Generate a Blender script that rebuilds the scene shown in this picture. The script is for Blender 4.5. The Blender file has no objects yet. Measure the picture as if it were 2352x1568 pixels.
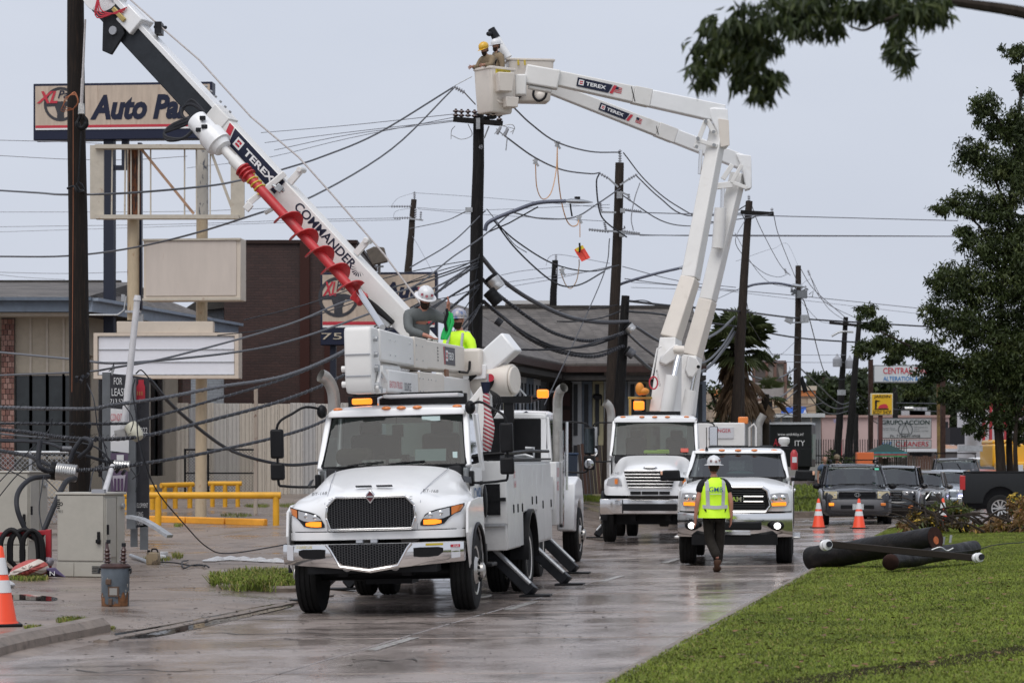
import bpy,bmesh,math,random
import numpy as np
from mathutils import Vector,Matrix,Euler
R=math.radians
V=Vector
random.seed(7)
RNG=np.random.default_rng(11)
SC=bpy.context.scene
COL=SC.collection
# ---------------------------------------------------------------- camera, sky, sun
F,HY,CX,CAMH=5927.0,1052.0,1176.0,1.85
cam_d=bpy.data.cameras.new('camera')
cam=bpy.data.objects.new('camera',cam_d);COL.objects.link(cam)
cam.location=(0,0,CAMH);cam.rotation_euler=(R(90),0,0)
cam_d.sensor_width=36;cam_d.lens=36*F/2352
cam_d.shift_y=(HY-784)/2352
cam_d.clip_start=0.5;cam_d.clip_end=3000
cam_d.dof.use_dof=True;cam_d.dof.focus_distance=42;cam_d.dof.aperture_fstop=4.2
SC.camera=cam
w=bpy.data.worlds.new('World');SC.world=w;w.use_nodes=True
nt=w.node_tree;nt.nodes.clear()
out=nt.nodes.new('ShaderNodeOutputWorld');bg=nt.nodes.new('ShaderNodeBackground')
sky=nt.nodes.new('ShaderNodeTexSky');sky.sky_type='NISHITA';sky.sun_disc=False
SUN_EL,SUN_ROT=R(58),R(200)
sky.sun_elevation=SUN_EL;sky.sun_rotation=SUN_ROT;sky.dust_density=4;sky.air_density=1.5
# overcast: a pale, almost even cloud deck in front of the clear sky
tc=nt.nodes.new('ShaderNodeTexCoord');nz=nt.nodes.new('ShaderNodeTexNoise')
nz.inputs['Scale'].default_value=2.2;nz.inputs['Detail'].default_value=5;nz.inputs['Roughness'].default_value=.55
mp=nt.nodes.new('ShaderNodeMapping');mp.inputs['Scale'].default_value=(1,1,2.6)
cr=nt.nodes.new('ShaderNodeValToRGB')
cr.color_ramp.elements[0].position=.3;cr.color_ramp.elements[0].color=(5.0,5.38,6.3,1)
cr.color_ramp.elements[1].position=.7;cr.color_ramp.elements[1].color=(5.75,6.1,6.95,1)
mx=nt.nodes.new('ShaderNodeMixRGB');mx.inputs[0].default_value=.93
nt.links.new(tc.outputs['Generated'],mp.inputs[0]);nt.links.new(mp.outputs[0],nz.inputs['Vector'])
nt.links.new(nz.outputs['Fac'],cr.inputs[0]);nt.links.new(sky.outputs[0],mx.inputs[1]);nt.links.new(cr.outputs[0],mx.inputs[2])
nt.links.new(mx.outputs[0],bg.inputs[0]);nt.links.new(bg.outputs[0],out.inputs[0])
bg.inputs[1].default_value=.1
sl=bpy.data.lights.new('sun','SUN');sl.energy=1.5;sl.angle=R(50);sl.color=(1,.97,.93)
so=bpy.data.objects.new('sun',sl);COL.objects.link(so)
so.rotation_euler=(R(90)-SUN_EL,0,R(180)-SUN_ROT+R(0))
so.rotation_euler=(R(32),0,R(-20))
SC.view_settings.view_transform='Standard';SC.view_settings.look='None'
SC.view_settings.exposure=0.27;SC.view_settings.gamma=1;SC.view_settings.use_curve_mapping=False
SC.render.engine='CYCLES'
SC.cycles.use_denoising=True
SC.cycles.max_bounces=6;SC.cycles.transparent_max_bounces=12;SC.cycles.diffuse_bounces=3;SC.cycles.glossy_bounces=3
# ---------------------------------------------------------------- ground heights and photo -> place
TH=R(11.05);SN,CS=math.sin(TH),math.cos(TH)
U=V((SN,CS,0));N=V((CS,-SN,0))
LB,RB=-9.65,-3.2
def uv(a,b,z=0):return V((a*SN+b*CS,a*CS-b*SN,z))
def ab(x,y):return x*SN+y*CS,x*CS-y*SN
def sstep(x):x=min(1,max(0,x));return x*x*(3-2*x)
def zroad(b):return .02*(b-RB)
def zlot(Y):return-.06+.72*sstep_lin((Y-54)/27)
def sstep_lin(t):return min(1,max(0,t))
def gz(x,y):
 a,b=ab(x,y)
 if b<LB:
  d=(LB-b)
  return zroad(LB)+.07*min(1,d/1.2)+(zlot(y)+.06)*sstep(d/5)
 if b<=RB or y>67:return zroad(min(b,RB))
 return .10+.035*min(b-RB,9)
def at(px,py,Y):return V(((px-CX)*Y/F,Y,CAMH-(py-HY)*Y/F))
def G(px,py):
 Y=CAMH*F/max(py-HY,8)
 for _ in range(30):
  x=(px-CX)*Y/F
  Y=.5*Y+.5*(CAMH-gz(x,Y))*F/(py-HY)
 x=(px-CX)*Y/F
 return V((x,Y,gz(x,Y)))
 # ---------------------------------------------------------------- materials
MATS={}
def mat(name,base,rough=.5,metal=0.,var=.0,vs=6.,bump=0.,bs=30.,coat=0.,emit=None,es=0.,var2=None,rvar=0.,spec=None,stretch=None,detail=6,dark=None,dpos=(.55,.75),ds=3.):
 if name in MATS:return MATS[name]
 m=bpy.data.materials.new(name);m.use_nodes=True;MATS[name]=m
 nt=m.node_tree;b=nt.nodes['Principled BSDF']
 def col(c):return(c[0],c[1],c[2],1)
 b.inputs['Base Color'].default_value=col(base);b.inputs['Roughness'].default_value=rough;b.inputs['Metallic'].default_value=metal
 if coat:b.inputs['Coat Weight'].default_value=coat;b.inputs['Coat Roughness'].default_value=.08
 if spec is None and not metal and rough>.38 and max(base)<.075:spec=.18
 if spec is not None:b.inputs['Specular IOR Level'].default_value=spec
 if emit:b.inputs['Emission Color'].default_value=col(emit);b.inputs['Emission Strength'].default_value=es
 if var or bump or rvar or dark:
  tc=nt.nodes.new('ShaderNodeTexCoord');mp=nt.nodes.new('ShaderNodeMapping')
  nt.links.new(tc.outputs['Object'],mp.inputs[0])
  if stretch:mp.inputs['Scale'].default_value=stretch
  def noise(s,d=detail):
   n=nt.nodes.new('ShaderNodeTexNoise');n.inputs['Scale'].default_value=s;n.inputs['Detail'].default_value=d
   n.inputs['Roughness'].default_value=.62
   nt.links.new(mp.outputs[0],n.inputs['Vector']);return n
  csock=None
  if var:
   n=noise(vs);r=nt.nodes.new('ShaderNodeValToRGB')
   r.color_ramp.elements[0].position=.32;r.color_ramp.elements[1].position=.68
   c2=var2 or[min(1,c*(1+var))for c in base]
   c1=base if var2 else[c*(1-var)for c in base]
   r.color_ramp.elements[0].color=col(c1);r.color_ramp.elements[1].color=col(c2)
   nt.links.new(n.outputs['Fac'],r.inputs[0]);csock=r.outputs[0]
  if dark:
   n=noise(ds,8);r=nt.nodes.new('ShaderNodeValToRGB')
   r.color_ramp.elements[0].position=dpos[0];r.color_ramp.elements[1].position=dpos[1]
   r.color_ramp.elements[0].color=(0,0,0,1);r.color_ramp.elements[1].color=(1,1,1,1)
   x=nt.nodes.new('ShaderNodeMixRGB');nt.links.new(n.outputs['Fac'],r.inputs[0]);nt.links.new(r.outputs[0],x.inputs[0])
   if csock:nt.links.new(csock,x.inputs[1])
   else:x.inputs[1].default_value=col(base)
   x.inputs[2].default_value=col(dark);csock=x.outputs[0]
  if csock:nt.links.new(csock,b.inputs['Base Color'])
  if rvar:
   n=noise(vs*.7);q=nt.nodes.new('ShaderNodeMapRange')
   q.inputs[1].default_value=.35;q.inputs[2].default_value=.65
   q.inputs[3].default_value=max(.02,rough-rvar);q.inputs[4].default_value=min(1,rough+rvar)
   nt.links.new(n.outputs['Fac'],q.inputs[0]);nt.links.new(q.outputs[0],b.inputs['Roughness'])
  if bump:
   n=noise(bs);u=nt.nodes.new('ShaderNodeBump');u.inputs['Strength'].default_value=bump;u.inputs['Distance'].default_value=.02
   nt.links.new(n.outputs['Fac'],u.inputs['Height']);nt.links.new(u.outputs[0],b.inputs['Normal'])
 return m
def glass_mat(name,tint,refl=.9,ior=1.6):
 m=bpy.data.materials.new(name);m.use_nodes=True;MATS[name]=m
 nt=m.node_tree;nt.nodes.clear()
 o=nt.nodes.new('ShaderNodeOutputMaterial');t=nt.nodes.new('ShaderNodeBsdfTransparent');g=nt.nodes.new('ShaderNodeBsdfGlossy')
 t.inputs[0].default_value=(*tint,1);g.inputs[0].default_value=(refl,refl,refl,1);g.inputs['Roughness'].default_value=.03
 fr=nt.nodes.new('ShaderNodeFresnel');fr.inputs[0].default_value=ior
 x=nt.nodes.new('ShaderNodeMixShader');nt.links.new(fr.outputs[0],x.inputs[0]);nt.links.new(t.outputs[0],x.inputs[1]);nt.links.new(g.outputs[0],x.inputs[2])
 nt.links.new(x.outputs[0],o.inputs[0]);return m
WHITE=mat('white_paint',(.84,.84,.84),.28,coat=.4,var=.03,vs=2.5,dark=(.58,.56,.53),dpos=(.60,.95),ds=2.2)
WHITE2=mat('white_fibreglass',(.76,.745,.72),.38,var=.035,vs=2,dark=(.55,.52,.47),dpos=(.6,.9),ds=1.6)
WARM=mat('warm_fibreglass',(.72,.66,.59),.42,var=.03,vs=3,dark=(.5,.44,.37),dpos=(.6,.9),ds=2.5)
GREYP=mat('silver_body_paint',(.66,.66,.65),.33,var=.05,vs=3,dark=(.42,.4,.38),dpos=(.55,.85),ds=1.5)
BLACK=mat('black_plastic',(.010,.010,.011),.45,var=.2)
RUBBER=mat('tyre_rubber',(.010,.010,.010),.8,spec=.3,var=.3,vs=9,bump=.3,bs=40)
DARK=mat('dark_steel',(.02,.021,.024),.4,var=.3,bump=.1)
CHROME=mat('chrome',(.78,.77,.76),.12,1.)
ALU=mat('aluminium',(.58,.57,.55),.3,.9,var=.1)
GALV=mat('galvanised_steel',(.42,.43,.44),.45,.6,var=.2,vs=12)
STEELW=mat('white_wheel_steel',(.62,.60,.56),.45,var=.08,dark=(.25,.22,.2),dpos=(.55,.8),ds=6)
GLASS=glass_mat('windscreen_glass',(.42,.48,.46),.5)
DGLASS=glass_mat('tinted_glass',(.20,.22,.22))
def spray(m):
# road dirt thrown up on the lower panels
 nt=m.node_tree;b=nt.nodes['Principled BSDF'];L=nt.links.new;s=b.inputs['Base Color'].links[0].from_socket
 tc=nt.nodes.new('ShaderNodeTexCoord');sp=nt.nodes.new('ShaderNodeSeparateXYZ');L(tc.outputs['Object'],sp.inputs[0])
 q=nt.nodes.new('ShaderNodeMapRange');q.inputs[1].default_value=1.25;q.inputs[2].default_value=.5;q.inputs[4].default_value=.55;L(sp.outputs[2],q.inputs[0])
 n=nt.nodes.new('ShaderNodeTexNoise');n.inputs['Scale'].default_value=7;n.inputs['Detail'].default_value=9;n.inputs['Roughness'].default_value=.7;L(tc.outputs['Object'],n.inputs['Vector'])
 u=nt.nodes.new('ShaderNodeMath');u.operation='MULTIPLY';L(q.outputs[0],u.inputs[0]);L(n.outputs['Fac'],u.inputs[1])
 x=nt.nodes.new('ShaderNodeMixRGB');L(u.outputs[0],x.inputs[0]);L(s,x.inputs[1]);x.inputs[2].default_value=(.16,.12,.09,1);L(x.outputs[0],b.inputs['Base Color'])
spray(WHITE);spray(GREYP)
CARGLASS=glass_mat('car_windscreen',(.40,.45,.44),.72,2.3)
BLKGLASS=mat('dark_glass',(.02,.022,.025),.06,spec=.7)
AMBER=mat('amber_lens',(.75,.22,.04),.25,coat=.4)
AMBERON=mat('amber_lamp_on',(.45,.12,.01),.3,emit=(1,.26,.015),es=1.3)
LAMPON=mat('lamp_on',(.9,.9,.9),.2,emit=(1,.97,.93),es=3.5)
LENS=mat('clear_lens',(.55,.56,.58),.1,.3,coat=.6)
REDL=mat('red_lens',(.45,.02,.02),.2,coat=.5)
RED=mat('red_auger_paint',(.50,.03,.035),.4,var=.12,vs=5,dark=(.30,.06,.06),dpos=(.58,.75),ds=7)
NAVY=mat('navy_decal',(.022,.026,.05),.4)
DECALR=mat('red_decal',(.52,.03,.05),.4)
INK=mat('black_ink',(.015,.015,.018),.5)
PAPER=mat('white_print',(.8,.8,.8),.5)
WOOD=mat('creosote_pole_wood',(.011,.008,.0065),.75,spec=.25,var=.0,var2=None,bump=.5,bs=9,stretch=(9,9,.5),dark=(.038,.023,.015),dpos=(.5,.75),ds=5)
WOOD2=mat('weathered_pole_wood',(.030,.023,.019),.8,spec=.25,bump=.5,bs=9,stretch=(9,9,.6),dark=(.065,.047,.036),dpos=(.45,.75),ds=5)
CABLE=mat('black_cable',(.03,.031,.036),.45,var=.2)
CABLEG=mat('grey_cable',(.10,.102,.112),.42,.3,var=.2,vs=30)
WIRE=mat('aluminium_wire',(.22,.225,.25),.5,.3)
PORC=mat('brown_porcelain',(.05,.018,.014),.2,coat=.5)
PORCG=mat('grey_insulator',(.34,.35,.38),.35)
PORCW=mat('white_porcelain',(.78,.78,.78),.15,coat=.6)
TAN=mat('tan_sign_metal',(.60,.52,.43),.55,var=.05,vs=2,dark=(.38,.24,.14),dpos=(.66,.8),ds=4)
TANPOST=mat('tan_post_paint',(.50,.40,.27),.6,var=.08,dark=(.25,.10,.04),dpos=(.62,.74),ds=3,stretch=(3,3,.8))
RUST=mat('rusted_steel',(.16,.055,.022),.85,var=.5,vs=6,bump=.4,dark=(.03,.02,.018),dpos=(.45,.6),ds=5,stretch=(3,3,.6))
YELLOW=mat('yellow_rail_paint',(.72,.36,.015),.45,var=.12,vs=3,dark=(.40,.18,.03),dpos=(.62,.8),ds=3)
ORANGE=mat('cone_orange',(.85,.07,.018),.45,emit=None)
REFL=mat('reflective_white',(.72,.72,.72),.4)
GREY=mat('grey_paint',(.16,.17,.18),.5,var=.1)
CHARC=mat('charcoal_panel',(.055,.055,.062),.5,var=.15)
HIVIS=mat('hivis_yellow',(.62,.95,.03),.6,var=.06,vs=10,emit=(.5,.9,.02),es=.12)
SILVER=mat('reflective_tape',(.46,.46,.48),.4)
SKIN=mat('skin',(.42,.22,.15),.5,var=.08,vs=20)
SKINR=mat('ruddy_skin',(.46,.21,.15),.5,var=.08,vs=20)
# ---------------------------------------------------------------- mesh helpers
WORLD={}
class MB:
 def __init__(s):s.v=[];s.f=[];s.m=[]
 def add(s,vs,fs,mi=0):
  o=len(s.v);s.v+=[tuple(x)for x in vs];s.f+=[tuple(i+o for i in f)for f in fs];s.m+=[mi]*len(fs);return s
 def box(s,c,d,rot=None,mi=0,top=(1,1)):
  hx,hy,hz=d[0]/2,d[1]/2,d[2]/2
  vs=[V((x*hx*(top[0]if z>0 else 1),y*hy*(top[1]if z>0 else 1),z*hz))for z in(-1,1)for y in(-1,1)for x in(-1,1)]
  if rot is not None:
   M=rot if isinstance(rot,Matrix)else Euler(rot).to_matrix()
   vs=[M@q for q in vs]
  c=V(c)
  return s.add([q+c for q in vs],[(0,2,3,1),(4,5,7,6),(0,1,5,4),(2,6,7,3),(0,4,6,2),(1,3,7,5)],mi)
 def beam(s,p,q,w,h,w2=None,h2=None,up=(0,0,1),mi=0):
  p,q=V(p),V(q);d=(q-p).normalized();x=d.cross(V(up))
  if x.length<1e-4:x=d.cross(V((0,1,0)))
  x.normalize();y=x.cross(d)
  w2=w if w2 is None else w2;h2=h if h2 is None else h2
  vs=[]
  for c,a,b in((p,w,h),(q,w2,h2)):
   for i,j in((-1,-1),(1,-1),(1,1),(-1,1)):vs.append(c+x*(i*a/2)+y*(j*b/2))
  return s.add(vs,[(3,2,1,0),(4,5,6,7),(0,1,5,4),(1,2,6,5),(2,3,7,6),(3,0,4,7)],mi)
 def tube(s,pts,r,n=8,mi=0,cap=True):
  pts=[V(p)for p in pts];k=len(pts)
  rs=r if isinstance(r,(list,tuple))else[r]*k
  vs=[];x=None
  for i,p in enumerate(pts):
   d=(pts[min(i+1,k-1)]-pts[max(i-1,0)])
   if d.length<1e-9:d=V((0,0,1))
   d.normalize()
   if x is None:
    x=d.cross(V((0,0,1)))
    if x.length<.05:x=d.cross(V((0,1,0)))
   x=x-d*x.dot(d);x.normalize();y=d.cross(x)
   for j in range(n):
    a=2*math.pi*j/n;vs.append(p+(x*math.cos(a)+y*math.sin(a))*rs[i])
  fs=[(i*n+j,i*n+(j+1)%n,(i+1)*n+(j+1)%n,(i+1)*n+j)for i in range(k-1)for j in range(n)]
  if cap:fs+=[tuple(range(n))[::-1],tuple((k-1)*n+j for j in range(n))]
  return s.add(vs,fs,mi)
 def lathe(s,prof,p,axis=(0,0,1),n=16,mi=0,cap=True):
  p=V(p);d=V(axis).normalized();x=d.cross(V((0,0,1)))
  if x.length<.05:x=d.cross(V((0,1,0)))
  x.normalize();y=d.cross(x);vs=[]
  for r,t in prof:
   for j in range(n):
    a=2*math.pi*j/n;vs.append(p+d*t+(x*math.cos(a)+y*math.sin(a))*r)
  k=len(prof)
  fs=[(i*n+j,i*n+(j+1)%n,(i+1)*n+(j+1)%n,(i+1)*n+j)for i in range(k-1)for j in range(n)]
  if cap:fs+=[tuple(range(n))[::-1],tuple((k-1)*n+j for j in range(n))]
  return s.add(vs,fs,mi)
 def cyl(s,p,q,r,r2=None,n=12,mi=0):
  p,q=V(p),V(q);return s.lathe([(r,0),(r if r2 is None else r2,(q-p).length)],p,q-p,n,mi)
 def prism(s,poly,vec,mi=0):
  poly=[V(p)for p in poly];vec=V(vec);k=len(poly)
  vs=poly+[p+vec for p in poly]
  fs=[tuple(range(k))[::-1],tuple(range(k,2*k))]+[(i,(i+1)%k,k+(i+1)%k,k+i)for i in range(k)]
  return s.add(vs,fs,mi)
 def loft(s,rings,cap=True,mi=0,closed=True):
  n=len(rings[0]);k=len(rings);vs=[p for r in rings for p in r]
  fs=[(i*n+j,i*n+(j+1)%n,(i+1)*n+(j+1)%n,(i+1)*n+j)for i in range(k-1)for j in range(n if closed else n-1)]
  if cap:fs+=[tuple(range(n))[::-1],tuple((k-1)*n+j for j in range(n))]
  return s.add(vs,fs,mi)
 def grid(s,rows,mi=0):return s.loft(rows,False,mi,False)
 def ball(s,c,r,nu=12,nv=8,mi=0,rot=None):
  if not isinstance(r,(tuple,list)):r=(r,r,r)
  c=V(c);M=Euler(rot).to_matrix()if rot else Matrix.Identity(3);rings=[]
  for i in range(nv+1):
   t=-math.pi/2+math.pi*i/nv;t=max(-1.5,min(1.5,t))
   rings.append([c+M@V((r[0]*math.cos(t)*math.cos(2*math.pi*j/nu),r[1]*math.cos(t)*math.sin(2*math.pi*j/nu),r[2]*math.sin(t)))for j in range(nu)])
  return s.loft(rings,True,mi)
def sub_inv(parent):
 return WORLD.get(parent.name)if parent is not None else None
def ob(name,mb,mats,parent=None,bevel=0,smooth=40,sub=0,kind=None,label=None,seg=2):
 me=bpy.data.meshes.new(name)
 inv=sub_inv(parent)
 vs=[tuple(inv@V(q))for q in mb.v]if inv is not None else mb.v
 org=None
 if parent is None and vs:
  a=np.array(vs);org=V(((a[:,0].min()+a[:,0].max())/2,(a[:,1].min()+a[:,1].max())/2,a[:,2].min()))
  vs=[tuple(r)for r in(a-np.array(org))]
 me.from_pydata(vs,[],mb.f);me.validate()
 mats=mats if isinstance(mats,(list,tuple))else[mats]
 for q in mats:me.materials.append(q)
 if len(mats)>1 and len(me.polygons)==len(mb.m):me.polygons.foreach_set('material_index',mb.m)
 b=bmesh.new();b.from_mesh(me);bmesh.ops.recalc_face_normals(b,faces=b.faces);b.to_mesh(me);b.free()
 if smooth:
  me.polygons.foreach_set('use_smooth',[True]*len(me.polygons));me.set_sharp_from_angle(angle=R(smooth))
 o=bpy.data.objects.new(name,me);COL.objects.link(o)
 if org is not None:o.location=org;WORLD[o.name]=Matrix.Translation(-org)
 if parent is not None:
  o.parent=parent
  if inv is not None:WORLD[o.name]=inv
 if bevel:
  md=o.modifiers.new('bevel','BEVEL');md.width=bevel;md.segments=seg;md.limit_method='ANGLE';md.angle_limit=R(35);md.harden_normals=False
 if sub:
  md=o.modifiers.new('subd','SUBSURF');md.levels=sub;md.render_levels=sub
 if kind:o['kind']=kind
 if label:o['label']=label
 return o
def tag(o,label,cat,group=None,kind=None):
 o['label']=label;o['category']=cat
 if group:o['group']=group
 if kind:o['kind']=kind
 return o
def thing(name,label,cat,loc=(0,0,0),rot=0,group=None,world=False):
 o=bpy.data.objects.new(name,None);COL.objects.link(o);o.empty_display_size=.2
 o.location=loc;o.rotation_euler=rot if isinstance(rot,(tuple,list))else(0,0,rot)
 tag(o,label,cat,group)
 if world:WORLD[o.name]=(Matrix.Translation(V(loc))@Euler(o.rotation_euler).to_matrix().to_4x4()).inverted()
 return o
def copy_tree(o,parent=None):
 c=o.copy();COL.objects.link(c)
 if parent is not None:c.parent=parent
 for ch in list(o.children):copy_tree(ch,c)
 return c
def struct(name,mb,m,**k):return ob(name,mb,m,None,kind='structure',**k)
TXT={}
def text_mesh(body,shear=0,bold=0):
 k=(body,shear,bold)
 if k in TXT:return TXT[k]
 c=bpy.data.curves.new('lettering','FONT');c.body=body;c.shear=shear;c.offset=bold;c.resolution_u=3
 o=bpy.data.objects.new('lettering',c);COL.objects.link(o)
 dg=bpy.context.evaluated_depsgraph_get();e=o.evaluated_get(dg);me=e.to_mesh()
 vs=np.array([tuple(q.co)for q in me.vertices])if len(me.vertices)else np.zeros((1,3));fs=[tuple(p.vertices)for p in me.polygons]
 e.to_mesh_clear();bpy.data.objects.remove(o);bpy.data.curves.remove(c)
 lo,hi=vs.min(0),vs.max(0);vs=(vs-(lo+hi)/2)/np.maximum(hi-lo,1e-6)
 TXT[k]=(vs,fs);return TXT[k]
def txt(parent,body,c,w,h,m,x=(1,0,0),up=(0,0,1),shear=0,bold=0,name='lettering',d=.004):
 vs,fs=text_mesh(body,shear,bold);x=V(x).normalized();up=V(up).normalized();n=x.cross(up);c=V(c)
 mb=MB();mb.add([c+x*(q[0]*w)+up*(q[1]*h)+n*d for q in vs],fs)
 return ob(name,mb,m,parent,smooth=0)
def spline(pts,k=6):
 pts=[V(p)for p in pts];o=[]
 P=[pts[0]*2-pts[1]]+pts+[pts[-1]*2-pts[-2]]
 for i in range(1,len(P)-2):
  a,b,c,d=P[i-1],P[i],P[i+1],P[i+2]
  for j in range(k):
   t=j/k
   o.append(.5*((2*b)+(c-a)*t+(2*a-5*b+4*c-d)*t*t+(3*b-a-3*c+d)*t**3))
 o.append(pts[-1]);return o
def np_mesh(name,verts,faces,mats,parent=None,kind=None,mi=None,smooth=False):
 me=bpy.data.meshes.new(name);nf,k=faces.shape
 me.vertices.add(len(verts));me.vertices.foreach_set('co',verts.astype(np.float32).ravel())
 me.loops.add(nf*k);me.loops.foreach_set('vertex_index',faces.astype(np.int32).ravel())
 me.polygons.add(nf);me.polygons.foreach_set('loop_start',np.arange(0,nf*k,k,dtype=np.int32))
 for q in(mats if isinstance(mats,(list,tuple))else[mats]):me.materials.append(q)
 if mi is not None:me.polygons.foreach_set('material_index',mi.astype(np.int32))
 if smooth:me.polygons.foreach_set('use_smooth',np.ones(nf,bool))
 me.update(calc_edges=True);me.validate()
 o=bpy.data.objects.new(name,me);COL.objects.link(o)
 if parent is not None:o.parent=parent
 if kind:o['kind']=kind
 return o
 # ================================================================ GROUND
def wet_mat(name,c1,c2,cd,rlo,rhi,bump=.25,sc=.9,st=(1,1,1),gloss=(.40,.62)):
 m=bpy.data.materials.new(name);m.use_nodes=True;nt=m.node_tree;b=nt.nodes['Principled BSDF'];L=nt.links.new
 tc=nt.nodes.new('ShaderNodeTexCoord');mp=nt.nodes.new('ShaderNodeMapping');L(tc.outputs['Object'],mp.inputs[0]);mp.inputs['Scale'].default_value=st
 def noise(s,d=8,r=.6):
  n=nt.nodes.new('ShaderNodeTexNoise');n.inputs['Scale'].default_value=s;n.inputs['Detail'].default_value=d;n.inputs['Roughness'].default_value=r
  L(mp.outputs[0],n.inputs['Vector']);return n.outputs['Fac']
 def ramp(f,p0,p1,a,bb):
  r=nt.nodes.new('ShaderNodeValToRGB');r.color_ramp.elements[0].position=p0;r.color_ramp.elements[1].position=p1
  r.color_ramp.elements[0].color=(*a,1);r.color_ramp.elements[1].color=(*bb,1);L(f,r.inputs[0]);return r.outputs[0]
 base=ramp(noise(sc),.35,.65,c1,c2)
 x=nt.nodes.new('ShaderNodeMixRGB');L(ramp(noise(sc*2.3),.52,.70,(0,0,0),(.85,)*3),x.inputs[0]);L(base,x.inputs[1]);x.inputs[2].default_value=(*cd,1)
 g=nt.nodes.new('ShaderNodeMixRGB');g.blend_type='MULTIPLY';g.inputs[0].default_value=1;L(x.outputs[0],g.inputs[1]);L(ramp(noise(90,3),.3,.7,(.72,)*3,(1.2,)*3),g.inputs[2])
 L(g.outputs[0],b.inputs['Base Color'])
 q=nt.nodes.new('ShaderNodeMapRange');q.inputs[1].default_value=gloss[0];q.inputs[2].default_value=gloss[1];q.inputs[3].default_value=rlo;q.inputs[4].default_value=rhi
 L(noise(sc*1.1,9,.65),q.inputs[0]);L(q.outputs[0],b.inputs['Roughness'])
 u=nt.nodes.new('ShaderNodeBump');u.inputs['Strength'].default_value=bump;u.inputs['Distance'].default_value=.012;L(noise(14,6),u.inputs['Height']);L(u.outputs[0],b.inputs['Normal'])
 b.inputs['Specular IOR Level'].default_value=.5
 return m
ROAD=wet_mat('wet_concrete',(.245,.202,.180),(.345,.290,.260),(.125,.102,.090),.06,.34,.25,.55)
LOT=wet_mat('wet_lot_pavement',(.185,.143,.116),(.275,.218,.180),(.095,.072,.06),.12,.55,.35,.5,gloss=(.36,.58))
KERBM=mat('kerb_concrete',(.20,.16,.13),.55,var=.25,vs=5,bump=.5,bs=22,dark=(.06,.045,.035),dpos=(.55,.75),ds=6)
DIRT=mat('dark_wet_joint',(.03,.025,.02),.4)
PUDDLE=mat('puddle_water',(.035,.030,.026),.03,spec=.6)
def sheet(rows):m=MB();m.grid(rows);return m
m=MB();m.box((0,900,-.75),(3000,2200,.3));struct('ground',m,mat('earth',(.10,.09,.07),.9,var=.2,vs=.5),smooth=0)
# road bed and its concrete slabs
m=sheet([[uv(a,b,zroad(b)-.03)for b in(LB-.0,-6.4,RB)]for a in range(-10,300,10)])
road=struct('road',m,DIRT)
SL=4.6
slab_mesh={}
rows_b=[(LB,-6.44),(-6.42,RB)]
for i in range(0,33):
 for j,(b0,b1)in enumerate(rows_b):
  q=random.uniform(.035,.075);a0,a1=8.3+i*SL+q,8.3+(i+1)*SL-q
  if i>24:a1=8.3+150
  mb=MB();nn=1
  t=[uv(a0,b0,zroad(b0)),uv(a0,b1,zroad(b1)),uv(a1,b1,zroad(b1)),uv(a1,b0,zroad(b0))]
  dz=random.uniform(-.002,.003);t=[p+V((0,0,dz))for p in t]
  mb.prism(t,(0,0,-.06));o=ob('slab',mb,ROAD,road,bevel=.006,smooth=0,seg=1)
 if i>24:break
 # lane dashes on the joint and the wet side pavement beyond the lawn
MARK=mat('worn_white_line',(.42,.41,.39),.3,var=.15,vs=12,dark=(.17,.14,.12),dpos=(.52,.6),ds=14)
for a in(24.9,32.0,39.6,46.9,54.3,66,78,90):
 mb=MB();z=zroad(-6.3)+.007
 mb.prism([uv(a,-6.36,zroad(-6.36)+.004),uv(a,-6.24,zroad(-6.24)+.004),uv(a+1.9,-6.24,zroad(-6.24)+.004),uv(a+1.9,-6.36,zroad(-6.36)+.004)],(0,0,.003))
 ob('lane_marking',mb,MARK,road,smooth=0)
m=sheet([[V(((RB+.005+y*SN)/CS+x,y,-.004))for x in(0,6,20,40,80)]for y in(66,90,120,170,260)]);struct('side_road',m,ROAD)
# left lot, kerbs
ds=[0,.4,.8,1.2,2,3,4,5,7,10,15,22,32,48,70]
m=sheet([[(lambda p:V((p.x,p.y,gz(p.x,p.y)if d>0 else zroad(LB)-.005)))(uv(a,LB-d))for d in ds]for a in np.arange(2,175,2.0)])
struct('parking_lot',m,LOT,smooth=60)
def sweep(pts,prof,ups=None):
 """rounded profile [(side, z)] carried along ground points"""
 rings=[]
 for i,p in enumerate(pts):
  d=(pts[min(i+1,len(pts)-1)]-pts[max(i-1,0)]);d.z=0;d.normalize();s=V((d.y,-d.x,0))
  rings.append([p+s*x+V((0,0,z))for x,z in prof])
 m=MB();m.loft(rings,True);return m
rk=[uv(a,RB+.02,zroad(RB))for a in np.arange(10,67.5,2.3)]
struct('right_kerb',sweep(rk,[(-.07,-.1),(-.07,.05),(-.03,.095),(.12,.105),(.12,-.1)]),KERBM)
lk=spline([G(-90,1520),G(0,1494),G(90,1474),G(170,1459),G(226,1447)],6)
struct('left_kerb',sweep(lk,[(.16,-.1),(.14,.07),(.06,.145),(-.10,.15),(-.18,.10),(-.2,-.1)]),KERBM)
ik=spline([G(505,1352),G(560,1354),G(640,1358),G(700,1356)],5)
struct('island_kerb',sweep(ik,[(.10,-.1),(.09,.05),(.03,.085),(-.10,.08),(-.12,-.1)]),KERBM)
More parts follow.
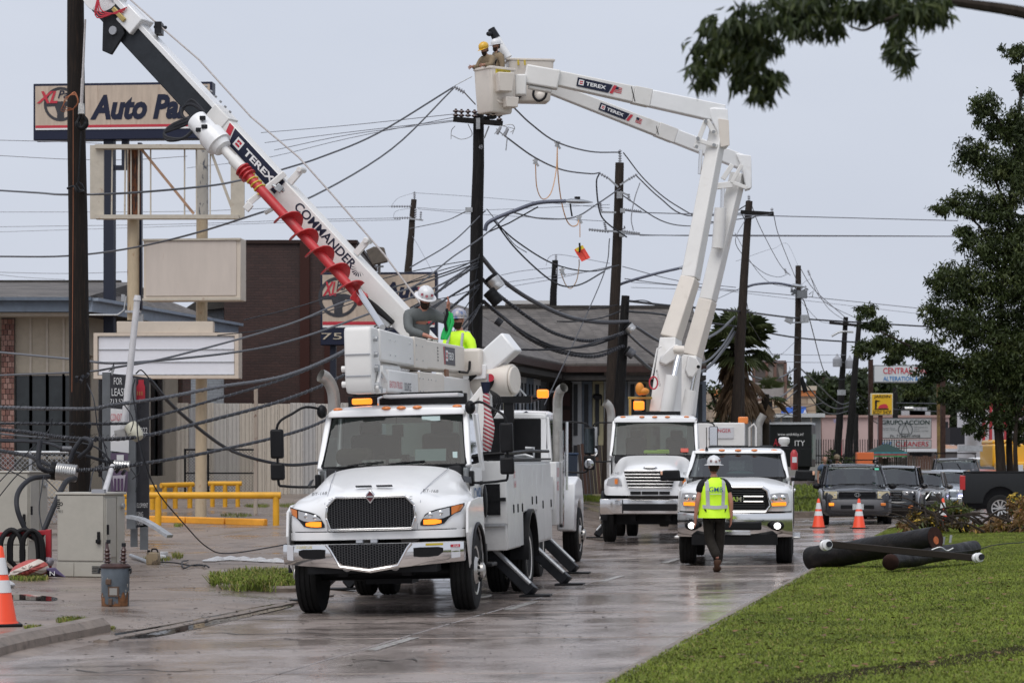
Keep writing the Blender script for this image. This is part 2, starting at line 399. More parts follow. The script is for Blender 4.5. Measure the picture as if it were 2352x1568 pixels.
# gutter lip: the low broken edge where the drive meets the road
lip=[uv(a,LB+.02+random.uniform(-.03,.03),zroad(LB))for a in np.arange(26.4,36,.35)]
struct('gutter_edge',sweep(lip,[(.05,-.05),(.045,.022),(-.06,.032),(-.12,.02),(-.14,-.05)]),KERBM)
def puddle(pts,name='puddle'):
 c=sum((G(*p)for p in pts),V())/len(pts)
 q=spline([G(*p)for p in pts]+[G(*pts[0])],4)[:-1]
 m=MB();m.add([V((p.x,p.y,gz(p.x,p.y)+.006))for p in q],[tuple(range(len(q)))]);o=ob(name,m,PUDDLE,None,smooth=0);o['kind']='structure'
puddle([(10,1368),(60,1365),(128,1372),(120,1380),(60,1378),(15,1376)])
puddle([(262,1455),(330,1444),(420,1428),(520,1408),(600,1392),(660,1384),(672,1392),(590,1412),(470,1440),(360,1462),(285,1466)])
# ---------------------------------------------------------------- lawn
SOIL=mat('lawn_soil',(.075,.090,.022),.9,var=.3,vs=3,bump=.5,bs=20)
bs_=[RB+.1,RB+.6,RB+1.5,RB+3,RB+5,RB+8,RB+12,RB+18,RB+26]
m=sheet([[(lambda p:V((p.x,p.y,gz(p.x,p.y)-.01)))(uv(a,b))for b in bs_]for a in np.arange(6,66,2.)])
struct('lawn',m,SOIL)
m=MB();m.grid([[V((x,18.9+1.15*(x-1.67)+d,gz(x,18.9+1.15*(x-1.67))+.004))for d in(-.42,.42)]for x in np.arange(1.2,6.5,.4)]);struct('mud_rut',m,mat('wet_mud',(.030,.026,.010),.95,spec=.05,var=.4,vs=6,bump=.6,bs=12),smooth=0)
def blade_field(name,P,hgt,wid,mats,lean=.5,mi=None):
 """one bent blade (two triangles) per point"""
 n=len(P);az=RNG.uniform(0,2*np.pi,n);h=hgt*RNG.uniform(.55,1.25,n);ww=wid*RNG.uniform(.7,1.3,n)
 la=RNG.uniform(0,2*np.pi,n);ll=h*RNG.uniform(.1,1,n)*lean
 dx,dy=np.cos(az)*ww/2,np.sin(az)*ww/2;ox,oy=np.cos(la)*ll,np.sin(la)*ll
 v=np.zeros((n,5,3))
 v[:,0]=P+np.stack([-dx,-dy,0*dx],1);v[:,1]=P+np.stack([dx,dy,0*dx],1)
 v[:,2]=P+np.stack([-dx*.8+ox*.4,-dy*.8+oy*.4,h*.6],1);v[:,3]=P+np.stack([dx*.8+ox*.4,dy*.8+oy*.4,h*.6],1)
 v[:,4]=P+np.stack([ox,oy,h*(1-.25*lean)],1)
 k=np.arange(n)[:,None]*5
 f=np.concatenate([k+np.array([[0,1,3]]),k+np.array([[0,3,2]]),k+np.array([[2,3,4]])],0)
 if mi is not None:mi=np.concatenate([mi,mi,mi])
 return np_mesh(name,v.reshape(-1,3),f,mats,None,'stuff',mi)
GR=[mat('grass_green',(.172,.220,.028),.6,var=.3,vs=.9,spec=.2),mat('grass_dark',(.132,.178,.021),.6,var=.3,vs=.9,spec=.2),mat('grass_straw',(.28,.24,.08),.7,var=.3,vs=2,spec=.2)]
for g_ in GR:
 nt=g_.node_tree;b=nt.nodes['Principled BSDF'];ge=nt.nodes.new('ShaderNodeNewGeometry');vm=nt.nodes.new('ShaderNodeVectorMath');vm.operation='MULTIPLY_ADD';vm.inputs[1].default_value=(.35,.35,.35);vm.inputs[2].default_value=(0,0,1)
 nt.links.new(ge.outputs['Normal'],vm.inputs[0]);nt.links.new(vm.outputs[0],b.inputs['Normal'])
n=470000
yy=16+(RNG.random(n)**1.55)*49
xl=(yy*SN+(RB+.08))/CS;xr=(2400-CX)*yy/F+1.2
keep0=xl<xr
xx=xl+RNG.random(n)*np.maximum(xr-xl,0)
bb=xx*CS-yy*SN
rut=np.abs(yy-(18.9+1.15*(xx-1.67)+.12*np.sin(xx*5)))*RNG.uniform(.8,1.5,n)
keep=keep0&((rut>.42)|(RNG.random(n)<.34))
xx,yy,bb=xx[keep],yy[keep],bb[keep]
zz=.10+.035*np.minimum(bb-RB,9)-.015
patch=np.sin(xx*1.7+3*np.sin(yy*.5))*np.sin(yy*.9+xx*.6)+RNG.normal(0,.45,len(xx))
mi=np.where(patch>.75,1,np.where(RNG.random(len(xx))<.06,2,0))
blade_field('lawn_grass',np.stack([xx,yy,zz],1),.046,.0085,GR,1.3,mi)
# shaggy grass on the verge island, weeds along the kerbs
def tuft_points(px0,px1,py0,py1,n,ell=True):
 o=[]
 while len(o)<n:
  u,v=random.uniform(-1,1),random.uniform(-1,1)
  if ell and u*u+v*v>1:continue
  g=G((px0+px1)/2+u*(px1-px0)/2,(py0+py1)/2+v*(py1-py0)/2);o.append((g.x,g.y,g.z-.01))
 return np.array(o)
P=tuft_points(480,715,1318,1362,13000);mi=(RNG.random(len(P))*3).astype(int);mi[RNG.random(len(P))<.4]=1
cx_,cy_=P[:,0].mean(),P[:,1].mean()
mound=MB();rings=[]
dd=1.1-np.hypot((P[:,0]-cx_)/np.ptp(P[:,0])*2,(P[:,1]-cy_)/np.ptp(P[:,1])*2)+.35*np.sin(P[:,0]*9)*np.sin(P[:,1]*5);kk=dd>RNG.random(len(P))*.75;P,mi=P[kk],mi[kk];P[:,2]+=.02
blade_field('verge_grass',P,.21,.013,GR,1.5,mi)
for(x0,x1,y0,y1,n,h)in((20,112,1326,1334,700,.10),(55,100,1440,1446,200,.07),(130,205,1424,1432,420,.09),(240,265,1441,1446,120,.05),(330,395,1280,1290,380,.10),(395,420,1274,1284,150,.12),(505,580,1180,1188,300,.10),(560,620,1160,1166,300,.12),(640,690,1158,1166,250,.1),(400,420,1204,1210,160,.1)):
 P=tuft_points(x0,x1,y0,y1,n);blade_field('weeds',P,h,.012,GR,1.0,(RNG.random(n)*3).astype(int))
def lawn_quad(name,pts,n,h,wd=.02):
 a=[G(*p)for p in pts];m=MB();m.add([p+V((0,0,.02))for p in a],[(0,1,2,3)]);struct(name,m,SOIL,smooth=0)
 s,t=RNG.random(n)[:,None],RNG.random(n)[:,None];a=np.array([tuple(p)for p in a])
 P=(a[0]*(1-s)+a[1]*s)*(1-t)+(a[3]*(1-s)+a[2]*s)*t;P[:,2]+=.015
 blade_field('far_grass',P,h,wd,GR,.9,np.where(RNG.random(n)<.5,0,1))
lawn_quad('verge_lawn',[(1310,1130),(1405,1128),(1405,1155),(1300,1152)],4000,.22)
m=MB();q=[V((8.6,84,.12)),V((15,84,.12)),V((24,128,.5)),V((9,128,.5))];m.add(q,[(0,1,2,3)]);struct('far_lawn',m,SOIL,smooth=0)
n=16000;s,t=RNG.random(n)[:,None],RNG.random(n)[:,None];q=np.array([tuple(p)for p in q])
blade_field('far_grass',(q[0]*(1-s)+q[1]*s)*(1-t)+(q[3]*(1-s)+q[2]*s)*t,.16,.035,GR,.9,np.where(RNG.random(n)<.4,0,1))
fk=[V((8.5,83.7,-.02)),V((12,83.7,-.02)),V((15.2,83.9,-.02))];struct('far_kerb',sweep(fk,[(.1,-.1),(.1,.14),(-.12,.15),(-.12,-.1)]),KERBM)
m=MB()
for i in range(34):
 a=random.uniform(22,48);b=random.uniform(LB+.3,RB-1.6);l=random.uniform(.5,1.9);q=[uv(a+random.gauss(0,.05)+.12*math.sin(k*1.7+i),min(RB-.1,b+l*k/7),zroad(min(RB-.1,b+l*k/7))+.005)for k in range(8)];t_=random.uniform(.015,.05)
 m.grid([[p-U*t_*abs(math.sin(k*2.1+i)),p+U*t_*abs(math.cos(k*1.3+i))]for k,p in enumerate(q)])
ob('road_cracks',m,DIRT,None,smooth=0,kind='stuff')
# fallen leaves and crumbs of wet debris
LEAFB=mat('fallen_leaf_brown',(.16,.085,.03),.6,var=.4,vs=8)
def litter(name,pts,size,m,kind='stuff'):
 v,f=[],[]
 for p in pts:
  a=random.uniform(0,6.28);s=size*random.uniform(.5,1.4);k=len(v)
  for q in range(5):
   t=a+q*1.2566;r=s*(1.3 if q==0 else random.uniform(.4,.7));v.append((p[0]+math.cos(t)*r,p[1]+math.sin(t)*r,p[2]+random.uniform(0,s*.5)))
  f+=[(k,k+1,k+2),(k,k+2,k+3),(k,k+3,k+4)]
 return np_mesh(name,np.array(v),np.array(f),m,None,kind)
pts=[]
for _ in range(330):
 g=G(random.uniform(1560,2352),random.uniform(1300,1560))
 if ab(g.x,g.y)[1]>RB+.2:pts.append((g.x,g.y,g.z+.035))
litter('fallen_leaves',pts,.035,LEAFB)
pts=[]
for _ in range(520):
 g=G(random.uniform(20,1500),random.uniform(1290,1560)if random.random()<.7 else random.uniform(1180,1300));
 if ab(g.x,g.y)[1]<RB-.1:pts.append((g.x,g.y,g.z+.008))
for _ in range(300):
 a=random.uniform(26,36);p=uv(a,LB+random.gauss(0,.25));pts.append((p.x,p.y,gz(p.x,p.y)+.02))
litter('road_debris',pts,.022,DIRT)
# ================================================================ BUILDINGS
def brick_mat(name,c1,c2,mo,bw,bh,rough=.75,bump=.4,mort=.012,k=(1,1,1),dark=None):
 m=bpy.data.materials.new(name);m.use_nodes=True;nt=m.node_tree;b=nt.nodes['Principled BSDF'];L=nt.links.new
 tc=nt.nodes.new('ShaderNodeTexCoord');sp=nt.nodes.new('ShaderNodeSeparateXYZ');L(tc.outputs['Object'],sp.inputs[0])
 a=nt.nodes.new('ShaderNodeMath');a.operation='ADD';L(sp.outputs[0],a.inputs[0]);L(sp.outputs[1],a.inputs[1])
 cb=nt.nodes.new('ShaderNodeCombineXYZ');L(a.outputs[0],cb.inputs[0]);L(sp.outputs[2],cb.inputs[1])
 t=nt.nodes.new('ShaderNodeTexBrick');L(cb.outputs[0],t.inputs['Vector'])
 t.inputs['Color1'].default_value=(*c1,1);t.inputs['Color2'].default_value=(*c2,1);t.inputs['Mortar'].default_value=(*mo,1)
 t.inputs['Scale'].default_value=1;t.inputs['Mortar Size'].default_value=mort;t.inputs['Brick Width'].default_value=bw;t.inputs['Row Height'].default_value=bh
 n=nt.nodes.new('ShaderNodeTexNoise');n.inputs['Scale'].default_value=.8;n.inputs['Detail'].default_value=7;L(tc.outputs['Object'],n.inputs['Vector'])
 r=nt.nodes.new('ShaderNodeValToRGB');r.color_ramp.elements[0].position=.3;r.color_ramp.elements[1].position=.7;r.color_ramp.elements[0].color=(.72,.72,.72,1);r.color_ramp.elements[1].color=(1.18,1.18,1.18,1)
 L(n.outputs['Fac'],r.inputs[0]);x=nt.nodes.new('ShaderNodeMixRGB');x.blend_type='MULTIPLY';x.inputs[0].default_value=1;L(t.outputs['Color'],x.inputs[1]);L(r.outputs[0],x.inputs[2]);L(x.outputs[0],b.inputs['Base Color'])
 u=nt.nodes.new('ShaderNodeBump');u.inputs['Strength'].default_value=bump;u.inputs['Distance'].default_value=.02;u.invert=True;L(t.outputs['Fac'],u.inputs['Height']);L(u.outputs[0],b.inputs['Normal'])
 b.inputs['Roughness'].default_value=rough;return m
SHING=brick_mat('grey_shingle',(.105,.092,.082),(.17,.15,.135),(.06,.053,.048),.33,.075,.7,.5,.012)
BROWNB=brick_mat('dark_brown_brick',(.040,.018,.014),(.058,.026,.020),(.030,.014,.012),.30,.10,.6,.4)
BLUEB=brick_mat('pale_blue_painted_brick',(.33,.36,.40),(.38,.41,.45),(.26,.28,.31),.32,.11,.6,.4)
WHITEB=brick_mat('flaking_white_brick',(.55,.53,.50),(.62,.60,.57),(.40,.35,.31),.3,.1,.7,.4)
STONE=brick_mat('tan_stone',(.40,.29,.19),(.52,.42,.30),(.28,.20,.14),.9,.35,.8,.4,.03)
FASCIA=mat('blue_grey_fascia',(.115,.145,.185),.5,var=.12,dark=(.06,.07,.08),dpos=(.55,.8))
FASCIA2=mat('pale_blue_fascia',(.27,.32,.385),.5,var=.12,dark=(.15,.17,.19),dpos=(.55,.8))
TANW=mat('tan_wall_panel',(.46,.40,.31),.6,var=.06,dark=(.32,.27,.2),dpos=(.6,.85))
CREAM=mat('cream_trim',(.52,.46,.38),.55,var=.06)
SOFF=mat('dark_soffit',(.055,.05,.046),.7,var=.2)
WGLASS=mat('shop_window_glass',(.022,.026,.026),.08,spec=.5,var=.5,vs=1.5)
BRK=[mat('wall_brick_%s'%n,c,.8,var=.15,vs=20,bump=.3)for n,c in(('dull',(.27,.135,.105)),('pale',(.34,.20,.165)),('dark',(.19,.095,.078)))]
MORT=mat('brick_mortar',(.15,.13,.115),.9)
# --- shop on the left
base=.60
sh=thing('shop_building','single storey shop with blue grey canopy, tan panels and brick columns behind the leaning pole','building',at(100,1140,80),world=True)
bE=-27.5;bW=-28.9;YF=78.0
def onb(b,Y):return(b+Y*SN)/CS
cz=6.5
xc=onb(bE,YF);xw=onb(bW,YF+1.6)
m=MB();m.box(((xw-12)/2+xw/2,YF+7,base+3),(.0001+abs(12),10.6,6));
# inner core: front wall and road-side wall as real slabs
m=MB();m.box((xw-10,YF+1.85,base+5.55),(20,.3,1.1));m.box((xw-10,YF+1.85,base+.2),(20,.3,.9))
a0=uv(0,0);p0=V((onb(bW,YF+1.9),YF+1.9,0));p1=V((onb(bW,92.5),92.5,0))
m.beam(p0+V((0,0,base+5.3)),p1+V((0,0,base+5.3)),.3,1.6);m.beam(p0+V((0,0,base+.2)),p1+V((0,0,base+.2)),.3,.9)
m.box((xw-10,YF+9,base+3),(19,.3,6.0))
ob('wall',m,TANW,sh,smooth=0)
ob('floor',MB().box((xw-10,YF+6,base-.1),(20,9,.3)),DIRT,sh,smooth=0)
def facade(parent,x0,x1,Y,zl,zm,zt,n,frame,panelm,nb):
 W=(x1-x0)/n
 for i in range(n):
  mb=MB();mb.box((x0+(i+.5)*W,Y,(zm+zt)/2),(W-.03,.08,zt-zm));ob('wall_panel',mb,panelm,parent,bevel=.008,smooth=0)
  mb=MB();mb.box((x0+i*W,Y-.055,(zm+zt)/2),(.07,.05,zt-zm));ob('batten',mb,CREAM,parent,smooth=0)
  k=nb
  win=MB();z0=zl
  for q in(0,1):win.box((x0+(i+q)*W,Y-.03,(zl+zm)/2),(.07,.14,zm-zl))
  for zz in(zl,zm-.03):win.box((x0+(i+.5)*W,Y-.03,zz),(W-.075,.13,.09))
  wi=ob('window',win,frame,parent,smooth=0)
  for q in range(k):
   mb=MB();mb.box((x0+(i+(q+.5)/k)*W,Y,(zl+zm)/2),(W/k-.08,.03,zm-zl-.1));ob('pane',mb,WGLASS,wi,smooth=0)
   if q:
    mb=MB();mb.box((x0+(i+q/k)*W,Y-.02,(zl+zm)/2),(.05,.09,zm-zl-.1));ob('mullion',mb,frame,wi,smooth=0)
yA=YF+1.65
facade(sh,at(33,0,yA).x,at(33,0,yA).x+4*38*yA/F,yA,at(0,1050,yA).z,at(0,857,yA).z,at(0,712,yA).z,4,mat('window_frame_tan',(.26,.23,.19),.5),TANW,1)
# brick column, brick by brick
bm_=MB();bx0,bx1=at(3,0,yA-.2).x,at(33,0,yA-.2).x;bw=(bx1-bx0)
bc=ob('brick_column',MB().box(((bx0+bx1)/2,yA-.05,(base+cz)/2-.1),(bw,.28,cz-base-.2)),MORT,sh,smooth=0)
brick_me=None
rows=int((cz-base-.3)/.165);wl=bw/3
proto={}
for i in range(rows):
 off=0 if i%2 else .5
 for j in range(4 if off else 3):
  x0=max(bx0,bx0+(j-off)*wl);x1=min(bx1,bx0+(j+1-off)*wl);wd=x1-x0-.018
  if wd<.03:continue
  key=(round(wd,2),random.randrange(3))
  if key not in proto:
   mb=MB();mb.box((0,0,0),(wd,.06,.145));o=ob('brick',mb,BRK[key[1]],None,smooth=0);WORLD.pop(o.name);proto[key]=o;o.parent=bc
  else:o=proto[key].copy();COL.objects.link(o)
  o.location=WORLD[bc.name]@V(((x0+x1)/2,yA-.21+random.uniform(-.006,.006),base+.1+i*.165))
ob('red_trim',MB().box((at(0,0,yA).x-.1,yA-.3,(base+cz)/2-.3),(.14,.1,cz-base-.6)),mat('red_trim_paint',(.32,.03,.025),.5),sh,smooth=0)
# road side wall: openings between tan panels, end brick pier
for i,(px0,px1,kind)in enumerate(((206,222,'p'),(222,262,'w'),(262,300,'w'),(300,340,'w'),(342,358,'w'),(358,374,'w'),(376,406,'p'),(407,426,'b'))):
 def onw(px):k=(px-CX)/F;Y=bW/(k*CS-SN);return V((k*Y,Y,0))
 A,B=onw(px0),onw(px1);d=B-A
 if kind=='p':
  mb=MB();mb.beam(A+V((0,0,3.1)),B+V((0,0,3.1)),.1,4.6);ob('wall_panel',mb,TANW,sh,smooth=0)
 elif kind=='b':
  mb=MB();mb.beam(A+V((0,0,3.1)),B+V((0,0,3.1)),.4,5.2);ob('brick_pier',mb,brick_mat('pier_brick',(.17,.095,.075),(.23,.14,.115),(.15,.13,.11),.3,.11),sh,smooth=0)
 else:
  mb=MB()
  for q in(0,1):mb.beam(A+d*q+V((0,0,.9)),A+d*q+V((0,0,5.1)),.1,.1,up=(0,1,0))
  mb.beam(A+V((0,0,5.0)),B+V((0,0,5.0)),.1,.12);mb.beam(A+V((0,0,1.0)),B+V((0,0,1.0)),.1,.12)
  wi=ob('window',mb,CREAM,sh,smooth=0);mb=MB();mb.beam(A*.97+B*.03+V((0,0,3)),B*.97+A*.03+V((0,0,3)),.03,3.9);ob('pane',mb,WGLASS,wi,smooth=0)
m=MB();A=V((onb(bW+.12,80.9),80.9,0));m.beam(A+V((0,0,4.1)),A+V((.14,.75,4.1)),.02,1.9);ob('blue_poster',m,mat('blue_poster',(.05,.22,.5),.4,var=.2,vs=2),sh,smooth=0)
# canopy fascia (front and road side), soffit, roof
z1=at(0,690,YF).z;z0=at(0,716,YF).z
m=MB();m.box((xc-9,YF,(z0+z1)/2),(18,.12,z1-z0));m.box((xc-9,YF-.1,z1+.04),(18.2,.3,.10));ob('fascia',m,FASCIA,sh,smooth=0)
A=V((xc+.05,YF-.05,(z0+z1)/2));B=V((onb(bE,92.8),92.8,(z0+z1)/2));m=MB();m.beam(A,B,.12,z1-z0);m.beam(A+V((.1,0,(z1-z0)/2+.03)),B+V((.1,0,(z1-z0)/2+.03)),.3,.09);ob('fascia',m,FASCIA2,sh,smooth=0)
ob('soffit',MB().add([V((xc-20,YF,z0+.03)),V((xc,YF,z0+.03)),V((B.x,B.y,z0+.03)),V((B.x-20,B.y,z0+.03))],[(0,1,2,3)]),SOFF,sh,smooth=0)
m=MB()
for i in range(3):m.beam(V((xc-12,YF+.3+i*.4,z0-.06)),V((xc-.2,YF+.3+i*.4,z0-.06)),.08,.1)
ob('soffit_rail',m,CREAM,sh,smooth=0)
zr=at(0,648,87).z;rx=at(312,0,87).x
m=MB();m.add([V((xc-20,YF+.1,z1+.05)),V((xc-.3,YF+.1,z1+.05)),V((rx,87,zr)),V((xc-20,87,zr))],[(0,1,2,3)])
m.add([V((xc-.3,YF+.1,z1+.05)),V((B.x-.3,B.y,z1+.05)),V((rx+.1,90,zr-.2)),V((rx,87,zr))],[(0,1,2,3)])
ob('roof',m,SHING,sh,smooth=0);ob('roof_ridge',MB().beam(V((xc-20,87,zr)),V((rx-.5,87,zr)),.3,.12),SOFF,sh,smooth=0)
# --- dark brick building
bb=thing('brick_building','tall windowless dark brown brick building behind the auto parts sign','building',at(660,1130,95),world=True)
def bx(parent,name,x0,x1,y0,y1,Y,D,mt,**k):
 a,b=at(x0,y1,Y),at(x1,y0,Y);mb=MB();mb.box(((a.x+b.x)/2,Y+D/2,(a.z+b.z)/2),(b.x-a.x,D,b.z-a.z));return ob(name,mb,mt,parent,**k)
bx(bb,'wall',515,818,556,1140,95,14,BROWNB,smooth=0);bx(bb,'parapet',512,821,551,559,94.9,14.2,mat('brown_coping',(.035,.02,.017),.6),smooth=0)
m=MB();
for px in(700,756):m.box(at(px,850,94.93),(.35,.12,9.4))
ob('pilaster',m,mat('brown_pilaster',(.05,.02,.016),.7),bb,smooth=0)
wg=thing('block_building','pale blue painted block wing beside the dark brown brick building','building',at(470,1130,97),world=True)
bx(wg,'wall',424,514,706,1140,97,8,BLUEB,smooth=0)
m=MB();a,b,c,d=at(408,720,96.5),at(452,690,96.5),at(516,690,96.5),at(520,706,96.5);m.prism([a,b,c,d],(0,8.5,0));ob('roof',m,SOFF,wg,smooth=0)
# --- house with painted panels
hs=thing('panelled_house','low grey shingled house with white, blue and cream painted wall panels behind the tall pole','house',at(1330,1140,84),world=True)
bH=1.57*CS-81.6*SN;ze=4.74
def hp(b,Y,z):return V((onb(b,Y),Y,z))
E0,E1=hp(bH,69.5,ze),hp(bH,82,ze);xr=at(1622,0,82).x
m=MB();t=.12
rid0,rid1=hp(bH-4.0,79,ze+2.1),hp(bH-4.2,88,ze+2.1)
m.prism([E0,E1,rid1,rid0],(0,0,t))
m.prism([E1,V((xr,82,ze)),V((xr,88,ze+2.12)),V((rid1.x,88,ze+2.12))],(0,0,t))
m.prism([V((xr,94,ze)),V((xr,88.05,ze+2.12)),V((rid1.x,88.05,ze+2.12)),V((rid1.x,94,ze))],(0,0,t))
ob('roof',m,SHING,hs,smooth=0)
ob('roof_ridge',MB().beam(V((rid1.x,88,ze+2.26)),V((xr,88,ze+2.26)),.3,.1),SOFF,hs,smooth=0)
GUT=mat('brown_gutter',(.055,.032,.027),.5,var=.15)
m=MB();m.beam(E0-V((0,0,.06)),E1-V((0,0,.06)),.16,.2);m.beam(E1-V((0,0,.06))-V((0,.02,0)),V((xr,81.98,ze-.06)),.16,.2);ob('gutter',m,GUT,hs,smooth=0)
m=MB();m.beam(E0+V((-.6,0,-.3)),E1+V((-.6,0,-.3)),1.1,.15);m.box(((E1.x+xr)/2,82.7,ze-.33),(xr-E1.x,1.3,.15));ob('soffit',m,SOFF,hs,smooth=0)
HC=[mat('panel_white',(.43,.44,.45),.6,var=.08),mat('panel_blue',(.16,.19,.23),.6,var=.1),mat('panel_cream',(.46,.41,.25),.6,var=.08),mat('panel_grey',(.15,.16,.17),.6,var=.1)]
SLOT=mat('dark_slot',(.045,.047,.05),.5)
yW=83.4;zg=.5;zt=ze-.40
ob('wall',MB().box(((at(1312,0,yW).x+xr)/2,yW+.2,(zg+zt)/2),(xr-at(1312,0,yW).x,.3,zt-zg)),HC[3],hs,smooth=0)
for i,(px,wpx,c)in enumerate(((1312,24,0),(1337,23,1),(1361,25,2),(1387,27,0),(1415,26,1),(1442,25,0),(1468,25,2),(1494,25,0),(1520,24,1),(1545,26,2),(1572,25,0),(1598,24,1))):
 a,b=at(px,0,yW).x,at(px+wpx,0,yW).x
 mb=MB();mb.box(((a+b)/2,yW,(zg+zt)/2),(b-a,.07,zt-zg));o=ob('wall_panel',mb,HC[c],hs,bevel=.01,smooth=0)
 mb=MB();sx=a+(b-a)*.42;sl_=b-a
 for zz0,zz1 in((at(0,1000,yW).z,zt-.1),(at(0,1062,yW).z,at(0,1022,yW).z)):
  mb.box((sx,yW-.05,(zz0+zz1)/2),(.13,.05,zz1-zz0))
 ob('slot',mb,SLOT,hs,smooth=0)
wb=bH-.75
for i in range(9):
 Y0=71.2+i*1.2;c=(0,2,1,0,2,1,0,1,0)[i]
 A,B=hp(wb,Y0,(zg+zt)/2),hp(wb,Y0+1.14,(zg+zt)/2);mb=MB();mb.beam(A,B,.08,zt-zg);ob('wall_panel',mb,HC[c],hs,smooth=0)
 mb=MB()
 for q in(.35,.8):mb.beam(hp(wb+.05,Y0+q*1.1-.06,3.1),hp(wb+.05,Y0+q*1.1+.06,3.1),.05,2.1)
 ob('slot',mb,SLOT,hs,smooth=0)
ob('wall',MB().beam(hp(wb-.1,70.8,2.4),hp(wb-.1,83.5,2.4),.1,3.8),HC[3],hs,smooth=0)
ob('recess_wall',MB().box((at(1276,0,84).x,84.6,2.6),(3.2,.2,4.6)),SOFF,hs,smooth=0)
dr=ob('door',MB().box((at(1288,0,83.2).x,83.3,2.5),(.75,.1,3.6)),mat('dark_doorway',(.02,.015,.013),.6),hs,smooth=0)
for i in range(6):
 ob('door_panel',MB().box((at(1288,0,83.2).x,83.2,1.0+i*.55),(.6,.06,.42)),mat('door_panel_red',(.045,.022,.02),.6),dr,smooth=0)
for px,py in((1228,915),(1276,905),(1378,912)):
 m=MB();Y=76 if px<1300 else yW-.25;c=at(px,py,Y);m.tube([c+V((.05,.15,-.25)),c+V((.05,0,-.05)),c],.02,6);m.box(c+V((-.08,-.05,.02)),(.26,.16,.12),(R(25),0,R(20)));ob('wall_lamp',m,DARK,hs)
wp=thing('parapet_building','flaking white parapet building showing over the shingled house roof','building',at(1200,760,108),world=True)
bx(wp,'wall',1165,1276,697,800,108,8,WHITEB,smooth=0);bx(wp,'parapet',1160,1279,690,698,107.9,8.2,mat('white_coping',(.55,.54,.52),.6),smooth=0)
ob('mansard',MB().prism([at(1110,740,106),at(1118,705,106),at(1196,700,106),at(1240,728,106),at(1240,745,106)],(0,1.5,0)),mat('mansard_brown',(.04,.024,.02),.6),wp,smooth=0)
# chimneys and vents above the brick roofline
vt=thing('roof_vent','dark round roof vent standing by the pole above the house','vent',at(1062,760,92),world=True)
m=MB();c=at(1062,770,92);m.cyl(c-V((0,0,.8)),c+V((0,0,.3)),.16);ob('pipe',m,GALV,vt);ob('turbine',MB().ball(c+V((0,0,.5)),(.3,.3,.24)),DARK,vt)
# --- mural wall
mu=thing('mural_building','low building with faded pastel mural beside the house','building',at(1480,1060,97),world=True)
MUR=mat('mural_paint',(.50,.47,.52),.7,var=.0,var2=None,dark=(.55,.36,.38),dpos=(.42,.62),ds=.8)
bx(mu,'wall',1436,1600,862,1140,97,6,MUR,smooth=0)
bx(mu,'blue_band',1462,1530,866,884,96.97,.05,mat('mural_blue',(.16,.28,.55),.7,var=.4,vs=1.5),smooth=0);bx(mu,'yellow_band',1438,1452,880,892,96.97,.05,mat('mural_yellow',(.75,.5,.1),.7),smooth=0)
txt(mu,'SIX MI\nSINCE\n1968',at(1466,902,96.95),.85,.7,INK)
ob('porch_roof',MB().prism([at(1430,868,96),at(1432,855,96),at(1452,862,96),at(1462,872,96),at(1450,874,96)],(0,5,0)),SHING,mu,smooth=0)
ob('downpipe',MB().tube([at(1458,872,95.8),at(1455,882,95.8),at(1434,892,95.8),at(1432,1010,95.8)],.06),BLACK,mu)
dk=thing('dark_shopfront','narrow dark framed shopfront edge behind the twin white booms','building',at(1600,1060,100),world=True)
bx(dk,'wall',1588,1614,792,1140,100,5,mat('dark_cladding',(.03,.032,.04),.5),smooth=0);bx(dk,'mullion',1599,1602,800,1140,99.9,.1,CREAM,smooth=0)
# --- far row: stone and orange shop, pink store
og=thing('stone_building','tan stone shop with orange bands and blue awning far down the road','building',at(1760,1045,142),world=True)
bx(og,'wall',1640,1874,893,1060,142,14,STONE,smooth=0);OR_=mat('orange_stucco',(.62,.22,.07),.7,var=.08)
bx(og,'parapet',1834,1876,886,896,141.7,14.4,mat('tan_coping',(.5,.42,.33),.7),smooth=0)
for x0,x1,y0,y1 in((1836,1873,897,909),(1640,1765,897,910),(1650,1765,930,952)):bx(og,'orange_band',x0,x1,y0,y1,141.85,.15,OR_,smooth=0)
bx(og,'beige_band',1650,1765,918,929,141.85,.15,mat('beige_stucco',(.55,.47,.38),.7),smooth=0)
aw=ob('blue_awning',MB().prism([at(1794,956,141),at(1796,935,142),at(1851,933,142),at(1852,955,141)],(0,.1,0)),mat('blue_awning_cloth',(.02,.10,.42),.6,var=.1),og,smooth=0);txt(aw,'A',at(1849,950,140.8),.35,.45,PAPER)
pk=thing('pink_building','long pale pink flat roofed store behind the roadside signs','building',at(2030,1050,150),world=True)
PINK=mat('pink_stucco',(.52,.38,.36),.75,var=.07,vs=.4)
bx(pk,'wall',1888,2180,958,1060,150,22,PINK,smooth=0);bx(pk,'coping',1886,2182,953,958,149.8,22.4,mat('pink_coping',(.36,.24,.21),.7),smooth=0)
ob('awning',MB().prism([at(2166,1034,149),at(2168,1020,150),at(2196,1022,152),at(2214,1034,149)],(0,1,0)),mat('brown_awning',(.42,.25,.17),.7),pk,smooth=0)
bx(pk,'doorway',2171,2178,968,1000,149.9,.2,DARK,smooth=0)
for px in(2085,2100,2110,2122):
 m=MB();c=at(px,952,158);m.box(c,(.7,.7,.5));m.cyl(c,c+V((0,0,.45)),.2);ob('roof_fan',m,GALV,pk,smooth=0)
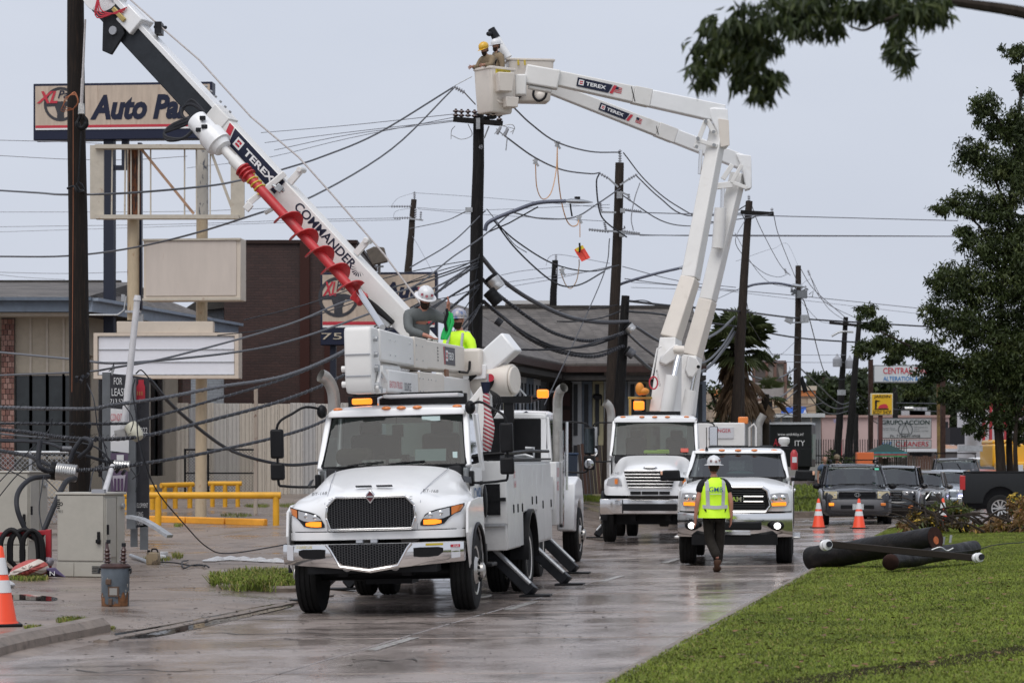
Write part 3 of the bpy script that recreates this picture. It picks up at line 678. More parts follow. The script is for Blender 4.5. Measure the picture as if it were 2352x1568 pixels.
 # storefront strip under the cleaners sign and beside it
st=thing('strip_store','low white strip store with dark windows under the cleaners sign','building',at(2200,1060,138),world=True)
bx(st,'roof',2080,2330,1030,1037,138,6,mat('white_metal_roof',(.62,.64,.67),.4),smooth=0);bx(st,'wall',2084,2326,1037,1075,138.5,5,mat('strip_wall',(.35,.34,.34),.7),smooth=0);bx(st,'shop_window',2090,2140,1040,1054,138.3,.2,DARK,smooth=0)
cc=thing('car_care_building','red framed white shop with car sign behind the right hand trees','building',at(2330,1050,128),world=True)
bx(cc,'wall',2262,2420,940,1070,129,8,mat('white_shop_wall',(.60,.60,.62),.6),smooth=0)
for px in(2258,2274,2308):bx(cc,'red_post',px,px+5,925,1060,128,.3,mat('red_post_paint',(.42,.03,.04),.5),smooth=0)
bx(cc,'red_header',2300,2420,925,948,128.5,.3,mat('red_header_paint',(.5,.04,.05),.5),smooth=0)
txt(cc,'CAR CONT\nHOUSTON',at(2334,962,128.6),1.15,.65,NAVY);txt(cc,'AUTO',at(2334,938,128.3),1.0,.32,PAPER)
bx(cc,'black_box',2182,2216,981,1020,131,3,mat('black_box_paint',(.025,.025,.03),.6),smooth=0)
# ================================================================ FENCES, RAILS
def metal_panel(w,h,ribs=3):
 mb=MB();ring=[]
 for i in range(ribs):
  x=-w/2+w*i/ribs;q=w/ribs
  ring+=[V((x,0,0)),V((x+q*.12,0,0)),V((x+q*.2,-.045,0)),V((x+q*.36,-.045,0)),V((x+q*.44,0,0)),V((x+q*.98,0,0))]
 ring.append(V((w/2,0,0)))
 mb.grid([ring,[p+V((0,0,h))for p in ring]]);return mb
FEN=[mat('fence_metal_%s'%n,c,.55,var=.05,dark=(.30,.27,.23),dpos=(.6,.85),ds=1.2)for n,c in(('white',(.58,.55,.51)),('grey',(.49,.48,.47)),('stained',(.60,.54,.46)))]
fe=thing('corrugated_fence','tall white corrugated metal fence behind the yellow rails','fence',at(600,1138,86),world=True)
a,b=at(404,1138,86),at(812,926,86);n=14;wd=(b.x-a.x)/n;protos={}
for i in range(n):
 k=random.choice((0,0,1,2))
 if k not in protos:o=ob('fence_panel',metal_panel(wd-.01,b.z-a.z),FEN[k],None,smooth=0);WORLD.pop(o.name,None);protos[k]=o;o.parent=fe
 else:o=protos[k].copy();COL.objects.link(o)
 o.location=WORLD[fe.name]@V((a.x+(i+.5)*wd,86+random.uniform(-.015,.015),a.z+random.uniform(-.02,.02)))
m=MB();m.box(((a.x+b.x)/2,86.12,(a.z+b.z)/2),(b.x-a.x,.08,.1));m.box(((a.x+b.x)/2,86.12,b.z-.15),(b.x-a.x,.08,.1));ob('rail',m,GALV,fe,smooth=0)
def chain_link(parent,p0,p1,z0,z1,step,m,r=.006):
 d=p1-p0;Lh=d.length;d.normalize();mb=MB();H=z1-z0;k=-H
 while k<Lh:
  for s in(1,-1):
   t0,t1=max(0,k),min(Lh,k+H)
   if t1-t0<.05:continue
   za,zb=(z0+(t0-k),z0+(t1-k))if s>0 else(z1-(t0-k),z1-(t1-k))
   mb.tube([V((*(p0+d*t0).xy,za)),V((*(p0+d*t1).xy,zb))],r,3,cap=False)
  k+=step
 return ob('chain_link_mesh',mb,m,parent,smooth=0,kind='stuff')
gt=thing('chain_link_gate','black framed chain link gate leaning before the corrugated fence','gate',at(510,1135,82),world=True)
A,B=at(425,1135,82),at(590,1135,82);zt_=at(0,1032,82).z
m=MB()
for px in(425,478,590):m.cyl(at(px,1135,82),at(px,1030,82),.035,n=8)
m.tube([at(425,1032,82),at(590,1032,82)],.03);m.tube([at(425,1086,82),at(590,1086,82)],.025);ob('gate_frame',m,BLACK,gt)
chain_link(gt,A,B,A.z,zt_,.1,DARK,.006)
c2=thing('chain_link_fence','galvanised chain link fence behind the hanging cables at the left','fence',at(80,1150,60),world=True)
A,B=at(-30,1180,58),at(172,1180,58);m=MB()
for px in(-20,70,172):m.cyl(at(px,1195,58),at(px,1036,58),.035,n=8)
m.tube([at(-30,1038,58),at(172,1038,58)],.03);ob('fence_frame',m,GALV,c2);chain_link(c2,A,B,A.z-.2,at(0,1038,58).z,.11,GALV,.007)
def rail(name,label,p0,p1,posts,h,r=.075,cap=True,grp='yellow pipe guard rails'):
 """a pipe rail on welded posts: ground pixels of the ends, fractions for the posts"""
 g0,g1=G(*p0),G(*p1);t=thing(name,label,'guard rail',(g0+g1)/2,0,grp,world=True);d=(g1-g0).normalized()
 ob('top_pipe',MB().cyl(g0+V((0,0,h))-d*.12,g1+V((0,0,h))+d*.12,r,n=14),YELLOW,t)
 for f in posts:
  p=g0.lerp(g1,f);ob('post',MB().cyl(V((p.x,p.y,gz(p.x,p.y)-.05)),p+V((0,0,h-.02)),r*.95,n=14),YELLOW,t)
rail('guard_rail','long low yellow pipe rail nearest the orange parking curb',(230,1206),(634,1206),(0,.33,1),.74,.085)
rail('guard_rail','short yellow pipe rail left of the tan sign post',(378,1168),(436,1166),(0,.42,1),.66,.075)
rail('guard_rail','short yellow pipe rail right of the tan sign post',(488,1163),(546,1163),(0,.5,1),.66,.07)
rail('guard_rail','short yellow pipe rail end behind the black leasing board',(290,1170),(350,1170),(0,1),.62,.075)
g0,g1=G(340,1198),G(612,1206);t=thing('parking_curb','bright orange yellow painted parking curb under the long yellow rail','parking curb',(g0+g1)/2,0,world=True)
YC=mat('orange_curb_paint',(.82,.36,.03),.5,var=.1,dark=(.5,.25,.08),dpos=(.6,.8))
for i in range(3):
 a=g0.lerp(g1,i/3+.004);b=g0.lerp(g1,(i+1)/3-.004);ob('curb_block',MB().beam(a+V((0,0,.07)),b+V((0,0,.07)),.18,.18),YC,t,bevel=.03)
m=MB();a,b=G(478,1231),G(612,1212);s_=V((0,.12,0));m.add([a+V((0,0,.006)),b+V((0,0,.006)),b+s_+V((0,0,.008)),a+s_+V((0,0,.008))],[(0,1,2,3)]);o=struct('parking_line',m,mat('faded_yellow_line',(.42,.27,.09),.5,var=.3,vs=5),smooth=0)
# wooden fence pieces by the house, far fences
def planks(name,label,x0,x1,y0,y1,Y,wpx,cols,lean=0,jag=2):
 t=thing(name,label,'fence',at((x0+x1)/2,y1,Y),world=True);x=x0
 while x<x1:
  a,b=at(x+.5,y1,Y),at(x+wpx-.5,y0+random.uniform(-jag,jag),Y);mb=MB();sh_=lean*(b.z-a.z)
  yo=random.uniform(-.02,.02)
  mb.prism([V((a.x,Y+yo,a.z)),V((b.x,Y+yo,a.z)),V((b.x+sh_,Y+yo,b.z)),V((a.x+sh_,Y+yo,b.z))],(0,.03,0));ob('plank',mb,random.choice(cols),t,smooth=0);x+=wpx
 return t
PL=[mat('fence_plank_%s'%n,c,.8,var=.25,vs=6,bump=.3,stretch=(6,6,.6))for n,c in(('brown',(.085,.055,.042)),('red',(.11,.06,.045)),('grey',(.075,.06,.052)))]
planks('plank_fence','leaning brown plank panel standing against the painted house wall',1334,1392,1020,1134,79,8,PL,-.08)
planks('wood_fence','weathered brown picket fence behind the queue of cars',2078,2150,1047,1078,112,6,PL)
planks('wood_fence','grey plank fence under the dark canopy',2012,2078,1050,1076,111,5,[PL[2],mat('fence_plank_pale',(.17,.14,.12),.8,var=.2)])
gb=thing('wheeled_bin','dark blue grey bin standing by the house behind the truck mirror','bin',at(1300,1128,77),world=True)
ob('body',MB().box(at(1300,1085,77),(.62,.6,1.05),top=(1.1,1.1)),mat('bin_blue',(.035,.05,.08),.5),gb,bevel=.03);ob('lid',MB().box(at(1300,1042,77),(.74,.7,.07)),mat('bin_lid',(.03,.06,.12),.5),gb,bevel=.02)
tk=tag(ob('gas_can',(lambda m:(m.lathe([(.05,0),(.16,.03),(.17,.3),(.1,.4),(.05,.45)],G(1384,1128)),m)[1])(MB()),DECALR),'small red can on the grass at the foot of the wooden panel','can')
# grey corrugated yard wall far down the road
yw=thing('corrugated_wall','grey corrugated yard wall behind the black trailer','fence',at(1780,1050,118),world=True)
a,b=at(1680,1060,118),at(1886,956,118);n=9;wd=(b.x-a.x)/n;fst=None
CG=mat('corrugated_grey',(.33,.33,.34),.5,.3,var=.12,vs=1)
for i in range(n):
 if fst is None:fst=o=ob('fence_panel',metal_panel(wd-.02,b.z-a.z,5),CG,None,smooth=0);o.parent=yw
 else:o=fst.copy();COL.objects.link(o)
 o.location=WORLD[yw.name]@V((a.x+(i+.5)*wd,118,a.z))
ob('cap',MB().box(((a.x+b.x)/2,118,b.z+.05),(b.x-a.x+.3,.5,.18)),mat('white_cap',(.55,.56,.57),.5),yw,smooth=0)
# iron fence before the pink store
pf=thing('iron_fence','black iron picket fence before the pink store','fence',at(1960,1060,116),world=True)
for i in range(46):
 px=1830+i*5.6;a=at(px,1066,116);mb=MB();mb.box(a+V((0,0,.55)),(.03,.03,1.15));ob('picket',mb,BLACK,pf,smooth=0)
m=MB();
for py in(1046,1062):m.beam(at(1828,py,116),at(2084,py,116),.04,.05)
ob('rail',m,BLACK,pf,smooth=0)
# ================================================================ SIGNS
def sign(name,label,x0,y0,x1,y1,Y,D,mats,ang=0,frame=.06,cat='sign',border=None):
 """a boxed sign: local x right, z up, front at y = 0; returns thing, width, height"""
 c=at((x0+x1)/2,y1,Y);W,H=(x1-x0)*Y/F,(y1-y0)*Y/F
 t=thing(name,label,cat,c,R(ang));ob('cabinet',MB().box((0,D/2+.02,H/2),(W,D,H)),mats[0],t,bevel=.015)
 ob('face',MB().box((0,.012,H/2),(W-2*frame,.02,H-2*frame)),mats[1],t,smooth=0)
 if border:
  m=MB()
  for s in(-1,1):m.box((s*(W/2-frame/2),-.004,H/2),(frame,.05,H));m.box((0,-.004,H/2+s*(H/2-frame/2)),(W-2*frame,.05,frame))
  ob('trim',m,border,t,smooth=0)
 return t,W,H
AUTOF=mat('stained_sign_face',(.52,.42,.33),.45,var=.12,vs=2.2,stretch=(3,1,.45),dark=(.36,.26,.19),dpos=(.56,.8),ds=2.4)
def steering(t,cx,cz,r,m):
 mb=MB();n=28
 ring=[V((cx+r*math.cos(a),-.022,cz+r*math.sin(a)))for a in np.linspace(0,2*math.pi,n+1)]
 rin=[V((cx+(p.x-cx)*.84,p.y,cz+(p.z-cz)*.84))for p in ring]
 o=len(mb.v);mb.add(ring+rin,[(i,i+1,n+2+i,n+1+i)for i in range(n)])
 hub=[(-.85,.02),(-.35,.16),(.35,.16),(.85,.02),(.85,-.14),(.34,-.12),(.20,-.55),(.22,-.86),(-.22,-.86),(-.20,-.55),(-.34,-.12),(-.85,-.14)]
 mb.add([V((cx+r*x,-.020,cz+r*z))for x,z in hub],[tuple(range(12))]);ob('emblem',mb,m,t,smooth=0)
def parts_sign(label,x0,y0,x1,y1,Y,split,ang,number=None):
 t,W,H=sign('auto_parts_sign',label,x0,y0,x1,y1,Y,.5,(NAVY,NAVY),ang,.02)
 zb=H*split;ob('stained_face',MB().box((0,-.002,(zb+H)/2-.03),(W-.14,.02,H-zb-.10)),AUTOF,t,smooth=0)
 ob('red_stripe',MB().box((0,-.016,zb+H*.055),(W-.16,.008,H*.045)),DECALR,t,smooth=0)
 ob('cream_stripe',MB().box((0,-.016,zb+H*.012),(W-.16,.008,H*.03)),PAPER,t,smooth=0)
 fh=H-zb;cx=-W/2+W*.155;cz=zb+fh*.55;r=fh*.37
 steering(t,cx,cz,r,CHARC)
 txt(t,'XL',(cx-W*.075,-.03,zb+fh*.70),W*.12,fh*.26,DECALR,shear=.35,bold=.03)
 txt(t,'Parts',(cx+W*.05,-.03,zb+fh*.76),W*.13,fh*.17,NAVY,shear=.3,bold=.01)
 if number:txt(t,number,(-W*.30,-.02,zb*.5),W*.38,zb*.36,mat('pale_number',(.55,.47,.36),.5))
 return t,W,H,zb,fh
t,W,H,zb,fh=parts_sign('large tan auto parts sign high on a dark post behind the rusty frame',72,190,490,320,80,.18,-5)
txt(t,'Auto Parts',(W*.15,-.02,zb+fh*.47),W*.66,fh*.54,NAVY,shear=.25,bold=.045)
m=MB();cx=245-281;k=80/F
m.box(((246-281)*k,.3,-5.2),(.32,.32,10.4));m.box(((283-281)*k,.3,-.4),(.2,.2,.9));m.box((-.25,.3,-.85),(.65,.18,.14));ob('post',m,mat('navy_post',(.03,.034,.05),.5),t,smooth=0)
t,W,H,zb,fh=parts_sign('lower tan auto parts sign with 7500 on its dark base, behind the workers',735,625,1004,792,88,.245,-4,'7500')
txt(t,'Auto',(W*.23,-.02,zb+fh*.67),W*.42,fh*.30,NAVY,shear=.25,bold=.045);txt(t,'Parts',(W*.23,-.02,zb+fh*.30),W*.44,fh*.26,NAVY,shear=.25,bold=.045)
m=MB()
for s in(-1,1):m.box((s*W*.4,.3,-1.2),(.2,.2,2.6))
ob('post',m,mat('navy_post',(.03,.034,.05),.5),t,smooth=0)
fl=thing('flood_light','boxy bronze floodlight on top of the lower auto parts sign','floodlight',at(872,626,87.6),world=True)
ob('housing',MB().prism([at(840,575,87),at(858,566,87),at(882,568,87),at(890,600,87),at(855,608,87)],(0,.45,0)),mat('bronze_housing',(.11,.09,.07),.5,var=.2),fl,bevel=.02)
m=MB();m.cyl(at(871,606,87.4),at(871,628,87.6),.05);m.box(at(871,612,87.4),(.3,.1,.06));ob('bracket',m,GALV,fl)
# rusty open frame, blank tan box and white letter board, all on two posts
YS=66.5
ps=thing('sign_post','rust streaked tan left post carrying the empty frame and sign boxes','post',at(308,1060,YS),world=True)
ob('pole',MB().cyl(at(306,735,YS),at(306,345,YS),.155,n=16),TANPOST,ps);ob('rusted_sleeve',MB().cyl(at(308,495,YS-.02),at(308,340,YS-.02),.165,n=16),RUST,ps)
m=MB();m.box(at(306,716,YS-.2),(.38,.3,.06));m.box(at(318,735,YS),(.25,.2,.3));m.tube([at(205,723,YS-.1),at(270,723,YS-.1),at(285,712,YS-.1),at(290,680,YS-.1)],.02);m.box(at(283,684,YS),(.09,.09,.18));ob('conduit',m,GALV,ps)
ob('dark_channel',MB().box(at(322,520,YS+.25),(.10,.25,4.3)),NAVY,ps,smooth=0)
g=G(463,1190);ps2=thing('sign_post','tall tan right post standing in the lot under the white letter board','post',g,world=True)
ob('pole',MB().cyl(V((at(461,0,g.y).x,g.y,g.z-.1)),at(465,345,g.y),.15,n=16),TANPOST,ps2)
ob('peeling_sleeve',MB().cyl(at(465,498,g.y-.01),at(465,345,g.y-.01),.157,n=16),mat('peeling_paint',(.50,.47,.42),.7,dark=(.10,.11,.13),dpos=(.56,.6),ds=4,stretch=(2,2,.7),var=.05),ps2)
ef=thing('empty_sign_frame','empty rusty white sign frame with open bars against the sky','sign frame',at(385,503,YS-.3),world=True)
FRM=mat('frame_cream_paint',(.50,.45,.37),.6,var=.08,dark=(.28,.15,.08),dpos=(.62,.76),ds=5);YF_=YS-.35
m=MB()
for a,b in(((220,338),(550,338)),((220,499),(550,499))):m.beam(at(*a,YF_),at(*b,YF_),.35,.10)
for x in(223,546):m.beam(at(x,334,YF_),at(x,503,YF_),.35,.09,up=(0,1,0))
ob('frame',m,FRM,ef,smooth=0)
for x,wd,mm in((234,.05,RUST),(258,.035,FRM),(288,.04,FRM),(301,.03,FRM),(319,.04,FRM),(346,.035,FRM),(424,.035,FRM),(451,.035,FRM),(483,.035,FRM)):
 ob('bar',MB().beam(at(x,342,YF_+.1),at(x+random.uniform(-2,2),497,YF_+.1),wd,.05,up=(0,1,0)),mm,ef,smooth=0)
for a,b,mm in(((325,343),(445,491),mat('rusty_brace',(.36,.22,.14),.7,var=.3,vs=5)),((484,346),(538,492),FRM)):
 ob('brace',MB().beam(at(*a,YF_+.05),at(*b,YF_+.05),.06,.07),mm,ef,smooth=0)
bl=thing('blank_sign_box','blank tan metal sign box with water stains below the empty frame','sign',at(440,690,YS-.3),R(-7))
k=YS/F;W,H=228*k,142*k
ob('cabinet',MB().box((0,.35,H/2),(W,.62,H)),TAN,bl,bevel=.02);ob('face',MB().box((-.02,.03,H/2+.03),(W-.18,.03,H-.18)),mat('tan_sign_face',(.56,.49,.43),.5,var=.05,vs=1.5,dark=(.42,.31,.22),dpos=(.66,.8),ds=3,stretch=(2.5,1,.5)),bl,bevel=.01)
m=MB();m.box((0,.02,.035),(W+.02,.1,.06));m.box((0,.02,H-.03),(W+.02,.1,.05));ob('trim',m,FRM,bl,smooth=0)
tb=tag(ob('sign_topper',(lambda m:(m.box(at(381,752,YS-.3),(219*k,.4,26*k)),m)[1])(MB()),TAN,bevel=.01),'narrow tan metal box resting on top of the white letter board','sign')
lb=thing('letter_board','blank white letter board with three empty rows between the two tan posts','sign',at(382,869,YS-.5),R(-3))
W,H=333*k,104*k
ob('cabinet',MB().box((0,.3,H/2),(W,.5,H)),TAN,lb,bevel=.015)
m=MB()
for s in(-1,1):m.box((s*(W/2-.05),0,H/2),(.10,.12,H));m.box((0,0,H/2+s*(H/2-.04)),(W-.2,.12,.08))
ob('frame',m,mat('letter_board_trim',(.60,.51,.42),.5,var=.06),lb,smooth=0)
LBW=mat('letter_board_white',(.76,.76,.80),.35,var=.02)
for i in range(3):m=MB();hh=(H-.2)/3;m.box((0,.02,.1+(i+.5)*hh),(W-.24,.03,hh-.012));ob('panel',m,LBW,lb,smooth=0)
for i in range(4):ob('letter_track',MB().box((0,-.005,.1+i*hh),(W-.24,.03,.02)),GALV,lb,smooth=0)
# for lease boards
YL=47.0
fs=thing('lease_sign','black and white for lease board on grey posts crossed by the leaning white tube','sign',at(272,1215,YL),world=True)
m=MB();m.beam(at(246,855,YL),at(246,1214,YL),.16,.12,up=(0,1,0));m.beam(at(302,868,YL),at(302,1214,YL),.16,.12,up=(0,1,0));ob('post',m,GREY,fs,smooth=0)
def quadp(parent,name,pts,Y,mt,d=.03):m=MB();m.prism([at(x,y,Y)for x,y in pts],(0,d,0));return ob(name,m,mt,parent,smooth=0)
quadp(fs,'board',[(253,857),(296,862),(296,940),(253,935)],YL-.08,CHARC);quadp(fs,'white_board',[(254,937),(296,941),(296,1040),(254,1035)],YL-.08,PAPER)
txt(fs,'FOR',at(271,875,YL-.11),.15,.13,PAPER);txt(fs,'LEASE',at(273,900,YL-.11),.26,.14,PAPER);txt(fs,'713.520.',at(272,921,YL-.11),.30,.08,PAPER);txt(fs,'CONDITION',at(274,958,YL-.11),.31,.13,DECALR);txt(fs,'N',at(291,970,YL-.11),.06,.12,DECALR)
bs2=thing('development_board','tall dark grey development leasing board with red house emblem beside the lease sign','sign',at(322,1262,YL+.6),world=True)
quadp(bs2,'board',[(304,862),(342,868),(342,1208),(302,1212)],YL+.2,CHARC,.06);quadp(bs2,'red_edge',[(301,862),(304,862),(304,1212),(301,1212)],YL+.17,DECALR,.06)
quadp(bs2,'house_emblem',[(311,917),(311,892),(318,880),(318,872),(330,872),(330,880),(333,888),(333,919)],YL+.16,DECALR)
for i in range(3):ob('emblem_mark',MB().box(at(316+i*5,903,YL+.13),(.015,.01,.07)),mat('gold_print',(.5,.3,.1),.5),bs2,smooth=0)
for s,y,wd in(('DEVELOPMENT',1160,.27),('LEASING',1180,.18),('MANAGE',1200,.18)):txt(bs2,s,at(306+wd*F/YL/2,y,YL+.12),wd,.085,PAPER)
txt(bs2,'2022',at(328,988,YL+.12),.17,.11,PAPER,shear=0)
m=MB();m.beam(at(331,1205,YL+.25),at(331,1262,YL+.25),.14,.1,up=(0,1,0));m.beam(at(308,1205,YL+.25),at(308,1255,YL+.25),.12,.1,up=(0,1,0));ob('post',m,GREY,bs2,smooth=0)
pb=thing('purple_poster','small purple and white board tied to the post under the splices','sign',at(272,1115,YL-.3),world=True)
quadp(pb,'board',[(254,1040),(294,1040),(292,1130),(254,1130)],YL-.3,mat('purple_board',(.13,.09,.15),.5));quadp(pb,'print',[(258,1092),(288,1090),(284,1128),(262,1126)],YL-.34,mat('lilac_print',(.50,.46,.52),.5));quadp(pb,'top_print',[(268,1044),(284,1044),(284,1068),(268,1068)],YL-.34,PAPER)
for i in range(3):quadp(pb,'print_bar',[(262+i*8,1098),(266+i*8,1098),(266+i*8,1126),(262+i*8,1126)],YL-.37,mat('purple_ink',(.10,.05,.12),.5))
# signs far down the road
t,W,H=sign('tailor_sign','white tailor and alteration sign half hidden by tree leaves',2006,838,2150,879,120,.5,(GREY,mat('white_sign_face',(.60,.62,.64),.5)),0,.05)
txt(t,'CENTRAL TAILOR',(.25,-.02,H*.68),W*.86,H*.34,DECALR,bold=.01);txt(t,'ALTERATION & DRAPES',(.25,-.02,H*.24),W*.86,H*.25,mat('blue_print',(.03,.2,.5),.5),bold=.01)
m=MB();m.box((-W/2-.1,.2,-2.0),(.2,.3,6.2));m.box((W*.62,.2,-2.5),(.2,.3,8));ob('post',m,mat('rust_brown_post',(.045,.025,.02),.7,var=.4),t,smooth=0)
t,W,H=sign('body_shop_sign','small yellow body shop sign below the tailor sign',2001,903,2051,953,117,.35,(mat('cream_cabinet',(.6,.55,.4),.5),mat('yellow_sign_face',(.72,.42,.01),.45)),0,.045)
txt(t,'JARDIN',(0,-.02,H*.84),W*.76,H*.16,INK,shear=.1,bold=.02);txt(t,'BODY SHOP',(0,-.02,H*.14),W*.82,H*.17,INK,bold=.005)
ob('car_emblem',MB().add([V((x*W,-.02,z*H))for x,z in((-.18,.34),(-.1,.46),(.08,.52),(.2,.5),(.28,.38),(.26,.32),(-.16,.31))],[tuple(range(7))]),DECALR,t,smooth=0)
m=MB();m.add([V((x*W,-.024,z*H))for x,z in((-.36,.3),(-.36,.26),(.3,.26),(.3,.3))],[(0,1,2,3)]);m.add([V((x*W,-.024,z*H))for x,z in((-.33,.32),(-.33,.64),(-.29,.72),(-.24,.68),(-.1,.66),(-.1,.63),(-.24,.61),(-.25,.32))],[tuple(range(8))]);ob('painter_emblem',m,INK,t,smooth=0)
ob('post',MB().box((-W*.05,.2,-1.1),(.18,.18,2.2)),mat('dark_red_post',(.10,.03,.025),.6),t,smooth=0)
WSF=mat('white_sign_face2',(.56,.56,.57),.5,var=.03)
t,W,H=sign('action_group_sign','large white grupo accion sign with phone number',2018,960,2140,1007,122,.4,(GREY,WSF),0,.04)
DG_=mat('dark_green_ink',(.02,.05,.045),.5)
txt(t,'GRUPO ACCION',(.02,-.02,H*.80),W*.90,H*.22,DG_,bold=.015);txt(t,'Ph. 713-541-4908',(0,-.02,H*.13),W*.56,H*.13,INK)
txt(t,'Reynaldo Barber\n8:00 pm - 10:00 pm',(-W*.29,-.02,H*.46),W*.30,H*.17,GREY);txt(t,'7878 Hillcroft Ave\nSuite A\nHouston, TX 77081',(W*.30,-.02,H*.46),W*.28,H*.26,GREY)
m=MB();m.tube([V((W*.005+.33*math.cos(a),-.02,H*.45+.33*math.sin(a)))for a in np.linspace(0,6.2832,20)],.02,4);m.tube([V((-.2,-.02,H*.45-.2)),V((0,-.02,H*.45+.3)),V((.2,-.02,H*.45-.2)),V((-.2,-.02,H*.45-.2))],.02,4);ob('round_emblem',m,GREY,t,smooth=0)
t,W,H=sign('cleaners_sign','white 149 cleaners sign with red letters under the grupo accion sign',2018,1009,2140,1029,122,.4,(GREY,WSF),0,.03)
txt(t,'149',(-W*.35,-.02,H*.5),W*.18,H*.5,mat('blue_print',(.03,.2,.5),.5),shear=.3);txt(t,'CLEANERS',(W*.13,-.02,H*.5),W*.62,H*.56,DECALR,shear=.12,bold=.005)
pst=thing('sign_post','rusty brown and yellow post right of the cleaners sign','post',at(2161,1060,121),world=True)
ob('pole',MB().cyl(at(2161,1066,121),at(2160,880,121),.18),mat('yellow_rust_post',(.30,.20,.07),.7,dark=(.12,.05,.03),dpos=(.45,.6),ds=1),pst)
bb_=thing('broken_billboard','old sign box with torn open top panels beside the palm tree','sign',at(1768,918,112),world=True)
bx(bb_,'cabinet',1730,1804,878,917,112,.7,mat('faded_sign_face',(.36,.33,.32),.6,var=.1),smooth=0);bx(bb_,'open_back',1733,1803,832,878,112.5,.1,mat('open_sign_back',(.13,.11,.10),.7,var=.5,vs=1),smooth=0)
m=MB();rr=lambda a,b:m.beam(at(*a,111.9),at(*b,111.9),.12,.12,up=(0,1,0))
rr((1731,831),(1805,831));rr((1804,831),(1804,918));rr((1731,831),(1731,918));rr((1761,831),(1761,878));rr((1780,831),(1780,878));rr((1731,918),(1804,918));ob('frame',m,mat('rusty_sign_frame',(.16,.09,.07),.7),bb_,smooth=0)
quadp(bb_,'torn_panel',[(1764,835),(1778,834),(1776,870),(1770,874),(1765,866)],112,mat('torn_panel',(.30,.27,.24),.6));quadp(bb_,'torn_panel',[(1784,834),(1800,836),(1798,876),(1790,862)],112,mat('torn_panel',(.30,.27,.24),.6))
ob('post',MB().box(at(1762,990,112.3),(.42,.4,2.9)),mat('navy_post',(.03,.034,.05),.5),bb_,smooth=0)
# satellite of red frames
rf=thing('flag_pole','thin red pole with small tattered flags beside the pink store','pole',at(1931,1050,134),world=True)
ob('pole',MB().cyl(at(1931,1056,134),at(1931,938,134),.07),mat('red_post_paint',(.42,.03,.04),.5),rf)
quadp(rf,'flag',[(1914,962),(1930,963),(1928,972),(1920,969),(1916,972)],134,mat('flag_cloth',(.25,.22,.32),.7));quadp(rf,'flag',[(1932,963),(1937,964),(1936,985),(1933,980)],134,NAVY)
g=G(587,1182);t=thing('sign_post','slim rust spotted cream post beside the tall tan sign post','post',g,world=True);ob('pole',MB().cyl(g-V((0,0,.1)),V((g.x+.01,g.y,at(0,888,g.y).z)),.055,n=12),mat('spotted_post',(.50,.42,.34),.6,dark=(.16,.07,.04),dpos=(.58,.66),ds=6),t)
# ================================================================ UTILITY POLES
def insulator(p,d,n,r,L,parent,m=PORC,name='insulator'):
 """a stack of sheds from p along d"""
 prof=[];
 for i in range(n):
  t=L*i/n;prof+=[(r*.35,t),(r,t+L/n*.3),(r*.8,t+L/n*.6),(r*.35,t+L/n*.7)]
 prof.append((r*.35,L));mb=MB();mb.lathe(prof,p,d,10);return ob(name,mb,m,parent)
def pole(label,top,bot,Y,rt,rb,mt,group=None,ground=None):
 t=thing('utility_pole',label,'utility pole',at(bot[0],bot[1],Y),0,group,world=True)
 a,b=at(*bot,Y),at(*top,Y);m=MB();k=7;random.seed(int(top[0]))
 m.tube([a.lerp(b,i/k)+V((random.uniform(-.012,.012),0,0))for i in range(k+1)],[rb+(rt-rb)*i/k for i in range(k+1)],16);ob('shaft',m,mt,t);return t
def pb_(px,py,Y):return at(px,py,Y)
# leaning new pole held by the derrick
YP1=45.2
P1=pole('dark creosoted pole held upright by the derrick boom at the left',(172,-60),(186,1282),YP1,.145,.20,WOOD)
m=MB();m.tube(spline([at(155,433,YP1-.25),at(170,428,YP1-.35),at(178,440,YP1-.35),at(190,438,YP1-.2),at(193,445,YP1)],4),.022,6)
m.tube([at(176,425,YP1-.35),at(180,418,YP1-.36),at(188,424,YP1-.36),at(192,434,YP1-.33),at(184,438,YP1-.35),at(176,425,YP1-.35)],.018,6)
ch=tag(ob('choker_chain',m,DARK),'dark choker chain and shackle wrapped round the lifted pole','chain')
m=MB()
for i in range(26):
 f=i/25;c=at(187-7*f,296+124*f,YP1-.38);m.tube([c+V((.014*math.cos(a)*(1 if i%2 else .3),.014*math.cos(a)*(.3 if i%2 else 1),.026*math.sin(a)))for a in np.linspace(0,6.283,7)],.006,4,cap=False)
tag(ob('chain',m,DARK),'thin link chain hanging from the winch hook beside the pole','chain')
hk=thing('winch_hook','heavy black winch hook on the hoist line in front of the sign','hook',at(187,300,YP1-.4),world=True)
ob('hook',MB().tube(spline([at(186,262,YP1-.4),at(183,272,YP1-.4),at(178,282,YP1-.4),at(181,292,YP1-.4),at(190,294,YP1-.4),at(197,287,YP1-.4),at(198,277,YP1-.4),at(193,270,YP1-.4)],4),[.03]*8+[.045]*8+[.05]*6+[.04]*7,10),BLACK,hk)
m=MB();m.cyl(at(187,238,YP1-.4),at(187,263,YP1-.4),.05,.06);m.box(at(187,252,YP1-.45),(.1,.05,.14));ob('swivel',m,mat('swivel_white',(.5,.49,.47),.4,var=.3,vs=30),hk)
m=MB();m.cyl(at(196,45,YP1-.35),at(190,180,YP1-.4),.016,.022,8);m.cyl(at(190,180,YP1-.4),at(187,240,YP1-.4),.03,.03,8);ob('hoist_line',m,mat('hoist_rope',(.46,.43,.42),.7,var=.25,vs=40),hk)
m=MB()
for q in range(3):m.tube(spline([at(168,250+q,YP1-.3),at(148-q*4,245+q*5,YP1-.35),at(150+q*3,225,YP1-.4),at(172,218-q*3,YP1-.4),at(178+q,235,YP1-.4),at(168,250+q,YP1-.35)],4),.006,4)
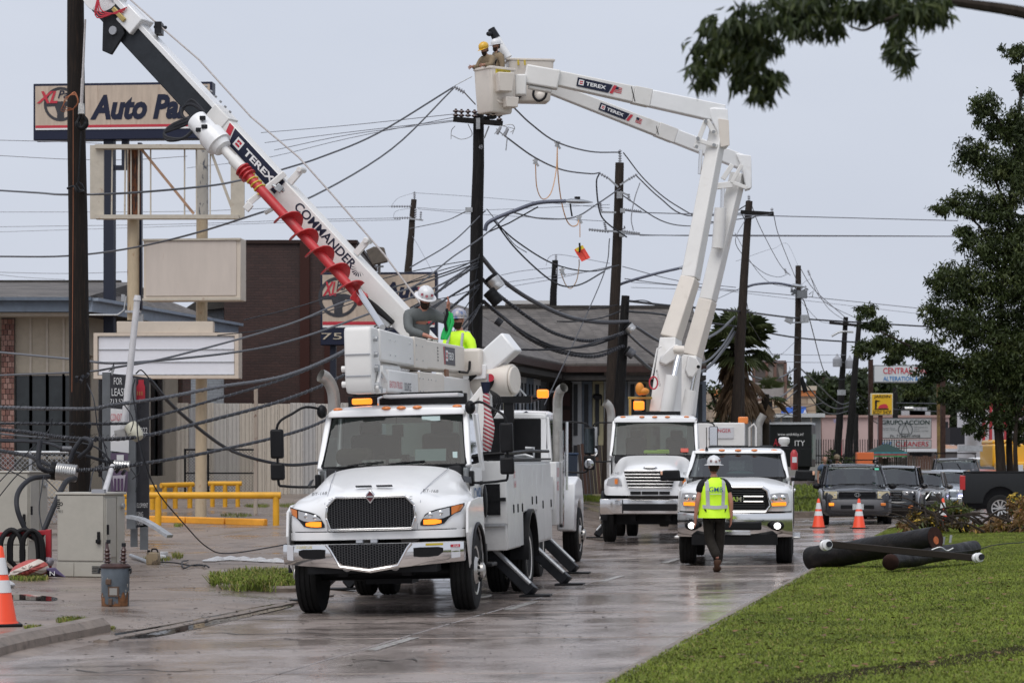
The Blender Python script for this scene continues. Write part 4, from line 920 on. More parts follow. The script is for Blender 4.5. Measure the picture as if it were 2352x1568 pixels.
m.tube([at(168,250,YP1-.25),at(168,500,YP1-.24),at(165,900,YP1-.26)],.005,4)
tag(ob('copper_ground_wire',m,mat('copper_wire',(.42,.16,.08),.4,.6)),'thin loops of copper ground wire on the lifted pole','wire')
# centre pole with crossarm
YP2=66.0
P2=pole('tall black wooden pole in the middle, crossarm just under the white bucket',(1100,262),(1086,1090),YP2,.135,.22,mat('black_pole_wood',(.008,.0072,.0072),.75,spec=.25,bump=.5,bs=9,stretch=(9,9,.5),dark=(.03,.026,.024),dpos=(.5,.75),ds=5))
BW=MATS['black_pole_wood']
ob('crossarm',MB().beam(at(1041,274,YP2-.25),at(1155,284,YP2-.25),.12,.13),BW,P2,bevel=.01)
for x,y in((1047,268),(1060,269),(1075,269),(1090,270),(1121,275),(1147,278)):insulator(at(x,y,YP2-.25),(0,0,1),2,.085,.2,P2)
m=MB();m.beam(at(1112,318,YP2-.2),at(1123,290,YP2-.25),.05,.02);m.box(at(1098,284,YP2-.36),(.1,.05,.28));ob('arm_brace',m,GALV,P2,smooth=0)
for i,(x,y)in enumerate(((1146,300),(1163,304))):
 ob('cutout',MB().box(at(x,y,YP2-.3),(.07,.1,.22),(0,R(25),0)),PORCG,P2,bevel=.02)
 ob('cutout_bracket',MB().tube([at(x-10,y+8,YP2-.3),at(x+4,y-12,YP2-.3),at(x+18,y-8,YP2-.3),at(x+14,y+4,YP2-.3)],.012,5),GALV,P2)
m=MB();m.tube(spline([at(1150,290,YP2-.3),at(1175,286,YP2-.3),at(1182,296,YP2-.3),at(1172,304,YP2-.3)],4),.012,5);m.tube([at(1140,296,YP2-.3),at(1165,318,YP2-.3),at(1162,346,YP2-.3)],.016,5);m.tube(spline([at(1045,290,YP2-.3),at(1037,300,YP2),at(1036,320,YP2)],4),.010,5);m.tube(spline([at(1075,285,YP2-.3),at(1084,310,YP2),at(1060,320,YP2),at(1036,310,YP2)],5),.010,5);ob('jumper',m,GALV,P2,kind='stuff')
for y,s in((480,'4 9'),(338,'49')):
 txt(P2,s,at(1104,y-0,YP2-.2),.1,.12,PORCG,name='pole_number')if y<400 else None
ob('dead_end',MB().box(at(1077,482,YP2-.1),(.18,.1,.12)),GALV,P2)
insulator(at(1042,199,YP2-1),at(1066,212,YP2-1)-at(1042,199,YP2-1),5,.06,.32,P2,PORCG)
m=MB();m.tube([at(1066,212,YP2-1),at(1092,240,YP2-.5)],.018,5);m.tube([at(1046,196,YP2-1),at(1084,176,YP2-1)],.012,5);ob('bracing_rod',m,GALV,P2)
# splice enclosures on the pole
def splice(label,a,b,r,Y,m1=BLACK,m2=ALU,ribs=0):
 t=thing('splice_enclosure',label,'splice case',at(*b,Y),world=True);p,q=at(*a,Y),at(*b,Y);d=(q-p);L_=d.length;d.normalize()
 ob('end_cap',MB().lathe([(r*.5,-.01),(r*1.02,0),(r*1.05,L_*.18),(r,L_*.22)],p,d,16),m1,t)
 m=MB();prof=[(r*.98,L_*.2)]
 n=ribs or 2
 for i in range(n):s=L_*(.2+.8*i/n);e=L_*.8/n;prof+=[(r,s+e*.2),(r,s+e*.7),(r*.95,s+e)]
 m.lathe(prof,p,d,20);ob('sleeve',m,m2,t);return t
splice('black and silver splice case high on the middle pole',(1126,634),(1147,662),.18,YP2-.35)
splice('all black splice case on the middle pole under the silver one',(1122,668),(1146,696),.17,YP2-.4,BLACK,BLACK)
splice('small black splice case lowest on the middle pole',(1140,735),(1152,744),.10,YP2-.4,CABLE,CABLE)
# street lamp on the centre pole
def arm_lamp(label,pts,head,Y,r=.04):
 t=thing('street_lamp',label,'street lamp',at(*pts[0],Y),world=True)
 ob('arm',MB().tube(spline([at(x,y,Y)for x,y in pts],5),r,8),mat('lamp_arm_steel',(.10,.11,.15),.45,.4),t)
 (x0,y0),(x1,y1)=head;a,b=at(x0,y0,Y),at(x1,y1,Y);L_=(b-a).length;ring=[]
 for f,wz,wy in((0,.05,.06),(.2,.085,.15),(.6,.07,.15),(.9,.03,.08),(1,.012,.03)):
  c=a.lerp(b,f);ring.append([c+V((0,wy*math.cos(q),wz*math.sin(q)*(1 if math.sin(q)>0 else .5)))for q in np.linspace(0,6.283,11)[:-1]])
 ob('lamp_head',MB().loft(ring),mat('lamp_grey',(.34,.36,.39),.4,.3),t);return t
t=arm_lamp('grey cobra head street lamp on the middle pole reaching right',[(1114,530),(1119,514),(1138,502),(1180,485),(1235,466),(1300,462)],((1300,463),(1362,465)),YP2-.3,.05)
ob('photocell',MB().cyl(at(1326,458,YP2-.3),at(1326,452,YP2-.3),.075),BLACK,t);m=MB();m.tube([at(1117,535,YP2-.3),at(1170,512,YP2-.3),at(1236,475,YP2-.3)],.018);m.tube([at(1310,468,YP2-.3),at(1311,480,YP2-.3),at(1314,497,YP2-.3)],.022);ob('stay',m,DARK,t)
# right hand poles
P3=pole('tall brown weathered pole right of the middle with grey insulators',(1424,374),(1393,1190),75,.125,.19,WOOD2)
Y3=74.7
insulator(at(1424,372,75),(0,0,1),5,.06,.36,P3,PORCG)
for a,b,n in(((1375,397),(1398,410),4),((1444,412),(1464,400),4),((1378,462),(1381,485),5),((1388,510),(1392,528),4),((1432,481),(1474,486),9),((1352,527),(1400,532),8),((1428,530),(1470,537),8),((1443,445),(1446,462),3)):insulator(at(*a,Y3),at(*b,Y3)-at(*a,Y3),n,.05,(at(*b,Y3)-at(*a,Y3)).length,P3,PORCG)
m=MB()
for a,b in(((1398,410),(1420,430)),((1444,412),(1424,425)),((1380,487),(1415,488)),((1392,530),(1470,536)),((1352,527),(1392,531)),((1424,440),(1446,450))):m.beam(at(*a,Y3),at(*b,Y3),.05,.05)
m.box(at(1423,448,Y3),(.16,.12,.2));m.box(at(1430,484,Y3),(.14,.2,.12));m.box(at(1428,540,Y3),(.14,.2,.1));ob('hardware',m,GALV,P3,smooth=0)
P3b=pole('short thick black pole close beside the tall brown pole carrying cable splices',(1437,679),(1407,1185),73.2,.115,.2,BW)
splice('black and silver splice case upper on the short black pole',(1440,747),(1453,760),.15,72.9)
splice('grey sleeved splice case lower on the short black pole',(1438,803),(1456,816),.14,72.9,BLACK,CABLEG)
arm_lamp('thin street lamp arm behind the first white boom',[(1421,668),(1422,658),(1432,650),(1500,630),(1560,616)],((1560,616),(1608,614)),75.3)
P4=pole('dark leaning pole with single short crossarm right of the white booms',(1720,462),(1682,1100),86,.115,.2,WOOD2)
m=MB();m.beam(at(1701,487,85.8),at(1777,492,85.8),.13,.13);m.beam(at(1711,505,85.8),at(1703,490,85.8),.03,.03);m.beam(at(1722,505,85.8),at(1745,492,85.8),.03,.03);ob('crossarm',m,BW,P4,bevel=.01);insulator(at(1720,462,86),(0,0,1),3,.06,.2,P4,PORCG);insulator(at(1773,488,85.8),(0,0,1),2,.06,.15,P4,PORCG)
arm_lamp('street lamp arm on the leaning crossarm pole',[(1706,668),(1712,661),(1735,653),(1780,650),(1818,656)],((1818,656),(1850,660)),86)
m=MB();g=G(1698,1100);m.cyl(at(1700,1092,88),at(1698,760,88),.17);tag(ob('palm_side_post',m,WOOD2),'brown stub post close behind the leaning crossarm pole','post')
P5=pole('slim dark pole with cluttered crossarm left of the pink store',(1834,610),(1830,1060),104,.11,.19,WOOD2)
m=MB();m.beam(at(1816,668,103.8),at(1852,672,103.8),.12,.12);m.beam(at(1818,676,103.8),at(1856,664,103.8),.08,.08);m.box(at(1842,676,103.6),(.4,.3,.3));m.tube([at(1858,676,103.6),at(1868,668,103.6),at(1866,682,103.6),at(1858,682,103.6)],.02);ob('crossarm',m,GREY,P5,smooth=0)
for x,y in((1818,664),(1826,666),(1842,664),(1852,668),(1860,632),(1806,628)):insulator(at(x,y,103.7),(random.uniform(-.5,.5),0,1),3,.06,.22,P5,PORCG)
m=MB();m.box(at(1812,735,103.6),(.3,.35,.2),(0,R(25),0));m.box(at(1848,732,103.6),(.32,.3,.3));m.beam(at(1815,741,103.6),at(1848,740,103.6),.05,.05);ob('floodlight',m,GALV,P5,smooth=0)
P6=pole('left of two dark poles before the pink store with transformer cans',(1943,728),(1922,1068),120,.11,.19,BW)
ob('crossarm',MB().beam(at(1905,741,119.8),at(1978,748,119.8),.12,.12),BW,P6,smooth=0)
for x,y in((1923,822),(1952,826)):
 m=MB();c=at(x,y+10,119.6);m.lathe([(.2,0),(.21,.05),(.21,.36),(.17,.4),(.06,.5),(.03,.6)],c-V((0,0,.2)),(0,0,1),14);ob('transformer_can',m,PORCG,P6)
P7=pole('right of two dark poles before the pink store, leaning right',(1974,732),(1946,1070),118,.11,.2,BW)
m=MB();m.tube(spline([at(1910,772,119),at(1930,762,119),at(1960,762,119)],4),.05);m.box(at(1933,901,119),(.35,.3,.25));ob('fixture',m,GALV,P7,smooth=0,kind='stuff')
P8=pole('dark pole with stacked insulators behind the brick building',(951,458),(936,640),112,.12,.17,WOOD2)
insulator(at(952,460,112),(0,0,1),5,.07,.38,P8,PORCG);
for a,b,n in(((898,474),(945,474),8),((905,501),(945,500),7),((954,500),(955,478),4),((966,505),(967,485),4)):insulator(at(*a,111.8),at(*b,111.8)-at(*a,111.8),n,.06,(at(*b,111.8)-at(*a,111.8)).length,P8,PORCG)
ob('crossarm',MB().beam(at(940,502,111.8),at(972,506,111.8),.06,.06),GALV,P8,smooth=0)
P9=pole('short dark pole behind the shingled house roof',(1275,598),(1269,720),104,.12,.15,BW);insulator(at(1277,598,104),(0,0,1),4,.06,.25,P9,PORCG);insulator(at(1279,630,103.8),(0,0,1),4,.06,.25,P9,PORCG)
P10=pole('dark pole behind the yellow body shop sign',(1967,950),(1966,1066),126,.1,.14,BW)
P11=pole('slim dark pole with silver cable sleeve behind the yellow sign',(2056,890),(2056,960),132,.12,.14,BW)
# the leaning white fibreglass tube and its splices, silver cases over the left lot
YS2=45.0
tb_=tag(ob('white_pole',(lambda m:(m.cyl(at(284,990,YS2),at(315,690,YS2),.062,.055,14),m.cyl(at(315,690,YS2),at(316,678,YS2),.07,.05,14),m)[2])(MB()),mat('white_tube',(.62,.61,.62),.5,var=.1,dark=(.4,.39,.38),dpos=(.55,.8))),'broken white fibreglass tube leaning across the lease sign','pole')
ws=thing('splice_box','white plastic domed splice box hanging from cables at the lease sign','splice case',at(292,1015,YS2-.4),world=True)
m=MB();c=at(308,990,YS2-.5);d=V((.35,-.5,-.55));m.lathe([(.05,-.14),(.12,-.13),(.13,.0),(.12,.10),(.085,.17),(.03,.19)],c,(.55,-.35,-.75),16);ob('dome',m,mat('cream_dome',(.50,.48,.38),.4,var=.12,vs=9),ws)
ob('bracket_box',MB().box(at(278,998,YS2-.4),(.2,.14,.19),(0,R(-12),0)),mat('grey_box',(.33,.32,.31),.5,var=.2),ws,bevel=.015)
splice('big silver ribbed splice case low over the second cabinet',(118,1080),(176,1087),.15,43.6,BLACK,ALU,9)
splice('flat silver splice case tied beside the lease sign',(252,1067),(298,1070),.09,44.2,BLACK,ALU,6)
splice('thin grey splice sleeve on the cable left of the lifted pole',(138,1030),(165,1031),.05,43.2,CABLE,CABLEG,3)
fp=thing('fallen_tube','white fallen pole leaning among cables beside the pale cabinet','pole',at(262,1130,43),world=True);ob('tube',MB().cyl(at(234,1150,42.5),at(258,1070,44),.05,.045,10),MATS['white_tube'],fp)
# cable saddles along the lower bundle
# ================================================================ CABLES AND WIRES
CAB_PY={}
def cable(pts,r,mt,label='thin grey overhead wire crossing the pale sky',group='thin overhead wires',name='overhead_wire',n=6,k=6,twist=False,cat='wire'):
 q=spline([at(*p)for p in pts],k);m=MB();m.tube(q,r,n)
 o=ob(name,m,mt);tag(o,label,cat,group);CAB_PY.setdefault(label,[]).append((sum(p[1]for p in pts)/len(pts),o))
 if twist:
  s=spline([at(*p)for p in pts],k*9);h=[];dz=V((0,0,1));m=MB()
  for i,p in enumerate(s):
   d=(s[min(i+1,len(s)-1)]-s[max(i-1,0)]).normalized();x=d.cross(dz);x.normalize();y=x.cross(d);a=i*1.35
   h.append(p+(x*math.cos(a)+y*math.sin(a))*r*1.05)
  m.tube(h,r*.33,4);ob('lashing',m,CABLEG,o)
 return o
C=lambda pts,r=.012,mt=WIRE,**k:cable(pts,r,mt,**k)
# thin sky wires
for pts,r in(([(-10,322,80),(150,326,80),(235,330,80)],.012),([(-10,357,84),(160,366,84),(300,367,84),(430,359,84)],.012),([(600,305,84),(800,288,76),(1045,262,66)],.011),([(608,328,84),(800,304,76),(1045,276,66)],.011),([(630,345,84),(800,310,76),(1050,278,66)],.011),([(430,386,95),(600,365,90),(800,318,78),(1041,270,66)],.010),([(-10,487,125),(400,486,125),(640,478,120),(898,474,112)],.014),([(-10,521,125),(400,515,125),(700,505,118),(905,501,112)],.014),([(-10,533,125),(400,520,125),(700,510,118),(920,505,112)],.012),([(952,443,112),(1090,452,105),(1400,478,90)],.010),([(960,480,112),(1100,492,105),(1390,508,85)],.012),([(958,477,112),(1080,483,100),(1400,470,88)],.010),([(-10,625,100),(150,628,100),(310,624,100)],.012),([(-10,630,100),(60,637,100),(150,642,100)],.010),([(945,540,112),(958,560,111),(998,632,108)],.010),([(898,474,112),(915,455,112),(951,443,112)],.008),([(903,500,112),(910,485,112),(945,478,112)],.008),([(1150,632,100),(1200,622,100),(1270,615,104)],.012),([(1150,650,104),(1270,634,104),(1400,618,90)],.012),([(1160,660,104),(1270,641,104),(1410,610,76)],.012),([(1254,610,104),(1262,590,104),(1290,585,100),(1400,605,80)],.010),([(1434,520,75),(1500,540,85),(2300,543,95)],.020),([(1470,541,76),(1700,540,86),(2300,543,95)],.014),([(1432,483,75),(1500,489,80),(1777,496,86),(2200,507,92)],.018),([(1585,490,80),(1700,490,86)],.012),([(1435,640,75),(1560,655,86),(1840,680,104),(2150,712,112)],.016),([(1450,648,78),(1600,660,90),(1850,690,108),(2150,725,118)],.010),([(1430,612,76),(1560,645,80),(1690,660,86)],.012),([(1450,660,80),(1690,668,96)],.009),([(1700,662,86),(1640,690,84),(1600,712,82)],.010),([(1714,690,86),(1730,740,90),(1800,850,104),(1828,842,104)],.012),([(1722,740,86),(1760,800,92),(1790,815,98),(1826,785,104)],.010),([(1726,470,86),(1745,520,90),(1790,605,98),(1815,632,104)],.014),([(1777,493,86),(1790,545,92),(1830,645,104)],.014),([(1714,500,86),(1690,560,85),(1745,620,92),(1786,636,98),(1812,628,104)],.012),([(1688,535,85),(1730,610,92),(1770,650,100),(1820,660,104)],.010),([(1836,612,104),(1870,665,110),(1943,730,120)],.016),([(1860,632,104),(1890,690,110),(1975,735,118)],.014),([(1862,636,104),(1900,705,112),(1950,742,120)],.012),([(1838,690,104),(1880,735,110),(1905,742,119)],.010),([(1720,812,88),(1850,815,105),(1942,815,120)],.012),([(1700,828,88),(1850,832,105),(1940,832,120)],.012),([(1836,690,104),(1850,700,104),(1888,840,114),(1905,870,118)],.022),([(1834,670,104),(1845,650,104),(1862,640,104)],.008),([(1690,600,86),(1760,575,90),(1780,570,95),(1808,560,104),(1834,612,104)],.006),):
 x_=sum(p[0]for p in pts)/len(pts);lb_='thin grey wire crossing the sky behind the left signs' if x_<600 else 'thin grey wire between the brick building and the middle pole' if x_<1120 else 'thin grey wire between the middle pole and the brown pole' if x_<1440 else 'thin grey wire behind the twin white booms' if x_<1720 else 'thin grey wire between the leaning crossarm pole and the slim pole' if x_<1830 else 'thin grey wire running right toward the shade tree'
 C(pts,r,label=lb_,group='thin overhead wires, '+lb_.split('wire ')[1])
 # service strands to the left
C([(-10,437,60),(90,443,55),(153,447,50),(300,443,50),(480,427,52),(563,412,54)],.024,CABLEG,label='grey strand running from the left edge to the derrick boom',group=None)
C([(-10,589,60),(150,588,58),(300,570,56),(450,535,55),(600,488,54),(720,450,58),(900,342,64),(1042,203,66)],.022,CABLEG,label='long grey wire rising from left edge to the top insulator of the middle pole',group=None)
C([(640,392,58),(740,360,60),(870,305,63),(1042,200,65.5)],.022,CABLEG,label='upper of two grey wires meeting at the insulator by the bucket',group=None)
C([(-10,808,56),(168,825,48),(262,834,46),(403,824,48),(551,807,51),(659,785,53),(800,738,56),(1000,660,62),(1095,602,66)],.024,CABLEG,label='single grey strand crossing the white letter board',group=None)
C([(-10,862,50),(188,854,46),(262,844,45),(403,817,47),(659,746,52),(800,690,56),(941,662,60),(1040,590,63),(1106,545,65),(1172,490,66)],.02,CABLEG,label='thin strand falling from the lamp arm across the letter board',group=None)
C([(941,615,62),(1040,555,64),(1106,492,66),(1115,485,66)],.016,CABLEG,label='short grey strand rising to the middle pole above the lamp',group=None)
C([(941,525,100),(1020,508,90),(1074,484,66)],.016,CABLEG,label='thin strand from the far pole to the clevis on the middle pole',group=None)
# heavy lashed bundles, left side
LBG=dict(name='cable_bundle',twist=True,cat='cable',group=None,n=8)
C([(-10,935,46),(100,938,45),(215,938,44.5),(249,931,44.5),(370,914,45.5),(504,888,48),(659,861,52),(800,800,56),(960,700,62),(1100,605,66)],.031,CABLEG,label='thickest lashed grey cable across the lease sign to the middle pole',**LBG)
C([(-10,972,46),(134,973,45),(286,972,44.5),(336,962,45),(504,914,48),(659,867,52),(800,806,56),(980,712,62),(1102,640,66)],.024,CABLE,label='second lashed cable just under the thickest one',**LBG)
C([(-10,985,45.5),(84,995,44.8),(134,1003,44.5),(215,1008,44.2),(323,1002,44.5),(470,968,47.5),(659,916,52),(800,856,56),(960,765,62),(1104,650,66)],.032,CABLE,label='black lashed cable passing the white domed splice box',**LBG)
C([(-10,1033,45),(60,1045,44),(84,1054,43.8),(120,1072,43.6)],.03,CABLE,label='black lashed cable entering the big silver splice case',**LBG)
C([(176,1080,43.6),(240,1076,43.8),(302,1068,44.3),(470,1040,47.5),(659,997,52),(760,958,55),(900,880,60),(1060,760,64),(1106,695,66)],.030,CABLE,label='lowest lashed cable leaving the silver splice case to the right',**LBG)
C([(-10,1012,44.5),(100,1016,43.6),(150,1032,43.2),(250,1062,44)],.026,CABLE,label='black cable sagging to the flat silver splice case',name='cable',cat='cable',group=None)
C([(-10,995,46),(90,1004,45),(230,1010,44)],.02,CABLEG,label='light grey strand beside the black cables at the left edge',name='cable',cat='cable',group=None)
C([(-10,1008,45),(100,1012,44),(210,1022,44),(262,1066,44)],.018,CABLE,label='thin black cable drooping beside the lifted pole',name='cable',cat='cable',group=None)
C([(343,871,45),(350,878,45),(403,938,47),(504,1019,50),(571,1049,52),(659,1067,53),(735,1062,54)],.034,CABLE,label='black drop cable hanging diagonally before the tan sign post',name='cable',cat='cable',group=None)
C([(320,980,44.5),(322,1020,44.5),(356,1119,45),(425,1205,46),(476,1256,47),(527,1270,47),(674,1247,44)],.012,CABLE,label='thin black drop wire sagging to the ground by the grass verge',group=None)
C([(310,870,44),(305,900,44),(314,960,44),(318,1010,44),(340,1100,44)],.012,CABLE,label='thin black lead looping beside the house emblem board',group=None)
C([(312,858,44.5),(325,850,44.5),(345,872,45),(352,880,45)],.012,CABLE,label='short black pigtail above the development board',group=None)
for pts,r,lb_ in(([(92,1012,43.3),(88,1060,43.2),(100,1078,43.2),(122,1082,43.5)],.045,'thick black loop feeding the back of the silver splice case'),([(112,1094,43.3),(70,1100,42.6),(42,1130,42.2),(40,1170,42),(62,1222,42),(80,1236,42)],.042,'thick black cable arching down behind the pale cabinet'),([(172,1098,43.4),(150,1108,42.8),(125,1160,42.3),(104,1210,42),(92,1236,42)],.045,'thick black cable falling straight behind the pale cabinet'),([(182,1050,43),(205,1030,42.8),(208,1012,42.8),(190,1008,43),(172,1030,43),(160,1060,43)],.04,'black coil of slack cable before the lifted pole')):
 C(pts,r,CABLE,label=lb_,group=None,name='cable',cat='cable',n=10)
for pts in([(90,1052,43),(40,1090,43),(-10,1150,43)],[(100,1092,43),(96,1120,42.6),(90,1170,42.4),(100,1230,42)],[(102,1096,43),(140,1140,42.5),(150,1200,42)],[(120,960,44),(110,990,44),(50,1052,43.5),(-5,1110,43)],[(200,880,45),(216,920,44),(226,990,44),(246,1030,44)],[(262,832,45),(258,846,45),(250,852,45)],[(286,930,44),(300,950,44),(306,970,44),(300,990,44)],[(205,1130,42),(215,1080,43),(236,1066,43.6)],[(238,1040,44),(250,1090,43.8),(244,1110,43.8),(218,1070,43.8)],[(300,1075,44),(315,1100,44),(312,1130,44)],[(236,1008,44),(244,1040,44),(250,1060,44)],[(322,1040,44.4),(335,1078,44.4),(352,1112,45)],[(304,1100,44),(320,1084,44),(316,1060,44),(306,1070,44)],[(60,1100,43),(30,1084,43),(-5,1070,43)]):
 C(pts,.010,CABLE,label='thin loose black lead tangled around the left splices',group='loose leads by the splices')
m=MB();random.seed(5)
for i in range(60):
 x=random.uniform(-5,330);y=random.choice((936,972,1004,1068))+random.uniform(-3,3);Y=44.2;a=at(x,y,Y);m.tube([a+V((-.03,0,-.03)),a+V((.01,-.03,.03)),a+V((.05,0,.06))],.004,3)
for x,y in((186,874),(176,870),(188,866),(200,862),(236,1050),(258,1074),(270,1080),(284,1084),(230,1078),(244,1066),(220,1008),(206,976)):m.box(at(x,y,44),(.05,.06,.09),(random.random(),random.random(),0))
o=ob('cable_ties',m,CABLE,smooth=0);o['kind']='stuff'
gw=tag(ob('cable_clamp',(lambda m:(m.prism([at(254,849,45.2),at(258,838,45.2),at(262,838,45.2),at(264,844,45.2),at(257,862,45.2)],(0,.05,0)),m)[1])(MB()),GALV),'small galvanised strand clamp over the lease sign','clamp')
# middle pole to the right
C([(1106,590,66),(1150,640,67.5),(1217,687,69),(1300,726,71),(1369,739,72.3),(1443,739,73)],.06,CABLEG,label='thickest grey cable from the middle pole to the short black pole',name='cable',cat='cable',group=None,n=10)
C([(1109,642,66),(1150,681,67.5),(1217,731,69),(1272,764,70.5),(1341,782,72),(1396,776,72.5),(1440,761,73)],.045,CABLE,label='second sagging lashed cable over the shingle roof',**LBG)
C([(1109,692,66),(1161,733,67.5),(1217,778,69),(1286,808,70.5),(1369,818,72),(1432,794,73)],.045,CABLE,label='lowest sagging lashed cable over the shingle roof',**LBG)
C([(1112,690,66),(1165,738,67),(1225,780,69),(1290,803,70.5),(1360,812,72),(1432,792,73)],.022,CABLE,label='thin black cable along the lowest sagging bundle',name='cable',cat='cable',group=None)
C([(1156,731,67),(1220,772,69),(1286,798,70),(1355,794,72),(1412,776,72.8)],.03,CABLE,label='plain black cable above the lowest sagging bundle',name='cable',cat='cable',group=None)
C([(1148,801,68),(1250,803,69),(1330,796,70),(1420,768,72.8)],.03,CABLE,label='black service cable along the house eave',name='cable',cat='cable',group=None)
C([(1134,507,66),(1189,556,67),(1272,606,70),(1355,623,72),(1421,609,74.5)],.02,CABLE,label='thin twisted service wire below the lamp arm',group=None)
C([(1134,505,66),(1189,576,67),(1272,648,69.5),(1327,655,71),(1388,623,74)],.022,CABLE,label='deeper twisted service wire under the orange flag',group=None)
C([(1178,488,66),(1244,502,68),(1319,499,71),(1371,469,73),(1424,433,74.5)],.02,CABLEG,label='grey neutral wire passing the lower grounding clamp',group=None)
C([(1182,249,65.5),(1220,285,67),(1278,326,69.5),(1355,348,73),(1424,350,75)],.022,CABLEG,label='upper primary wire from the bucket to the brown pole top',group=None)
C([(1160,313,65.7),(1227,361,68),(1291,390,71),(1355,399,73.5),(1376,397,74.6)],.022,CABLEG,label='lower primary wire with a hot line clamp',group=None)
C([(1432,351,75),(1483,415,78),(1550,470,82),(1640,510,86),(1716,470,86)],.02,CABLEG,label='primary wire leaving the brown pole top behind the booms',group=None)
C([(1460,402,74.8),(1515,454,78),(1579,495,80),(1701,490,85.8)],.02,CABLEG,label='second primary wire falling behind the white booms',group=None)
C([(1432,450,74.8),(1515,505,77),(1579,519,79),(1640,512,82),(1775,491,85.8)],.018,CABLEG,label='slack neutral wire between the brown pole and the crossarm pole',group=None)
C([(1376,400,74.5),(1370,420,74.3),(1376,480,74.3),(1392,510,74.4),(1440,545,74.4)],.024,CABLE,label='black jumper lead looping at the brown pole',group=None)
C([(1470,420,74.6),(1458,455,74.5),(1450,500,74.5),(1455,530,74.5)],.016,PORCG,label='white jumper lead right of the brown pole',group=None)
C([(1400,548,75),(1390,620,74),(1330,760,71),(1250,930,68)],.016,CABLEG,label='straight guy wire slanting across the house roof',group=None)
C([(1118,480,66),(1150,520,66.5),(1180,560,66.7),(1210,580,66.7)],.01,CABLE,label='broken thin wire end hanging under the lamp arm',group=None)
BLG=dict(name='cable',cat='cable',group=None)
for i,(pts,r)in enumerate((([(1104,590,66),(1060,612,64),(1004,632,63),(900,660,60)],.018),([(1104,600,66),(1050,622,64),(1000,640,62),(860,690,58)],.018),([(1102,612,66),(1040,640,63),(990,680,61),(860,750,58)],.016),([(1100,640,66),(1020,690,63),(960,740,61)],.02),([(1104,700,66),(1060,750,64),(1030,800,62)],.022),([(1104,655,66),(1080,690,65),(1050,740,64),(1040,790,63)],.014),([(1102,660,66),(1040,680,63),(985,690,61)],.012),([(1106,560,66),(1095,620,65.7),(1085,720,65.6),(1088,790,65.6)],.014),([(1100,596,66),(1020,608,63),(880,640,60),(700,700,56),(560,735,54)],.012),([(1100,598,66),(1000,625,63),(840,685,58),(640,750,54),(500,770,52)],.012))):
 C(pts,r,CABLE,label='black service wire fanning left from the middle pole',group='service wires fanning from the middle pole',name='service_wire')
 # cables past the short black pole
C([(1444,691,73),(1521,700,76),(1590,706,79),(1701,715,86),(1835,731,104),(2000,742,108),(2170,752,112)],.036,CABLE,label='upper black cable running right past the palm tree',**BLG)
C([(1444,715,73),(1520,722,76),(1577,736,79),(1687,749,86),(1835,776,104),(2000,788,108),(2170,800,112)],.034,CABLE,label='lower black cable running right past the palm tree',**BLG)
C([(1444,692,73),(1480,690,74),(1510,702,75)],.016,CABLE,label='short black loop at the top of the short black pole',**BLG)
C([(1460,750,72.9),(1516,784,75),(1570,795,78),(1640,768,82),(1688,728,86)],.045,CABLEG,label='upper pale grey cable swag behind the twin booms',**BLG)
C([(1444,768,73),(1480,800,74.5),(1530,830,76),(1610,835,80),(1655,800,84),(1686,752,86)],.035,CABLEG,label='middle pale grey cable swag behind the twin booms',**BLG)
C([(1456,814,72.9),(1500,850,75),(1560,868,78),(1620,848,82),(1660,805,85),(1688,762,86)],.05,CABLEG,label='lowest pale grey cable swag behind the twin booms',**BLG)
C([(1418,700,73),(1360,710,72),(1300,712,72),(1270,716,72)],.016,CABLE,label='thin black service line from the short pole to the house',**BLG)
C([(1424,715,73),(1380,730,71.5),(1320,738,70.5),(1280,738,70)],.02,CABLE,label='twisted service drop over the house ridge',**BLG)
for i,(pts,r)in enumerate((([(1690,840,88),(1740,868,94),(1790,867,100),(1830,845,104)],.03),([(1694,850,88),(1750,900,94),(1790,912,100),(1832,880,104)],.03),([(1694,880,88),(1740,925,94),(1780,935,99),(1832,895,104)],.025),([(1838,845,104),(1880,885,110),(1930,927,118),(1968,915,119)],.03),([(1838,865,104),(1880,915,110),(1920,938,117),(1965,928,119)],.03),([(1838,880,104),(1885,940,110),(1920,950,116),(1960,940,119)],.025),([(1700,945,92),(1780,935,98),(1832,930,104)],.018),([(1700,955,92),(1780,950,98),(1832,955,104)],.018),([(1700,965,92),(1780,962,98),(1832,940,104),(1890,925,110)],.018),([(1970,915,119),(2000,960,121),(2015,972,122)],.02),([(1970,905,119),(2010,930,121),(2060,940,124),(2160,945,130)],.025),([(2058,925,131),(2200,926,140),(2350,920,150)],.03),([(1968,840,119),(1940,870,119),(1905,868,118)],.02))):
 C(pts,r,CABLEG if i<6 else CABLE,label='grey cable swag between the far dark poles',group='cable swags between the far poles',name='cable',cat='cable')
splice('small silver splice sleeve on the far cable behind the yellow sign',(2072,938),(2098,938),.1,128,BLACK,ALU,3)
tag(ob('splice_enclosure',(lambda m:(m.prism([at(1838,870,103.5),at(1844,862,103.5),at(1856,898,103.5),at(1846,902,103.5)],(0,.2,0)),m)[1])(MB()),BLACK,bevel=.02),'black wedge splice case on the slim pole left of the pink store','splice case')
